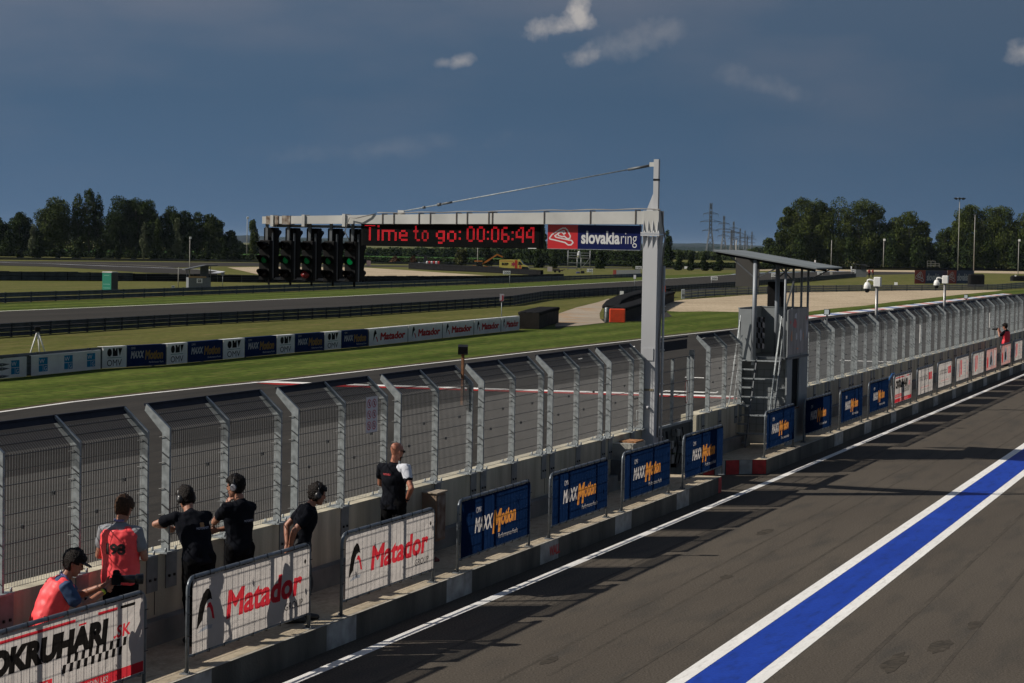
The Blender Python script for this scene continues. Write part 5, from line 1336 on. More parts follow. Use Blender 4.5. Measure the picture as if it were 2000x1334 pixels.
sign_post(975, 983.5, 574, 588, 634, 'J', 'tall thin sign with a red hook mark behind the Matador banners', mat('board_lilac', (.46, .42, .48), .5), ink=mat('ink_red', (.35, .03, .05), .5), name='pit_sign')
sign_post(1210.5, 1218, 568.5, 576, 580, None, 'small cream box sign above the curved tyre wall', name='box_sign')
sign_post(1237, 1241.7, 537, 544.5, 561, None, 'small narrow white sign on a thin pole by the back straight', name='small_sign')
sign_post(335, 341.5, 558, 562.3, 566, '+', 'tiny white plus sign left of the marshal hut', name='small_sign')
sign_post(1746.5, 1753, 551.3, 556.8, 560, None, 'tiny white block marker on the grass beyond the gravel trap', name='small_sign')
sign_post(1336.5, 1345.5, 520.3, 525, 526, None, 'small white equipment box in front of the far guard rail', name='small_box')
sign_post(1620.5, 1625.5, 530.5, 536, 544, None, 'small grey cream plate on a post beneath the right tip of the tower roof', mat('board_cream', (.40, .38, .34), .6), name='small_sign')
sign_post(1590, 1593, 508, 513, 527, None, 'tiny white plate above the tower roof against the dark trees', name='small_sign')
sign_post(1661, 1663.5, 520, 525, 538, None, 'tiny white plate above the 50 metre board', name='small_sign')
sign_post(1981.5, 1984.5, 537, 545, 549, None, 'tiny white plate left of the rightmost lamp mast', name='small_sign')
sign_post(716, 724, 509, 518, 521, None, 'small red and white block just right of the signal columns', mat('board_rw', (.60, .35, .33), .6, var=.9, scale=.35), pole=False, name='small_block')
p = P(1373.5, 528.3); T = thing('traffic_cone', 'red cone on the grass far right of the gantry pole', 'cone', p, facing(p)); k = mpp(1373, 528.3)
mb = MB(); mb.lathe([(2.6 * k, 0), (2.4 * k, .3 * k), (1.9 * k, .5 * k), (.7 * k, 5.6 * k)], (0, 0, 0), 12); mb.build('cone', mat('cone_red', (.60, .06, .03), .5), T); mb = MB(); mb.lathe([(1.75 * k, 1.8 * k), (1.35 * k, 3.0 * k)], (0, 0, 0), 12); mb.build('band', white_pl, T)

# big advertising boards on the right
f_red = mat('far_red', (.36, .05, .035), .6); f_navy = mat('far_navy', (.030, .048, .105), .6); f_let = mat('far_letter', (.52, .50, .50), .6)
def ad_board(px0, px1, yt, yb, label):
    A_, B_ = P(px0, yb + 1.5), P(px1, yb + 1.5); d = B_ - A_; L_ = d.length; k = mpp((px0 + px1) / 2, yb + 1.5)
    T = thing('advertising_board', label, 'advertising board', A_, math.atan2(d.y, d.x)); h_ = (yb - yt) * k
    hang(ring_sign('ring_' + label[:5], L_, h_, .02, f_red, f_navy, f_let), T, 0, 0, 1.5 * k, 'board_face')
    mb = MB(); 
    for x in (.02, .33, .66, .96): mb.box(L_ * x, L_ * x + .1, .05, .12, 0, h_ + 1.4 * k)
    mb.build('supports', galv_dk, T)
ad_board(1786, 1850, 528, 554, 'first red and navy slovakiaring board on the far grass, behind the farther dome camera')
ad_board(1850.5, 1902, 528.2, 554.2, 'other red and navy slovakiaring board, at the foot of the tall lamp masts')
mb = MB(); p = P(1906, 560); mb.cbox(-1.2, 1.2, -.8, .8, 0, 2.0, .2); o = mb.build('black_bale', rubber, None, p.to_tuple(), 0); tag(o, 'black wrapped bale at the right end of the red and navy boards', 'bale')

# masts
def mast(px, yt, yg, label, r_=None, kind='lamp', dist_y=None):
    p = P(px, yg); k = mpp(px, yg); h_ = (yg - yt) * k
    T = thing('lamp_mast', label, 'mast', p, facing(p)); r_ = r_ or k * .9
    mb = MB(); mb.tube([(0, 0, 0), (0, 0, h_)], r_, 8, 0, r_ * .6); mb.build('pole', mat('mast_cream', (.34, .33, .30), .6), T)
    mb = MB()
    if kind == 'ring':
        mb.lathe([(k * 2.5, h_ - k * 2), (k * 9, h_ - k * 1), (k * 9.5, h_), (k * 3, h_ + k * .5)], (0, 0, 0), 14)
        mb.build('floodlight_ring', galv_dk, T)
        mb = MB()
        for i in range(8): a = i * math.pi / 4; mb.beam((math.cos(a) * k * 8, math.sin(a) * k * 8, h_ - k * 3), (math.cos(a) * k * 11, math.sin(a) * k * 11, h_ + k * .3), k * 3, k * 1.5)
        mb.build('lamp_heads', black_m, T)
    elif kind == 'lamp':
        mb.cbox(-k * 1.2, k * 3.2, -k * 1.2, k * 1.2, h_ - k * 3.5, h_ + k * .5, k * .4); mb.build('camera_housing', white_pl, T)
    elif kind == 'small':
        mb.box(-k * 3, k * 3, -k, k, h_ - k * 1, h_); mb.build('crossbar', galv_dk, T)
    else: mb.lathe([(r_ * .8, h_), (r_ * .2, h_ + k)], (0, 0, 0), 6); mb.build('cap', galv_dk, T)
    return T
mast(370, 463, 556, 'pale camera mast rising behind the left marshal hut')
mast(482, 424, 507, 'tall pale camera mast in front of the columnar poplar', kind='lamp')
mast(932.5, 470, 526, 'pale camera mast with a white box, left of the orange loader')
mast(1623, 469, 526, 'thin pale mast against the dark trees above the right tip of the tower roof', kind='none')
mast(1725, 467, 526.5, 'pale camera mast against the dark trees, between the two dome cameras')
mast(1870.5, 387, 537, 'tallest floodlight mast with a ring of lamps', kind='ring')
mast(1901.5, 419, 531, 'second tall mast right of the ring floodlight mast', kind='small')
mast(1988, 468, 546, 'pale camera mast at the right edge of the view')
mast(348, 522, 562, 'very thin pole just left of the marshal hut', kind='none')
mast(1437, 467, 521, 'thin pole with a short crossbar between the power pylons', r_=.25, kind='small')
sign_post(431.5, 438, 532, 538, 560, None, 'small grey box on a post right of the marshal hut', mat('box_lgrey', (.2, .2, .21), .6), name='post_box')
mb = MB(); p = P(1988, 549); mb.cbox(-1.4, 1.4, -.9, .9, 0, 1.1, .3); o = mb.build('tyre_bundle', rubber, None, p.to_tuple(), 0); tag(o, 'black tyre bundle at the foot of the rightmost mast', 'tyre bundle')

# portable toilet
p = P(215, 569.5); k = mpp(215, 569.5); T = thing('portable_toilet', 'green portable toilet on the grass behind the guard rail', 'toilet', p, facing(p) + R(-32))
a = .56; hh = 39 * k
tgm = mat('toilet_green', (.008, .19, .125), .5); tdk = mat('toilet_dark', (.03, .035, .035), .6)
mb = MB(); mb.cbox(-a, a, -a, a, 0.03, hh * .95, .04); mb.build('cabin', tdk, T)
mb = MB(); mb.box(-a + .03, a - .08, -a - .02, -a - .001, .08, hh * .93); d = mb.build('door', tgm, T)
mb = MB(); mb.box(-a + .14, a - .2, -a - .03, -a - .021, hh * .36, hh * .385); mb.box(-a + .14, a - .2, -a - .03, -a - .021, hh * .17, hh * .195); mb.box(-a + .22, a - .3, -a - .03, -a - .021, hh * .80, hh * .82); mb.build('louvre', mat('toilet_light', (.18, .42, .34), .5), d)
mb = MB(); mb.cbox(-a - .03, a + .03, -a - .04, a + .03, hh * .95, hh, .05); mb.build('roof', mat('toilet_roof', (.42, .43, .42), .6), T)

# marshal huts
def hut(px0, px1, yr0, yr1, ybt, yg, label, flip=False, det=True):
    px = (px0 + px1) / 2; p = P(px, yg); k = mpp(px, yg); w_ = (px1 - px0) * k; T = thing('marshal_hut', label, 'hut', p, facing(p) + R(8)); hb = (yg - ybt) * k
    mb = MB(); mb.box(-w_ / 2, w_ / 2, -w_ * .4, -w_ * .4 + .05, 0, hb); mb.box(-w_ / 2, w_ / 2, w_ * .4, w_ * .4 + .05, 0, hb); mb.box(-w_ / 2, -w_ / 2 + .05, -w_ * .4 + .051, w_ * .399, 0, hb); mb.box(w_ / 2 - .05, w_ / 2, -w_ * .4 + .051, w_ * .399, 0, hb)
    mb.build('wall', mat('hut_grey', (.17, .185, .20), .6, var=.1), T)
    z0, z1 = (yg - yr0) * k, (yg - yr1) * k
    mb = MB(); xl, xr = -w_ * .68, w_ * .78; th = .10
    mb.xprism([(xl, z0), (xr * .35, max(z0, z1) if not flip else (z0 + z1) / 2), (xr, z1), (xr, z1 - th), (xr * .35, (max(z0, z1) if not flip else (z0 + z1) / 2) - th), (xl, z0 - th)], -w_ * .55, w_ * .55); mb.build('roof', mat('hut_roof', (.075, .08, .085), .6), T)
    mb = MB()
    for x in (-w_ / 2 + .05, w_ / 2 - .05):
        for y in (-w_ * .38, w_ * .38): mb.beam((x, y, hb), (x, y, min(z0, z1) + .02 if x < 0 else max(z0, z1) - .15), .07)
    mb.box(w_ * .12, w_ / 2, w_ * .30, w_ * .34, hb, max(z0, z1) - .12); mb.build('roof_posts', galv_dk, T)
    if det:
        mb = MB(); mb.box(-w_ / 2, w_ * .30, -w_ * .4 - .03, -w_ * .4 - .002, hb - .02, hb + .16); mb.build('shelf', mat('wood', (.42, .27, .14), .7), T)
        mb = MB(); mb.box(-w_ * .14, w_ * .12, -w_ * .4 - .03, -w_ * .4 - .002, hb * .50, hb * .92); mb.build('number_plate', sgw, T)
        me = upright(letter_mesh('lettering', text_polys('22', -w_ * .09, hb * .6, w_ * .16, hb * .22, 0, .06)), -w_ * .4 - .04); me.materials.append(sgb); mesh_obj('lettering', me, T)
    return T
hut(366, 409, 526, 517, 542, 563, 'grey marshal hut with a slanted roof at the left, orange vest inside')
hut(1670, 1691, 515, 519.5, 526.5, 541, 'small far marshal hut beside two people in red', True, False)
hut(818, 834, 498, 501.5, 512, 520.5, 'tiny marshal hut beside the red and white block', True, False)
p = P(845.5, 521); k = mpp(845.5, 521); T = thing('tyre_block', 'red and white striped tyre block behind the far gravel', 'tyre block', p, facing(p))
for i in range(6): mb = MB(); x = (-13.5 + 4.5 * i) * k; mb.cbox(x, x + 4.4 * k, -1.2, 1.2, 0, 11 * k, .15); mb.build('stripe', mat('block_white', (.60, .60, .60), .6) if i % 2 == 0 else mat('block_red', (.48, .03, .03), .6), T)

# ambulance van
p = P(1005, 533.5); k = mpp(1005, 533.5); T = thing('ambulance_van', 'yellow and red ambulance van parked beside the tyre wall', 'van', p + Vector((0, 0, .02)), facing(p) - R(6)); T.scale = (58.5 * k / 5.9,) * 3
yel = mat('van_yellow', (.50, .42, .09), .35); vred = mat('van_red', (.40, .045, .02), .35); vdk = mat('van_dark', (.012, .014, .016), .15)
ox = -2.95
mb = MB(); mb.xprism([(ox + x, z) for x, z in ((0, .45), (0, 2.45), (.12, 2.6), (2.0, 2.66), (3.8, 2.60), (4.25, 2.42), (4.75, 1.72), (5.65, 1.40), (5.88, 1.05), (5.9, .45))], -1.0, 1.0); bd = mb.build('body', yel, T)
mb = MB(); mb.box(ox + .001, ox + 3.6, -1.012, -1.001, .46, .78); mb.box(ox + .12, ox + 2.7, -1.012, -1.001, 2.30, 2.40); mb.box(ox + 3.05, ox + 3.6, -1.012, -1.001, .8, 2.55); mb.box(ox + 3.6, ox + 4.45, -1.012, -1.001, .62, 1.0); mb.box(ox + 3.95, ox + 4.3, -1.013, -1.001, 1.1, 1.55); mb.build('red_band', vred, bd)
mb = MB(); mb.add([(ox + x, -1.014, z) for x, z in ((3.72, 1.62), (3.78, 2.28), (4.15, 2.28), (4.62, 1.72), (4.60, 1.62))], [(0, 1, 2, 3, 4)]); mb.build('side_window', vdk, T)
mb = MB(); mb.add([(ox + 4.30, -.88, 2.40), (ox + 4.30, .88, 2.40), (ox + 4.78, .9, 1.75), (ox + 4.78, -.9, 1.75)], [(0, 1, 2, 3)]); mb.add([(ox + x, -1.015, z) for x, z in ((4.45, .5), (4.45, 1.3), (5.6, 1.3), (5.88, .95), (5.88, .5))], [(0, 1, 2, 3, 4)]); mb.build('windscreen', vdk, T)
star = []
for i in range(3): a = math.pi * i / 3 + .5; star.append(rect(-.45, -.1, .45, .1)); star[-1] = [(2.78 + (x * math.cos(a) - y * math.sin(a)), 1.75 + (x * math.sin(a) + y * math.cos(a))) for x, y in star[-1]]
mb = MB()
for q in star: mb.add([(ox + x, -1.018 - .001 * star.index(q), z) for x, z in q], [(0, 1, 2, 3)])
mb.build('star_emblem', mat('emblem_red', (.30, .02, .06), .5), bd)
me = upright(letter_mesh('lettering', text_polys('RZP', ox + .5, 1.55, 1.35, .42, 0, .08)), -1.016); me.materials.append(black_m); mesh_obj('lettering', me, bd)
for x in (.95, 4.75):
    mb = MB(); mb.lathe([(.36, -.99), (.38, -.95), (.38, -.75), (.34, -.73)], (ox + x, 0, .38), 18, axis='y'); w_ = mb.build('wheel', rubber, T); mb = MB(); mb.lathe([(.2, -1.0), (.19, -.985)], (ox + x, 0, .38), 12, axis='y'); mb.build('rim', galv, w_)
    mb = MB(); mb.lathe([(.36, .74), (.38, .8), (.38, .95), (.34, .99)], (ox + x, 0, .38), 14, axis='y'); mb.build('wheel', rubber, T)
mb = MB(); mb.box(ox + 5.8, ox + 5.905, -.95, -.6, .95, 1.15); mb.build('headlight', white_pl, T)
mb = MB(); mb.box(ox + 3.7, ox + 4.1, -.7, .7, 2.61, 2.74); mb.build('light_bar', mat('lightbar', (.35, .40, .08), .4), T)

# orange loader
p = P(950, 531.5); k = mpp(950, 531.5); T = thing('telescopic_loader', 'orange telescopic loader with its bent boom raised over the ambulance', 'loader', p, facing(p))
og = mat('loader_orange', (.50, .16, .015), .5); 
mb = MB(); mb.xprism([(x * k, z * k) for x, z in ((-9, 3), (-9, 11), (-2, 12), (12, 9.5), (13.5, 3))], -1.0, 1.0); mb.build('body', og, T)
mb = MB(); mb.xprism([(x * k, z * k) for x, z in ((-19, 4), (-20, 14), (-18, 19.5), (-10, 19.5), (-7, 12), (-7, 4))], -.9, .3); c_ = mb.build('cab', vdk, T)
mb = MB(); mb.box(-24 * k, -8 * k, -1.0, .4, 20.2 * k, 22.2 * k); mb.build('cab_roof', og, c_)
mb = MB(); mb.box(-27 * k, -21.5 * k, -.8, .6, 7 * k, 13 * k); mb.build('counterweight', mat('loader_red', (.55, .14, .06), .5), T)
mb = MB(); mb.beam((-12 * k, -.2, 13 * k), (6 * k, -.2, 25 * k), .55, 3.4 * k); mb.beam((5 * k, -.2, 24.3 * k), (21 * k, -.2, 35 * k), .42, 2.6 * k); mb.beam((20 * k, -.2, 35 * k), (32.5 * k, -.2, 29.5 * k), .4, 2.6 * k); b_ = mb.build('boom', og, T)
mb = MB(); mb.beam((31 * k, -.2, 30 * k), (36 * k, -.2, 28 * k), .9, 1.6 * k); mb.build('fork_head', vdk, b_)
for x in (-14, 10):
    for y in (-1.15, .85): mb = MB(); mb.lathe([(3.8 * k, 0), (4.3 * k, .06), (4.3 * k, .28), (3.8 * k, .34)], (x * k, y, 4.3 * k), 14, axis='y'); mb.build('wheel', rubber, T)
mb = MB(); mb.box(14 * k, 24 * k, -.7, .7, 3 * k, 6.5 * k); mb.build('stabiliser', vdk, T)

# trailer, scaffold, tyre bundles
p = P(1088, 532.3); k = mpp(1088, 532.3); T = thing('flat_trailer', 'small dark trailer with a pale board, left of the scaffold', 'trailer', p, facing(p))
mb = MB(); mb.box(-9 * k, 12 * k, -.8, .8, 3 * k, 5 * k); mb.box(-9 * k, 5 * k, -.82, -.74, 5 * k, 8 * k); mb.beam((5 * k, 0, 4.5 * k), (16 * k, 0, 6 * k), .3, 1.2 * k); mb.build('bed', mat('trailer_brown', (.07, .055, .045), .8), T)
mb = MB(); mb.box(-19 * k, -9.5 * k, -.85, -.75, 2 * k, 11 * k); mb.build('pale_board', mat('pale_board', (.48, .42, .40), .7), T)
for x in (-4, 4.5): mb = MB(); mb.lathe([(1.9 * k, 0), (2.3 * k, .05), (2.3 * k, .2), (1.9 * k, .25)], (x * k, -.95, 2.3 * k), 12, axis='y'); mb.build('wheel', rubber, T)
p = P(1130.5, 527.5); k = mpp(1130.5, 527.5); T = thing('camera_scaffold', 'silver scaffold platform under the slovakiaring sign', 'scaffold', p, facing(p))
mb = MB(); sw_ = 21.5 * k
for x in (-21.5, -3.5, 4, 21.5):
    for y in (-.9, .9): mb.tube([(x * k, y, 0), (x * k, y, (38.5 if abs(x) > 10 else 24) * k)], .09, 6)
mb.build('upright', mat('scaffold_tube', (.26, .27, .28), .5, .3), T)
mb = MB()
for z in (14, 28.5, 33.5): mb.beam((-sw_, -.9, z * k), (sw_, -.9, z * k), .13); mb.beam((-sw_, .9, z * k), (sw_, .9, z * k), .13)
mb.beam((-sw_, -.95, 3 * k), (-5 * k, -.95, 3 * k), .14); mb.beam((5 * k, -.95, 4 * k), (sw_, -.95, 24 * k), .12)
mb.build('rail', mat('scaffold_tube'[:13], (.26, .27, .28), .5, .3), T)
mb = MB(); mb.box(-sw_, sw_, -.95, .95, 23.2 * k, 24 * k); mb.build('deck', mat('deck', (.30, .29, .27), .7), T)
mb = MB(); mb.box(-3.5 * k, 3.8 * k, -.8, .8, 5 * k, 23 * k); mb.build('green_cover', mat('cover_green', (.02, .05, .035), .8), T)
T = thing('covered_camera', 'white wrapped camera standing on the scaffold deck', 'camera', p + Vector((0, 0, 24.1 * k)), facing(p))
mb = MB(); mb.lathe([(2.5 * k, 0), (3.6 * k, 2 * k), (3.9 * k, 6 * k), (3.2 * k, 10 * k), (1.8 * k, 12.5 * k), (.3 * k, 13.5 * k)], (0, 0, 0), 12); mb.build('cover', mat('wrap_white', (.45, .46, .47), .7, bump=.8, bscale=1.5), T)
mb = MB(); mb.beam((-4.5 * k, -.4, 1 * k), (-.5 * k, -.4, 3 * k), 2 * k, 1.8 * k); mb.build('yellow_bag', mat('bag_yellow', (.45, .45, .18), .7), T)
p = P(1133.5, 534); k = mpp(1133.5, 534); T = thing('tyre_bundle', 'black and blue tyre bundle on the grass below the scaffold', 'tyre bundle', p, facing(p))
mb = MB(); mb.cbox(.5 * k, 8 * k, -.6, .6, 0, 5 * k, .12); mb.build('tyres', rubber, T); mb = MB(); mb.cbox(-8.5 * k, -.5 * k, -.4, .5, 0, 3.2 * k, .12); mb.build('blue_cover', mat('cover_blue', (.03, .035, .12), .7), T)
p = P(1823, 527); k = mpp(1823, 527); T = thing('metal_frame', 'pale tube frame standing in front of the dark trees left of the ring mast', 'frame', p, facing(p))
mb = MB()
for x in (-12, -5, 3, 11): mb.beam((x * k, 0, 6 * k), (x * k, 0, (17.5 if x < 5 else 12) * k), .16)
for z in (8, 12, 17): mb.beam((-12 * k, 0, z * k), ((12 if z < 17 else 4) * k, 0, z * k), .16)
for x in (-12, 11): mb.beam((x * k, 0, 0), (x * k, 0, 8 * k), .12)
mb.build('frame', mat('frame_pale', (.16, .16, .14), .6), T)

# power pylons
def pylon(px, yt, dist, H_, label, low=False, k=1.0):
    p = PD(px, dist); T = thing('power_pylon', label, 'pylon', p, facing(p) + R(8)); th = .22 * k
    mb = MB(); bw = H_ * .085; 
    def wz(z): f = z / H_; return bw * (1 - f * 1.45) if f < .55 else bw * (.2 + (1 - f) * .12)
    zs_ = [H_ * f for f in (0, .12, .23, .33, .42, .5, .57, .64, .71, .78, .86, 1.0)]
    for sx_, sy_ in ((1, 1), (1, -1), (-1, 1), (-1, -1)):
        for z0, z1 in zip(zs_, zs_[1:]): mb.beam((wz(z0) * sx_, wz(z0) * sy_, z0), (wz(z1) * sx_, wz(z1) * sy_, z1), th * 1.3)
    for z0, z1 in zip(zs_, zs_[1:]):
        for sy_ in (-1, 1): mb.beam((-wz(z0), wz(z0) * sy_, z0), (wz(z1), wz(z1) * sy_, z1), th * .7); mb.beam((wz(z0), wz(z0) * sy_, z0), (-wz(z1), wz(z1) * sy_, z1), th * .7)
    mb.build('lattice', mat('pylon_steel', (.12, .13, .14), .6, .2), T)
    arms = ((.80, .135), (.66, .19), (.50, .15)) if not low else ((.92, .32),)
    for f, w_ in arms:
        mb = MB()
        for sx_ in (-1, 1):
            e = (sx_ * H_ * w_, 0, H_ * f); mb.beam((0, -.6, H_ * f), e, th * 1.1); mb.beam((0, .6, H_ * f), e, th); mb.beam((0, 0, H_ * (f + .045)), e, th * .8)
            mb.beam((e[0], 0, e[2]), (e[0], 0, e[2] - H_ * .045), th * .6)
            for q in (.35, .68): mb.beam((e[0] * q, 0, H_ * f), (e[0] * q, 0, H_ * (f + .045 * (1 - q))), th * .5)
        mb.build('cross_arm', mat('pylon_steel', (0, 0, 0)), T)
    return T
pylon(1383, 397, 1240, 32, 'nearest and tallest lattice power pylon')
pylon(1409, 422, 1700, 32, 'second power pylon of the receding row', k=1.15)
pylon(1428, 433, 2030, 32, 'third power pylon of the receding row', k=1.2)
pylon(1441, 446, 2640, 32, 'fourth power pylon of the receding row', k=1.4)
pylon(1450.5, 450, 2950, 32, 'fifth power pylon of the receding row', k=1.5)
pylon(1464, 452, 3100, 32, 'sixth power pylon of the receding row, far right of it', k=1.5)
pylon(1424, 452, 1500, 19, 'low wide power pylon of the second line, left one', True, 1.2)
pylon(1455, 462, 2100, 19, 'low wide power pylon of the second line, right one', True, 1.3)

# ------------------------------------------------------------------ trees
def leaf_mat(name, c1, c2, c3=None):
    return mat(name, c1, .75, var=.35, scale=.22, col2=c2, spec=.08, detail=6)
lv = [leaf_mat('leaves_dark', (.016, .030, .010), (.040, .062, .016)), leaf_mat('leaves_mid', (.026, .046, .012), (.070, .092, .024)), leaf_mat('leaves_right', (.030, .052, .012), (.085, .105, .024)),
      leaf_mat('leaves_pale', (.085, .105, .06), (.15, .17, .095)), leaf_mat('needles', (.012, .024, .008), (.034, .050, .014)), leaf_mat('leaves_rusty', (.07, .035, .02), (.12, .06, .03)), leaf_mat('leaves_olive', (.045, .055, .015), (.09, .095, .03))]
bark = mat('bark', (.055, .045, .035), .9, var=.3, scale=2)
def crown_mesh(name, H_, Wd, kind, n, leaf, seed, m_, z0=0.1, gap=.25, squash=1.0):
    r = np.random.default_rng(seed)
    def prof(f):
        if kind == 'round': return np.sqrt(np.clip(1 - (2 * f - 1) ** 2 * .92, 0, 1)) * (1 - .12 * f)
        if kind == 'conifer': return np.clip(1.02 - f, 0, 1) ** .75
        if kind == 'poplar': return np.clip(np.sin(np.pi * np.clip(f * .9 + .1, 0, 1)) ** .45 * (1 - .35 * f), 0, 1)
        if kind == 'bush': return np.sqrt(np.clip(1 - f ** 2, 0, 1))
        return np.sqrt(np.clip(1 - (2 * f - 1) ** 2, 0, 1))
    zb = H_ * z0; hc = H_ - zb
    # lobes: sub crowns
    nl = {'round': 26, 'spiky': 20, 'poplar': 12, 'conifer': 18, 'bush': 9}[kind]
    lob = []
    for i in range(nl):
        f = r.uniform(.08, .95) if kind != 'spiky' else r.uniform(.2, 1.0)
        a = r.uniform(0, 2 * np.pi); pr = prof(np.array(f)) * Wd / 2; q = np.sqrt(r.uniform(.15, 1)) * .72
        sz = Wd * {'round': .20, 'spiky': .10, 'poplar': .26, 'conifer': .24, 'bush': .32}[kind] * r.uniform(.7, 1.25) * (1.1 - .4 * f)
        lob.append((pr * q * np.cos(a), pr * q * np.sin(a), zb + hc * f * (1 - .5 * sz / hc), sz, sz * ({'spiky': 2.4, 'poplar': 1.6, 'conifer': 1.1}.get(kind, .85))))
    for f in np.linspace(.1, .85, 6): lob.append((0, 0, zb + hc * f, prof(np.array(f)) * Wd * .30, hc * .14))
    lob = np.array(lob); wts = lob[:, 3] ** 2; wts /= wts.sum()
    idx = r.choice(len(lob), n, p=wts); L_ = lob[idx]
    d = r.normal(size=(n, 3)); d /= np.linalg.norm(d, axis=1)[:, None]; rad = r.uniform(.35, 1.08, n) ** .6
    c = np.stack([L_[:, 0] + d[:, 0] * L_[:, 3] * rad, L_[:, 1] + d[:, 1] * L_[:, 3] * rad, L_[:, 2] + d[:, 2] * L_[:, 4] * rad], 1)
    c[:, 2] = np.clip(c[:, 2], zb * .6, None)
    # leaf clumps: random quads
    a = r.normal(size=(n, 3)); a /= np.linalg.norm(a, axis=1)[:, None]; b = np.cross(a, r.normal(size=(n, 3))); b /= np.linalg.norm(b, axis=1)[:, None]
    s_ = leaf * r.uniform(.5, 1.15, n)[:, None]; a *= s_ * .62; b *= s_ * .5
    v = np.stack([c - a, c - b * .9, c + a, c + b], 1).reshape(-1, 3)
    me = bpy.data.meshes.new(name); me.vertices.add(len(v)); me.vertices.foreach_set('co', v.astype(np.float32).ravel())
    me.loops.add(4 * n); me.loops.foreach_set('vertex_index', np.arange(4 * n, dtype=np.int32)); me.polygons.add(n)
    me.polygons.foreach_set('loop_start', np.arange(0, 4 * n, 4, dtype=np.int32)); me.update(calc_edges=True); me.materials.append(m_)
    return me
def tree(px, dist, ytop, wpx, kind, label, m_, seed, ybase=None, name='tree', group=None, dens=1.0, leafk=1.0, z0=.12, multi=1):
    p = PD(px, dist); kk = dist / FPX * 1.0
    horizon_y = yh(px); H_ = CAM_H + (horizon_y - ytop) * kk; Wd = wpx * kk
    T = thing(name, label, 'tree', p, random.Random(seed).uniform(0, 6), group)
    leaf = max(.34, kk * 2.5) * leafk; Wd *= {'round': 1.18, 'spiky': 1.15}.get(kind, 1.0)
    n = int(min(17000, 900 + 1.5 * dens * (H_ * Wd) / (leaf * leaf) * 6))
    mesh_obj('crown', crown_mesh('crown', H_, Wd, kind, n, leaf, seed, m_, z0), T)
    mb = MB(); rr = random.Random(seed)
    mb.tube([(0, 0, 0), (rr.uniform(-.2, .2), .1, H_ * .3), (rr.uniform(-.4, .4), 0, H_ * .75)], max(.12, H_ * .018), 7, 0, .05)
    for i in range(5 if kind in ('round', 'spiky') else 0):
        a = rr.uniform(0, 6.28); z = H_ * rr.uniform(.18, .5); mb.tube([(0, 0, z), (math.cos(a) * Wd * .18, math.sin(a) * Wd * .18, z + H_ * .15), (math.cos(a) * Wd * .32, math.sin(a) * Wd * .32, z + H_ * .32)], max(.08, H_ * .009), 5, 0, .04)
    mb.build('trunk', bark, T)
    return T
gl_ = 'big trees behind the conifer row on the left'
big = [(-12, 425, 60, 'round', 0), (8, 436, 34, 'round', 0), (39, 414, 50, 'round', 0), (84, 408, 44, 'round', 1), (108, 384, 74, 'round', 1), (150, 378, 36, 'spiky', 1), (172, 372, 40, 'spiky', 1), (190, 381, 34, 'spiky', 0), (230, 382, 72, 'round', 0), (264, 386, 60, 'round', 0), (288, 389, 60, 'round', 0),
       (331, 402, 50, 'round', 0), (360, 411, 50, 'round', 0), (384, 413, 40, 'spiky', 1), (408, 417, 50, 'round', 1), (424, 428, 34, 'round', 1), (450, 449, 34, 'round', 0)]
bl = ['dark tree cut by the left edge of the view', 'low dark round tree next to the left edge', 'dark round tree, third along the wood from the left edge', 'lower lighter tree beside the broad crowned one', 'broad tall tree with an open crown left of the spiky poplars', 'left of the three spiky poplars in the wood', 'middle and tallest of the three spiky poplars in the wood', 'right of the three spiky poplars in the wood',
      'big dark round tree just right of the spiky poplars', 'big dark round tree in the middle of the wood', 'big dark tree at the right shoulder of the tall wood', 'narrower dark tree where the wood steps down', 'dark tree behind the pale camera mast', 'thin pointed tree near the right end of the wood', 'greyish round tree near the right end of the wood', 'low sloping tree at the right end of the wood', 'small round dark tree standing off the right end of the wood']
for i, (q, l_) in enumerate(zip(big, bl)): tree(q[0], 640, q[1], q[2], q[3], l_, lv[q[4]], 100 + i, group=gl_, dens=.55 if q[3] == 'spiky' else 1.5)
con = [(38, 472, 20), (74, 461, 26), (112, 459, 24), (153, 461, 26), (192, 464, 22), (229, 472, 22), (260, 483, 16), (297, 480, 18), (329, 486, 15), (366, 475, 17), (402, 472, 18), (437, 470, 17), (456, 477, 15)]
for i, (x, y, w_) in enumerate(con): tree(x, 555, y, w_, 'conifer', 'small dark conifer, %s from the left in the row behind the far guard rail' % ORD[i], lv[4], 200 + i, group='conifer row on the left', name='conifer', dens=1.2, z0=.05)
for i, (x, y, w_, k_) in enumerate(((15, 455, 30, 0), (63, 436, 20, 3), (279, 432, 20, 3), (306, 424, 26, 1), (344, 426, 22, 3))):
    tree(x, 590, y, w_, 'poplar', ['dark bushy tree in front of the wood at the far left', 'pale silvery tree behind the second conifer', 'pale silvery tree behind the seventh conifer', 'green upright tree behind the eighth conifer', 'pale silvery tree left of the camera mast'][i], lv[k_], 230 + i, z0=.05, dens=1.2)
mid = [(493, 428, 26, 'poplar', 2, 'columnar poplar behind the tall camera mast left of the signals', 700), (527, 446, 32, 'round', 2, 'round green tree seen behind the first signal column', 760), (603, 438, 15, 'poplar', 1, 'narrow poplar seen behind the middle signal column', 760), (577, 466, 26, 'round', 1, 'low round tree seen between the second and third signal columns', 800), (1058, 428, 16, 'poplar', 1, 'narrow dark poplar in the gap between message board and sign', 760),
       (1300, 448, 26, 'poplar', 0, 'dark column shaped tree just right of the gantry pole', 610), (1086, 470, 40, 'round', 1, 'bushy tree behind the slovakiaring sign, left part', 640), (1150, 474, 44, 'round', 1, 'bushy tree behind the scaffold', 640), (1220, 470, 40, 'round', 6, 'olive tree behind the sign close to the pole', 640), (1497, 463, 28, 'round', 1, 'small round tree left of the big right hand trees', 800)]
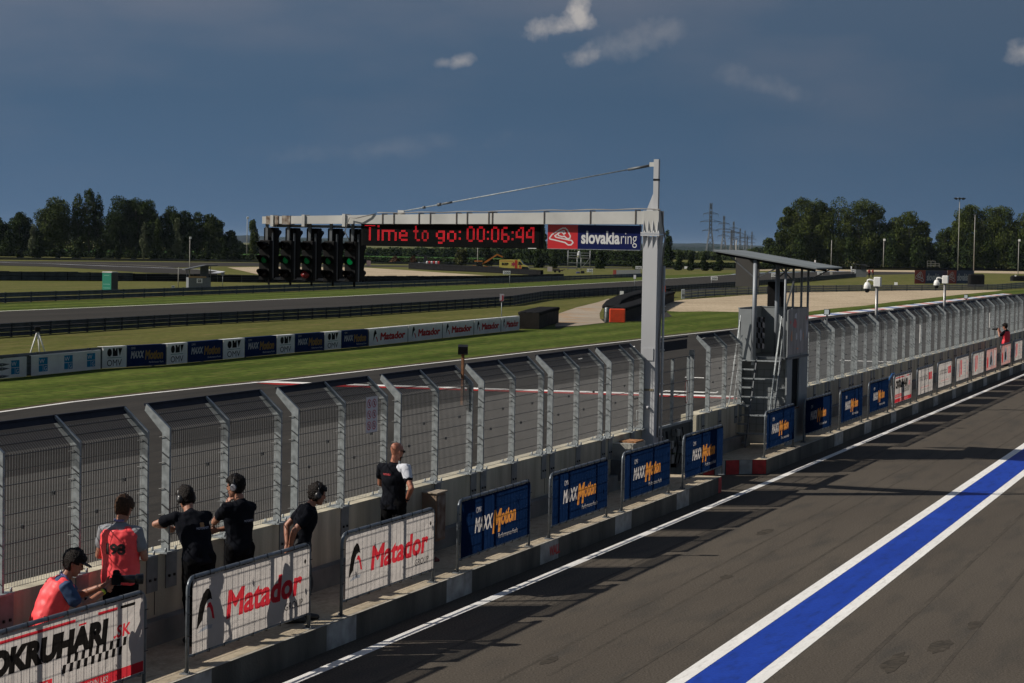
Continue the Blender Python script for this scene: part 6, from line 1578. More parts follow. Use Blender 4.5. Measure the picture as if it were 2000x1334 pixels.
for i, q in enumerate(mid): tree(q[0], q[6], q[1], q[2], q[3], q[5], lv[q[4]], 300 + i, dens=1.2, z0=.06)
cr2 = [(898, 487, 26), (948, 482, 22), (985, 484, 24), (1050, 486, 22), (1080, 488, 22), (1170, 487, 24), (1240, 489, 24), (1324, 491, 20), (1348, 494, 18), (1372, 496, 20), (1400, 494, 22)]
for i, (x, y, w_) in enumerate(cr2): tree(x, 520, y - 1, w_, 'conifer' if i > 2 else 'round', 'dark conifer, %s from the left in the row below the message board and sign' % ORD[i], lv[4 if i > 0 else 6], 330 + i, group='conifer row right of the signals', name='conifer', dens=1.2, z0=.04)
for i, (x, y, w_) in enumerate(((770, 500, 22), (804, 499, 16))): tree(x, 560, y, w_, 'bush', ['reddish brown shrub left of the tiny marshal hut, bigger one', 'reddish brown shrub left of the tiny marshal hut, smaller one'][i], lv[5], 350 + i, name='shrub', z0=.0)
right = [(1536, 402, 46, 'round', 2), (1562, 384, 74, 'round', 2), (1592, 388, 60, 'round', 2), (1633, 384, 76, 'round', 2), (1678, 386, 80, 'round', 2), (1708, 398, 56, 'round', 2), (1742, 424, 56, 'round', 2), (1773, 412, 66, 'round', 2), (1796, 430, 44, 'round', 2), (1838, 446, 44, 'round', 1), (1862, 430, 40, 'round', 2), (1889, 399, 70, 'round', 2), (1925, 404, 70, 'round', 2), (1953, 402, 76, 'round', 2), (1992, 416, 70, 'round', 2), (2040, 430, 70, 'round', 2), (1518, 442, 30, 'round', 1)]
rl = ['leftmost shoulder tree of the big right hand group', 'tall full tree above the tower roof', 'full tree, second crown of the big right hand group', 'tall full tree behind the thin mast', 'tall full tree right of the thin mast', 'right shoulder of the tall right hand group', 'lower tree left of the second group dome', 'domed tree above the nearer dome camera', 'small edge tree where the sky gap begins', 'low tree at the right side of the sky gap', 'low tree left of the ring floodlight mast',
      'tall tree behind the ring floodlight mast', 'full tree right of the second tall mast', 'tall domed tree near the right edge', 'full tree behind the rightmost camera mast', 'tree cut by the right edge of the view', 'small tree left of the big right hand group']
for i, (q, l_) in enumerate(zip(right, rl)): tree(q[0], 730, q[1], q[2], q[3], l_, lv[q[4]], 400 + i, group='big trees on the right', dens=1.8, z0=.04)
# hedges and undergrowth that read as one mass
def undergrowth(name, label, pxr, dist, yt, step, m_, seed, hw=1.0):
    r = np.random.default_rng(seed); V = []; px = pxr[0]
    while px < pxr[1]:
        d = dist + r.uniform(-12, 12); p = PD(px, d); kk = d / FPX; yy = lerp_poly(yt, px) + r.uniform(-2.5, 2.5)
        H_ = max(1.5, CAM_H + (yh(px) - yy) * kk); n = 420; s_ = kk * 3.2
        Wd = step * kk * 2.2
        dd = r.normal(size=(n, 3)); dd /= np.linalg.norm(dd, axis=1)[:, None]; q = r.uniform(.3, 1, n)[:, None] ** .5
        c = np.array([p.x, p.y, H_ * .42]) + dd * q * np.array([Wd * .6, Wd * .5, H_ * .58]); c[:, 2] = np.clip(c[:, 2], .1, None)
        a = r.normal(size=(n, 3)); b = np.cross(a, r.normal(size=(n, 3))); a /= np.linalg.norm(a, axis=1)[:, None]; b /= np.linalg.norm(b, axis=1)[:, None]
        a *= s_ * .6; b *= s_ * .5; V.append(np.stack([c - a, c - b, c + a, c + b], 1).reshape(-1, 3)); px += step
    v = np.concatenate(V); n = len(v) // 4
    me = bpy.data.meshes.new(name); me.vertices.add(len(v)); me.vertices.foreach_set('co', v.astype(np.float32).ravel()); me.loops.add(4 * n); me.loops.foreach_set('vertex_index', np.arange(4 * n, dtype=np.int32)); me.polygons.add(n)
    me.polygons.foreach_set('loop_start', np.arange(0, 4 * n, 4, dtype=np.int32)); me.update(calc_edges=True); me.materials.append(m_)
    o = mesh_obj(name, me); tag(o, label, 'woodland', kind='stuff'); return o
undergrowth('undergrowth', 'dark undergrowth filling the foot of the left wood', (-40, 470), 660, [(-40, 452), (100, 440), (300, 430), (400, 445), (470, 474)], 9, lv[0], 11)
undergrowth('distant_wood', 'low distant wood behind the signals and message board', (455, 1110), 900, [(455, 474), (600, 480), (700, 486), (880, 482), (1110, 484)], 11, lv[0], 12)
undergrowth('hedgerow', 'hedgerow behind the ambulance, scaffold and sign', (1000, 1290), 640, [(1000, 492), (1100, 484), (1290, 488)], 9, lv[0], 13)
undergrowth('distant_wood', 'low hazy wood below the power pylons', (1300, 1520), 1050, [(1300, 487), (1400, 492), (1450, 486), (1520, 480)], 9, lv[1], 14)
undergrowth('undergrowth', 'dark undergrowth at the foot of the big right hand trees', (1505, 2060), 735, [(1505, 478), (1540, 455), (1780, 450), (1825, 488), (1850, 470), (2060, 455)], 10, lv[0], 15)
undergrowth('roadside_scrub', 'thin scrub along the farthest guard rail', (-30, 1500), 600, [(-30, 500), (700, 506), (1500, 514)], 14, lv[4], 16)
# ================================================================== people
from mathutils import noise as mnoise
from mathutils.bvhtree import BVHTree
skin = mat('skin', (.36, .17, .11), .55, var=.12, scale=20); skin_t = mat('skin_tanned', (.33, .14, .085), .5, var=.12, scale=20)
hair_d = mat('hair_dark', (.008, .005, .004), .6, var=.5, scale=60, bump=.8, bscale=90, spec=.2); hair_b = mat('hair_brown', (.055, .028, .015), .6, var=.5, scale=60, bump=.8, bscale=90, spec=.2)
vest_m = mat('vest_coral', (1.0, .075, .085), .55, var=.08, scale=5, bump=.25, bscale=9); shirt_g = mat('tshirt_grey', (.22, .23, .25), .8, var=.1, scale=8, bump=.2, bscale=12)
shirt_k = mat('tshirt_black', (.007, .008, .012), .9, var=.2, scale=8, bump=.3, bscale=10, spec=.08); trou_k = mat('trousers_black', (.005, .005, .006), .9, var=.3, scale=6, bump=.3, bscale=10, spec=.08)
shirt_bl = mat('tshirt_blue', (.025, .06, .14), .8, var=.15, scale=8, bump=.2, bscale=12); shirt_w = mat('shirt_white_panel', (.60, .62, .68), .75, var=.06, scale=8, bump=.2, bscale=12)
shoe_m = mat('shoe_black', (.02, .02, .02), .6); eye_m = mat('eye_dark', (.02, .015, .012), .3); lip_m = mat('lips', (.24, .08, .06), .5)
def ringtube(mb, pts, n=14):
    """pts: (position, radius a, radius b, lateral axis, dir)"""
    vs = []
    for p, ra, rb, la, di in pts:
        la = Vector(la).normalized(); fb = Vector(di).normalized().cross(la).normalized()
        for k in range(n): t = 2 * math.pi * k / n; vs.append(Vector(p) + la * ra * math.cos(t) + fb * rb * math.sin(t))
    m_ = len(pts); fs = [(i * n + k, i * n + (k + 1) % n, (i + 1) * n + (k + 1) % n, (i + 1) * n + k) for i in range(m_ - 1) for k in range(n)]
    fs += [tuple(range(n - 1, -1, -1)), tuple(range((m_ - 1) * n, m_ * n))]
    mb.add(vs, fs)
def limb(mb, pts, n=12):
    """pts list of (Vector, radius); rounded ends"""
    P_ = [(Vector(p), r) for p, r in pts]; out = []
    d0 = (P_[1][0] - P_[0][0]).normalized(); d1 = (P_[-1][0] - P_[-2][0]).normalized()
    for f, g in ((.98, .2), (.7, .7), (.35, .93)): out.append((P_[0][0] - d0 * P_[0][1] * f, P_[0][1] * g))
    for (a, ra), (b, rb) in zip(P_, P_[1:]):
        out.append((a, ra)); out.append((a.lerp(b, .5), (ra + rb) / 2))
    out.append(P_[-1])
    for f, g in ((.35, .93), (.7, .7), (.98, .2)): out.append((P_[-1][0] + d1 * P_[-1][1] * f, P_[-1][1] * g))
    m_ = len(out); pr = []
    la = d0.orthogonal().normalized()
    for i, (p, r) in enumerate(out):
        d = (out[min(i + 1, m_ - 1)][0] - out[max(i - 1, 0)][0]).normalized(); la = (la - d * la.dot(d)).normalized(); pr.append((p, r, r, la.copy(), d))
    ringtube(mb, pr, n)
def remesh(mb, name, m_, parent, vox=.008, fold=0.0, seed=0, smooth=2):
    me = bpy.data.meshes.new('tmp'); me.from_pydata([tuple(v) for v in mb.v], [], mb.f); me.update()
    bm = bmesh.new(); bm.from_mesh(me); bmesh.ops.recalc_face_normals(bm, faces=bm.faces); bm.to_mesh(me); bm.free()
    o = bpy.data.objects.new('tmp', me); COL.objects.link(o)
    md = o.modifiers.new('r', 'REMESH'); md.mode = 'VOXEL'; md.voxel_size = vox
    ms = o.modifiers.new('s', 'SMOOTH'); ms.iterations = smooth; ms.factor = .5
    bpy.context.view_layer.update()
    m2 = bpy.data.meshes.new_from_object(o.evaluated_get(bpy.context.evaluated_depsgraph_get()))
    bpy.data.objects.remove(o); m2.name = name
    if fold:
        for v in m2.vertices:
            q = v.co * 7 + Vector((seed, 0, 0)); q.z *= .8
            v.co += v.normal * (mnoise.noise(q) * fold + mnoise.noise(q * 2.6) * fold * .45)
    m2.polygons.foreach_set('use_smooth', [True] * len(m2.polygons)); m2.materials.clear(); m2.materials.append(m_); m2.update()
    return mesh_obj(name, m2, parent)
HEAD = [(-.128, .018, .02, .048), (-.115, .036, .040, .040), (-.09, .050, .062, .022), (-.05, .062, .082, .008), (-.01, .070, .093, .002), (.03, .075, .099, -.004), (.07, .070, .092, -.008), (.10, .052, .068, -.010), (.118, .025, .034, -.010)]
def head_rings(k=1.0, off=0.0): return [(z * k, rx * k + off, ry * k + off, yo * k) for z, rx, ry, yo in HEAD]
def person(label, loc, bearing, k, J, skin_mat=None, shirt=None, trousers=None, vest=None, hair=None, sleeve=.55, headset=False, cap=None, beard=False, group=None, shoes=True, girth=1.0, hairk=1.0, category='person'):
    """J: joints in metres for a 1.80 m figure; x right, y forward, z up"""
    T = thing('person', label, category, loc, -bearing, group); T.scale = (k, k, k)
    D = dict(pelvis=(0, 0, .95), waist=(0, 0, 1.10), chest=(0, 0, 1.30), neck=(0, -.01, 1.50), head=(0, .02, 1.675), shL=(-.19, 0, 1.44), shR=(.19, 0, 1.44), elL=(-.23, -.02, 1.15), elR=(.23, -.02, 1.15), wrL=(-.24, .06, .90), wrR=(.24, .06, .90),
             hiL=(-.095, 0, .92), hiR=(.095, 0, .92), knL=(-.10, .02, .50), knR=(.10, .02, .50), anL=(-.105, -.02, .09), anR=(.105, -.02, .09), yaw=0, pitch=0, roll=0, palmL=None, palmR=None, curlL=.5, curlR=.5)
    D.update(J); V = {a: Vector(b) for a, b in D.items() if isinstance(b, (tuple, Vector)) and a not in ('palmL', 'palmR')}
    sm = skin_mat or skin
    lat = (V['shR'] - V['shL']).normalized(); up = (V['neck'] - V['pelvis']).normalized(); lath = (V['hiR'] - V['hiL']).normalized(); latm = (lat + lath).normalized()
    def torso(mb, off=0.0, lo=0, hi_=7, gg_=1.0):
        rows = [(V['pelvis'] - up * .07, .150, .110, lath), (V['pelvis'], .168, .118, lath), (V['waist'], .150, .105, latm), (V['chest'] - up * .06, .165, .115, latm), (V['chest'], .178, .120, lat), (V['chest'].lerp(V['neck'], .5), .182, .105, lat), (V['chest'].lerp(V['neck'], .78), .150, .082, lat), (V['neck'] + up * .0, .062, .060, lat)]
        rr_ = rows[lo:hi_ + 1]
        ringtube(mb, [(p, a * girth + off, b * girth + off, l, up) for p, a, b, l in rr_], 20)
    hm = Euler((D['pitch'], D['roll'], D['yaw'])).to_matrix(); hc = V['head']
    hp = lambda x, y, z: hc + hm @ Vector((x, y, z))
    body = MB(); torso(body)
    limb(body, [(V['neck'] - up * .05, .062), (V['neck'] + (hc - V['neck']) * .35, .054), (hc + hm @ Vector((0, -.02, -.07)), .050)])
    ringtube(body, [(hp(0, yo, z), rx, ry, hm @ Vector((1, 0, 0)), hm @ Vector((0, 0, 1))) for z, rx, ry, yo in head_rings()], 18)
    limb(body, [(hp(0, .085, .012), .010), (hp(0, .102, -.022), .013), (hp(0, .098, -.032), .014)], 8)     # nose
    limb(body, [(hp(-.02, .075, -.070), .011), (hp(.02, .075, -.070), .011)], 8)                          # lips
    limb(body, [(hp(-.035, .078, .022), .010), (hp(.035, .078, .022), .010)], 8)                          # brow
    for s_ in (-1, 1): limb(body, [(hp(.074 * s_, -.005, .012), .013), (hp(.078 * s_, -.008, -.012), .014), (hp(.072 * s_, -.002, -.032), .009)], 8)
    for s_ in 'LR':
        sh, el, wr = V['sh' + s_], V['el' + s_], V['wr' + s_]
        limb(body, [(V['chest'].lerp(V['neck'], .5).lerp(sh, .6), .058), (sh, .056), (sh.lerp(el, .5), .047), (el, .039)])
        limb(body, [(el, .039), (el.lerp(wr, .3), .040), (wr, .026)])
        d = (wr - el).normalized(); pn = Vector(D['palm' + s_] or ((1, 0, 0) if s_ == 'L' else (-1, 0, 0))); pn = (pn - d * pn.dot(d)).normalized(); side = d.cross(pn).normalized(); c_ = D['curl' + s_]
        if side.dot(Vector((0, 1, .3))) < 0: side = -side     # thumb side forward/up
        ringtube(body, [(wr - d * .01, .027, .021, side, d), (wr + d * .03, .036, .018, side, d), (wr + d * .075, .042, .016, side, d), (wr + d * .095, .038, .013, side, d)], 12)
        for i, (o_, ln) in enumerate(((.031, .070), (.0105, .078), (-.0105, .074), (-.031, .058))):
            b0 = wr + d * .085 + side * o_; a1 = c_ * .8; d1 = (d * math.cos(a1) + pn * math.sin(a1) + side * o_ * 2).normalized(); b1 = b0 + d1 * ln * .5; a2 = c_ * 1.9; d2 = (d * math.cos(a2) + pn * math.sin(a2) + side * o_ * 2).normalized()
            limb(body, [(b0, .0095), (b1, .0088), (b1 + d2 * ln * .52, .0075)], 7)
        t0 = wr + d * .028 + side * .028; t1 = t0 + (d * .6 + side * .75 + pn * .25).normalized() * .038; limb(body, [(t0, .012), (t1, .0105), (t1 + (d * .9 + side * .2 + pn * .35).normalized() * .032, .0085)], 7)
    for s_ in 'LR': limb(body, [(V['hi' + s_], .088), (V['hi' + s_].lerp(V['kn' + s_], .5), .072), (V['kn' + s_], .054), (V['kn' + s_].lerp(V['an' + s_], .35), .056), (V['an' + s_], .036)])
    ft = {}
    for s_ in 'LR':
        an = V['an' + s_]; fd = Vector(D.get('foot' + s_, (0, 1, 0))).normalized(); limb(body, [(an + Vector((0, 0, -.04)) - fd * .04, .038), (an + fd * .10 + Vector((0, 0, -.055)), .032), (an + fd * .16 + Vector((0, 0, -.06)), .026)])
    bo = remesh(body, 'body', sm, T, .0075)
    if trousers:
        mb = MB(); torso(mb, .012, 0, 2)
        for s_ in 'LR': limb(mb, [(V['hi' + s_] + Vector((0, 0, .03)), .108), (V['hi' + s_].lerp(V['kn' + s_], .5), .090), (V['kn' + s_], .072), (V['kn' + s_].lerp(V['an' + s_], .6), .066), (V['an' + s_] + Vector((0, 0, .03)), .058)], 14)
        remesh(mb, 'trousers', trousers, T, .012, .018, 3)
    if shirt:
        mb = MB(); torso(mb, .020, 0, 7)
        for s_ in 'LR':
            sh, el = V['sh' + s_], V['el' + s_]; limb(mb, [(V['chest'].lerp(V['neck'], .5).lerp(sh, .55), .074), (sh, .073), (sh.lerp(el, sleeve), .064)], 14)
        limb(mb, [(V['neck'] - up * .035, .072), (V['neck'] - up * .02, .070)])
        remesh(mb, 'shirt', shirt, T, .011, .019, 5)
    vo = None
    if vest:
        mb = MB(); rows = []
        torso(mb, .048, 0, 6)
        for s_ in 'LR': limb(mb, [(V['chest'].lerp(V['neck'], .62), .075), (V['chest'].lerp(V['neck'], .62).lerp(V['sh' + s_] , .62), .078)], 14)
        vo = remesh(mb, 'vest', vest, T, .011, .018, 9)
    if hair:
        mb = MB(); n = 22; n = 34; rg = []
        for (z0_, a0, b0, c0), (z1_, a1, b1, c1) in zip(HEAD, HEAD[1:]):
            for f_ in (0, .5): rg.append((z0_ + (z1_ - z0_) * f_ + (.006 if z0_ > .05 else 0), a0 + (a1 - a0) * f_ + .005, b0 + (b1 - b0) * f_ + .005, c0 + (c1 - c0) * f_))
        rg += [(.126, .028, .038, -.01), (.136, .006, .008, -.01)]
        vs = [(rx * math.cos(2 * math.pi * i / n), yo + ry * math.sin(2 * math.pi * i / n), z) for z, rx, ry, yo in rg for i in range(n)]
        fs = []
        for j in range(len(rg) - 1):
            for i in range(n):
                q = [j * n + i, j * n + (i + 1) % n, (j + 1) * n + (i + 1) % n, (j + 1) * n + i]; c = sum((Vector(vs[a]) for a in q), Vector()) / 4
                line = .062 if c.y > .045 else (.0 if c.y > -.01 else -.075)
                if c.z > line: fs.append(tuple(q))
        out = []
        for v in vs: nn = Vector(v).normalized(); q = Vector(v) + nn * (mnoise.noise(Vector(v) * 45) * .014 * hairk + mnoise.noise(Vector(v) * 110) * .007 + .002 * hairk); out.append(hp(*q))
        mb.add(out, fs, 0, True); o = mb.build('hair', hair, T)
        s2 = o.modifiers.new('s', 'SOLIDIFY'); s2.thickness = -.016
    if headset:
        mb = MB(); pts = []
        for i in range(13): a = math.pi * i / 12; pts.append(hp(-.098 * math.cos(a), -.01, .02 + .125 * math.sin(a)))
        mb.tube(pts, .011, 6); h_ = mb.build('headset_band', mat('headset_black', (.02, .02, .022), .35), T)
        for s_ in (-1, 1):
            mb = MB(); lm = MB(); lm.lathe([(.02, .070), (.040, .072), (.045, .085), (.043, .105), (.028, .118), (.0, .120)], (0, 0, 0), 14, axis='x'); mb.add([hp(v[0] * s_, v[1] - .006, v[2] * 1.15 - .005) for v in lm.v], lm.f, 0, True); mb.build('ear_cup', mat('headset_black', (0, 0, 0)), h_)
        mb = MB(); mb.tube([hp(-.095, .01, -.02), hp(-.085, .08, -.06), hp(-.04, .13, -.08)], .004, 5); mb.lathe([(.0, -.008), (.010, 0), (.0, .012)], tuple(hp(-.035, .132, -.082)), 8); mb.build('microphone', black_m, h_)
    if cap:
        mb = MB(); n = 20; rg = [(.030, .082, .106, -.004), (.06, .084, .107, -.006), (.095, .074, .092, -.008), (.125, .045, .056, -.01), (.138, .012, .015, -.01)]
        mb.add([hp(rx * math.cos(2 * math.pi * i / n), yo + ry * math.sin(2 * math.pi * i / n), z) for z, rx, ry, yo in rg for i in range(n)], [(j * n + i, j * n + (i + 1) % n, (j + 1) * n + (i + 1) % n, (j + 1) * n + i) for j in range(4) for i in range(n)] + [tuple(range(4 * n, 5 * n))], 0, True)
        c_ = mb.build('cap', cap, T); mb = MB()
        top = [(.078 * math.cos(a), .075 + .105 * math.sin(a), .040 - .012 * math.sin(a)) for a in [math.pi * i / 10 for i in range(11)]]
        mb.add([hp(*q) for q in top] + [hp(q[0], q[1], q[2] - .008) for q in top], [tuple(range(11)), tuple(range(21, 10, -1))] + [(i, i + 1, 12 + i, 11 + i) for i in range(10)]); mb.build('brim', cap, c_)
        mb = MB(); mb.lathe([(.010, .14), (.004, .148)], (0, 0, 0), 8); q = MB(); q.add([hp(*v) for v in mb.v], mb.f); q.build('button', cap, c_)
    if beard:
        mb = MB(); limb(mb, [(hp(-.045, .045, -.085), .018), (hp(0, .068, -.112), .024), (hp(.045, .045, -.085), .018)], 10); remesh(mb, 'beard', hair_d, T, .006)
    for s_ in (-1, 1):
        mb = MB(); mb.lathe([(.0, -.006), (.008, -.003), (.010, 0), (.0, .006)], tuple(hp(.030 * s_, .090, .004)), 8, axis='y'); mb.build('eye', eye_m, bo)
    mb = MB(); mb.beam(hp(-.022, .0875, -.0695), hp(.022, .0875, -.0695), .003, .005); mb.build('mouth', lip_m, bo)
    if shoes:
        for s_ in 'LR':
            an = V['an' + s_]; fd = Vector(D.get('foot' + s_, (0, 1, 0))).normalized(); mb = MB()
            limb(mb, [(an + Vector((0, 0, -.040)) - fd * .055, .050), (an + fd * .08 + Vector((0, 0, -.045)), .046), (an + fd * .175 + Vector((0, 0, -.055)), .037)], 12); remesh(mb, 'shoe', shoe_m, T, .009)
    return T, V, hp, bo, vo
def project_text(txt, parent, on, cx, z, w, h, m_, back=True, bold=.05, eps=.006):
    me = letter_mesh('lettering', text_polys(txt, -w / 2, 0, w, h, 0, bold))
    bm = bmesh.new(); bm.from_mesh(on.data); bvh = BVHTree.FromBMesh(bm); bm.free()
    sg_ = 1 if back else -1
    for v in me.vertices:
        x, y = v.co.x, v.co.y; x = cx + x * sg_
        hit = bvh.ray_cast(Vector((x, -1.2 * sg_, z + y)), Vector((0, sg_, 0)))
        yy = hit[0].y if hit[0] is not None else -.16 * sg_
        v.co = (x, yy - eps * sg_, z + y)
    me.materials.append(m_); return mesh_obj('lettering', me, on)
def bear(deg): return R(deg)

# 1. man in coral vest, number 198 on his back
T, V, hp, bo, vo = person('tall man seen from behind in a coral vest numbered 198', W(20.93, -12.22, ZP), bear(14), 1.055,
    dict(head=(.015, .05, 1.67), shL=(-.185, -.005, 1.435), shR=(.185, -.005, 1.435), elL=(-.255, .02, 1.16), elR=(.265, .03, 1.16), wrL=(-.13, .24, 1.16), wrR=(.13, .25, 1.17), yaw=-.25, pitch=-.35, curlL=1.0, curlR=1.0),
    shirt=shirt_g, trousers=trou_k, vest=vest_m, hair=hair_b, sleeve=.55)
project_text('198', T, vo, .012, 1.21, .215, .105, mat('print_black', (.012, .01, .01), .7), bold=.05)
mb = MB(); mb.tube([hp(-.06, -.03, -.135), hp(-.03, -.07, -.15), hp(.03, -.07, -.15), hp(.06, -.03, -.135)], .012, 6); mb.build('lanyard', mat('lanyard_blue', (.16, .18, .42), .6, var=.8, scale=40), T)
mb = MB(); mb.cbox(-.04, .04, .30, .32, 1.10, 1.25, .008); mb.build('phone', black_m, T)
# 2. man leaning on the wall, black shirt
PJ = dict(pelvis=(.0, -.10, .93), waist=(0, -.07, 1.07), chest=(-.01, .04, 1.27), neck=(-.02, .12, 1.44), head=(-.02, .22, 1.58), shL=(-.19, .10, 1.385), shR=(.17, .08, 1.385), elL=(-.36, .27, 1.30), wrL=(-.17, .40, 1.25), elR=(.18, .36, 1.24), wrR=(-.03, .44, 1.22), hiL=(-.09, -.10, .91), hiR=(.09, -.10, .91),
          knL=(-.10, -.08, .49), knR=(.10, -.14, .49), anL=(-.11, -.20, .09), anR=(.11, -.25, .09), yaw=.25, pitch=-.45, curlL=.7, curlR=.6, palmL=(0, 0, -1), palmR=(0, 0, -1))
T, V, hp, bo, vo = person('man in a black shirt and headset leaning forward on the wall with his forearms crossed', W(22.55, -12.16, ZP), bear(-32), 1.07, PJ, shirt=shirt_k, trousers=trou_k, hair=hair_d, headset=True, sleeve=.55, girth=1.03)
sh = [c for c in T.children if c.name.startswith('shirt')][0]
tx = mat('shirt_print', (.30, .32, .40), .7); project_text('MOTORSPORT', T, sh, .05, 1.27, .17, .022, tx, bold=.02)
mb = MB(); project_text('::', T, sh, .04, 1.30, .06, .05, mat('print_orange', (.30, .16, .06), .7), bold=.12)
# 3. second man in black shirt, face in profile, hand at his chin
T, V, hp, bo, vo = person('man in black with a silver eared headset, hand at his chin, looking left', W(23.62, -12.12, ZP), bear(-48), 1.045,
    dict(head=(-.03, .05, 1.675), elL=(-.17, .26, 1.24), wrL=(-.07, .17, 1.45), elR=(.12, .20, 1.17), wrR=(-.10, .28, 1.14), yaw=.55, pitch=-.05, curlL=.9, curlR=.8, chest=(0, .02, 1.29), shL=(-.18, .03, 1.43), shR=(.17, -.02, 1.43), palmL=(1, -.3, 0), palmR=(0, -1, 0)),
    shirt=shirt_k, trousers=trou_k, hair=hair_d, headset=True, sleeve=.55)
sh = [c for c in T.children if c.name.startswith('shirt')][0]; project_text('MOTORSPORT', T, sh, .04, 1.27, .16, .022, tx, bold=.02)
mb = MB(); lm = MB(); lm.lathe([(.0, -.122), (.030, -.121), (.036, -.118)], (0, 0, 0), 14, axis='x'); mb.add([hp(v[0], v[1] - .006, v[2] * 1.1 - .005) for v in lm.v], lm.f); mb.build('ear_cap', mat('silver', (.45, .46, .50), .3, .6), T)
# 4. man walking right, hands behind his back
T, V, hp, bo, vo = person('man in black with a headset stooping forward to the right, hands behind his back', W(24.35, -11.62, ZP), bear(72), 1.0,
    dict(pelvis=(0, -.02, .93), waist=(0, -.01, 1.08), chest=(0, .04, 1.28), neck=(0, .09, 1.46), head=(0, .19, 1.60), shL=(-.185, .05, 1.40), shR=(.185, .05, 1.40), elL=(-.22, -.15, 1.19), elR=(.22, -.15, 1.17), wrL=(-.10, -.17, .96), wrR=(.10, -.18, .94), yaw=-.05, pitch=-.15,
         knL=(-.10, .10, .50), knR=(.10, -.04, .50), anL=(-.1, .05, .09), anR=(.1, -.16, .09), palmL=(1, 0, 0), palmR=(-1, 0, 0)),
    hairk=2.2, skin_mat=skin_t, shirt=shirt_k, trousers=mat('trousers_darkgrey', (.02, .02, .022), .85), hair=hair_d, headset=True, sleeve=.55)
# 5. bald man, hand on hip
T, V, hp, bo, vo = person('bald bearded man in a black and white shirt, hand on his hip', W(28.65, -12.22, ZP), bear(30), 1.045,
    dict(head=(.03, .03, 1.685), shL=(-.20, .0, 1.44), shR=(.20, -.01, 1.44), elL=(-.30, .12, 1.20), wrL=(-.24, .34, 1.13), elR=(.36, -.10, 1.20), wrR=(.20, .04, 1.02), yaw=-.40, pitch=-.12, palmR=(-1, .2, 0), curlR=.9),
    skin_mat=mat('skin_bald', (.40, .16, .10), .42, var=.1, scale=20), shirt=shirt_k, trousers=trou_k, beard=True, sleeve=.5, girth=1.03)
def side_panel(px_, lat_, nm='side_panel'):
    mb = MB(); q = [V['chest'].lerp(V['neck'], .72) + Vector((.10 * lat_, .0, -.01)), V['shR'] + Vector((.01, 0, .01)), V['shR'].lerp(V['elR'], .45)]
    limb(mb, [(q[0], .080), (q[1], .080), (q[2], .069)], 14)
    limb(mb, [(V['chest'] + Vector((.125, .01, .06)), .070), (V['waist'] + Vector((.105, .01, .0)), .064), (V['pelvis'] + Vector((.12, .02, .02)), .060)], 12)
    return remesh(mb, nm, shirt_w, T, .010, .010, 2)
side_panel(0, 1)
sh = [c for c in T.children if c.name.startswith('shirt')][0]; project_text('MICHELI', T, sh, -.03, 1.36, .13, .022, mat('print_red', (.45, .04, .05), .7), bold=.04)
mb = MB(); mb.beam(hp(-.07, .085, .005), hp(.07, .085, .005), .02, .032); mb.beam(hp(.075, .08, .012), hp(.082, .0, .012), .008, .008); mb.build('sunglasses', black_m, T)
mb = MB(); mb.lathe([(.175, 0), (.178, .02), (.178, .035), (.175, .05)], (0, 0, .965), 20); mb.v = [(x, y * .74, z) for x, y, z in mb.v]; mb.build('belt', mat('belt_black', (.015, .015, .016), .4), T)
w_ = V['wrR']; mb = MB(); d = (V['wrR'] - V['elR']).normalized(); mb.tube([w_ - d * .03, w_ - d * .005], .034, 10); mb.build('wristwatch', black_m, T)
# 6. photographer crouching by the barrier at the left
T, V, hp, bo, vo = person('photographer in a coral vest and dark cap bending over a camera behind the nearest banner', W(19.46, -12.0, ZP), bear(72), 1.05,
    dict(pelvis=(0, -.22, .62), waist=(0, -.20, .77), chest=(0, -.10, .98), neck=(0, -.02, 1.15), head=(0, .07, 1.30), shL=(-.18, -.05, 1.09), shR=(.19, -.04, 1.08), elL=(-.20, .15, .94), elR=(.23, .12, .88), wrL=(-.05, .39, 1.06), wrR=(.09, .37, 1.03), hiL=(-.10, -.2, .60), hiR=(.10, -.2, .60),
         knL=(-.16, .20, .52), knR=(.16, .22, .50), anL=(-.13, -.02, .09), anR=(.13, .0, .09), yaw=-.22, pitch=-.38, palmL=(1, 0, .4), palmR=(-1, 0, .3), curlL=1.0, curlR=1.0),
    skin_mat=skin_t, shirt=shirt_bl, trousers=mat('trousers_navy', (.012, .016, .035), .85), vest=vest_m, hair=hair_d, cap=mat('cap_dark', (.014, .011, .018), .8), sleeve=.62)
mb = MB(); mb.tube([V['wrR'] - (V['wrR'] - V['elR']).normalized() * .045, V['wrR'] - (V['wrR'] - V['elR']).normalized() * .02], .032, 10); mb.build('wristband', mat('band_yellow', (.40, .48, .03), .6), T)
mb = MB(); mb.tube([V['wrR'] - (V['wrR'] - V['elR']).normalized() * .018, V['wrR']], .033, 10); mb.build('wristwatch', black_m, T)
mb = MB(); mb.tube([hp(-.07, -.02, -.13), hp(-.04, -.08, -.14), hp(.04, -.08, -.14), hp(.08, -.02, -.14), tuple(V['chest'] + Vector((.06, .17, .05)))], .011, 6); mb.build('lanyard', mat('lanyard_blue', (0, 0, 0)), T)
def photo_camera(loc, rz, k, label, pitch=0.0):
    C_ = thing('photo_camera', label, 'camera', loc, rz); C_.scale = (k, k, k); C_.rotation_euler = (pitch, 0, rz)
    mb = MB(); mb.cbox(-.07, .07, -.05, .03, -.05, .05, .012); mb.cbox(-.03, .03, -.045, .02, .05, .085, .012); mb.build('camera_body', blackmatt, C_)
    mb = MB(); mb.lathe([(.036, .03), (.036, .10), (.040, .11), (.040, .16), (.037, .17), (.050, .175), (.052, .24), (.046, .245)], (0, 0, 0), 18, axis='y'); mb.build('lens', mat('lens_black', (.012, .012, .012), .28), C_)
    return C_
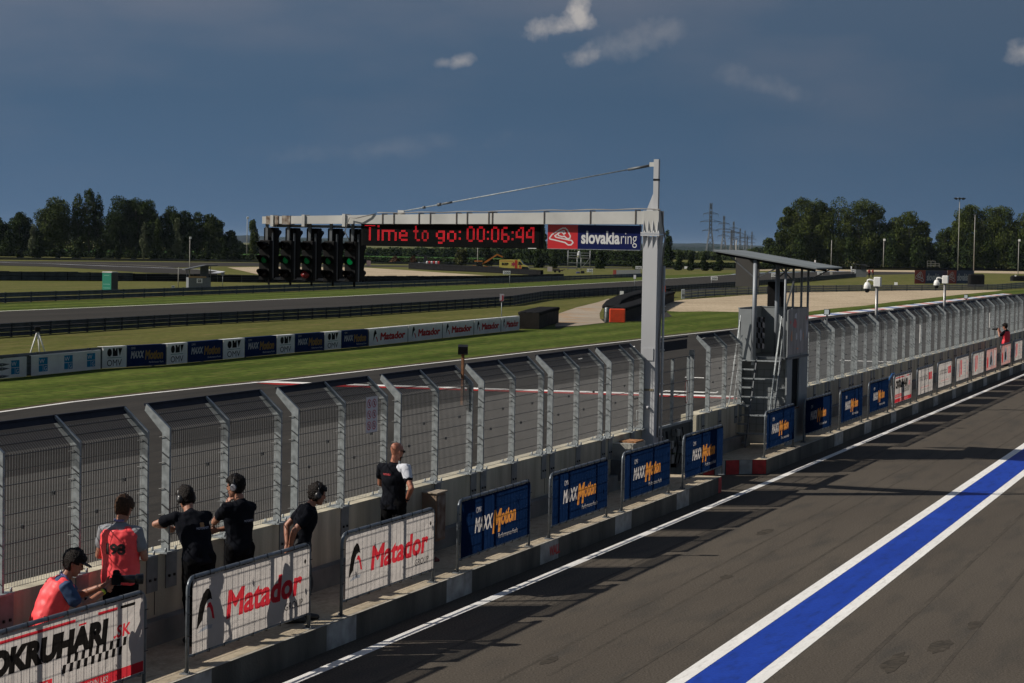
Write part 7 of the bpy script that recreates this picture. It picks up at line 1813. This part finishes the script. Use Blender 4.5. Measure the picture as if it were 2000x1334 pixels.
q = T.matrix_basis @ Vector((.06, .42, 1.0)) if False else (Matrix.Translation(T.location) @ T.rotation_euler.to_matrix().to_4x4() @ Matrix.Scale(1.05, 4)) @ Vector((.03, .50, 1.13))
photo_camera(q, -bear(84), 1.1, 'black camera with a fat zoom lens held by the crouching photographer', 0.0)
# 7. distant photographer in a red vest
T, V, hp, bo, vo = person('distant photographer in a red vest, black cap and shorts aiming a camera to the left', W(93.9, -11.62, ZP), bear(-62), 1.02,
    dict(head=(0, .06, 1.66), shL=(-.18, .03, 1.42), shR=(.18, .03, 1.42), elL=(-.20, .22, 1.25), elR=(.22, .20, 1.25), wrL=(-.06, .33, 1.48), wrR=(.07, .32, 1.50), yaw=0, pitch=-.1, curlL=1, curlR=1, palmL=(1, 0, 0), palmR=(-1, 0, 0)),
    shirt=shirt_k, vest=mat('vest_red', (.75, .04, .06), .6), hair=hair_d, cap=mat('cap_black', (.012, .012, .012), .8), sleeve=.75, trousers=None)
mb = MB()
for s_ in 'LR': limb(mb, [(V['hi' + s_] + Vector((0, 0, .03)), .112), (V['hi' + s_].lerp(V['kn' + s_], .85), .092)], 14)
limb(mb, [(V['pelvis'] + Vector((0, 0, .05)), .13), (V['pelvis'], .13)], 14); remesh(mb, 'shorts', mat('shorts_grey', (.10, .095, .07), .8), T, .012, .01)
q = (Matrix.Translation(T.location) @ T.rotation_euler.to_matrix().to_4x4()) @ Vector((0, .40, 1.56)); photo_camera(q, -bear(-62), .85, 'small black camera held up by the distant photographer')
# 8. marshals far away
T, *_ = person('tiny standing person in a red top, left of the two beside the far marshal hut', P(1697.5, 541.8), bear(-20), 1.0, dict(), shirt=mat('top_red', (.50, .03, .03), .7), trousers=trou_k, hair=hair_d, sleeve=.9)
T, *_ = person('tiny standing person in a red top, right of the two beside the far marshal hut', P(1704.5, 541.8), bear(140), 1.0, dict(), shirt=mat('top_red', (0, 0, 0)), trousers=mat('trousers_olive', (.03, .04, .02), .8), hair=hair_d, sleeve=.9)
T, *_ = person('person in an orange red top inside the left marshal hut', P(400, 559.5), bear(-60), 1.0, dict(), shirt=mat('top_orange', (.62, .07, .02), .7), trousers=trou_k, hair=hair_d, sleeve=.8)

# ------------------------------------------------------------------ air between the camera and the far woods
HAZE = 0.000022
if HAZE:
    mt = bpy.data.materials.new('haze_air'); mt.use_nodes = True; nt = mt.node_tree; nt.nodes.clear(); o_ = nt.nodes.new('ShaderNodeOutputMaterial'); v_ = nt.nodes.new('ShaderNodeVolumePrincipled')
    v_.inputs['Color'].default_value = (.62, .76, .95, 1); v_.inputs['Density'].default_value = HAZE; v_.inputs['Anisotropy'].default_value = 0.0
    nt.links.new(v_.outputs[0], o_.inputs['Volume'])
    mb = MB(); mb.box(-9200, 9200, -3200, 16200, -1.5, 60); hz_ = mb.build('haze', mt); tag(hz_, kind='stuff')
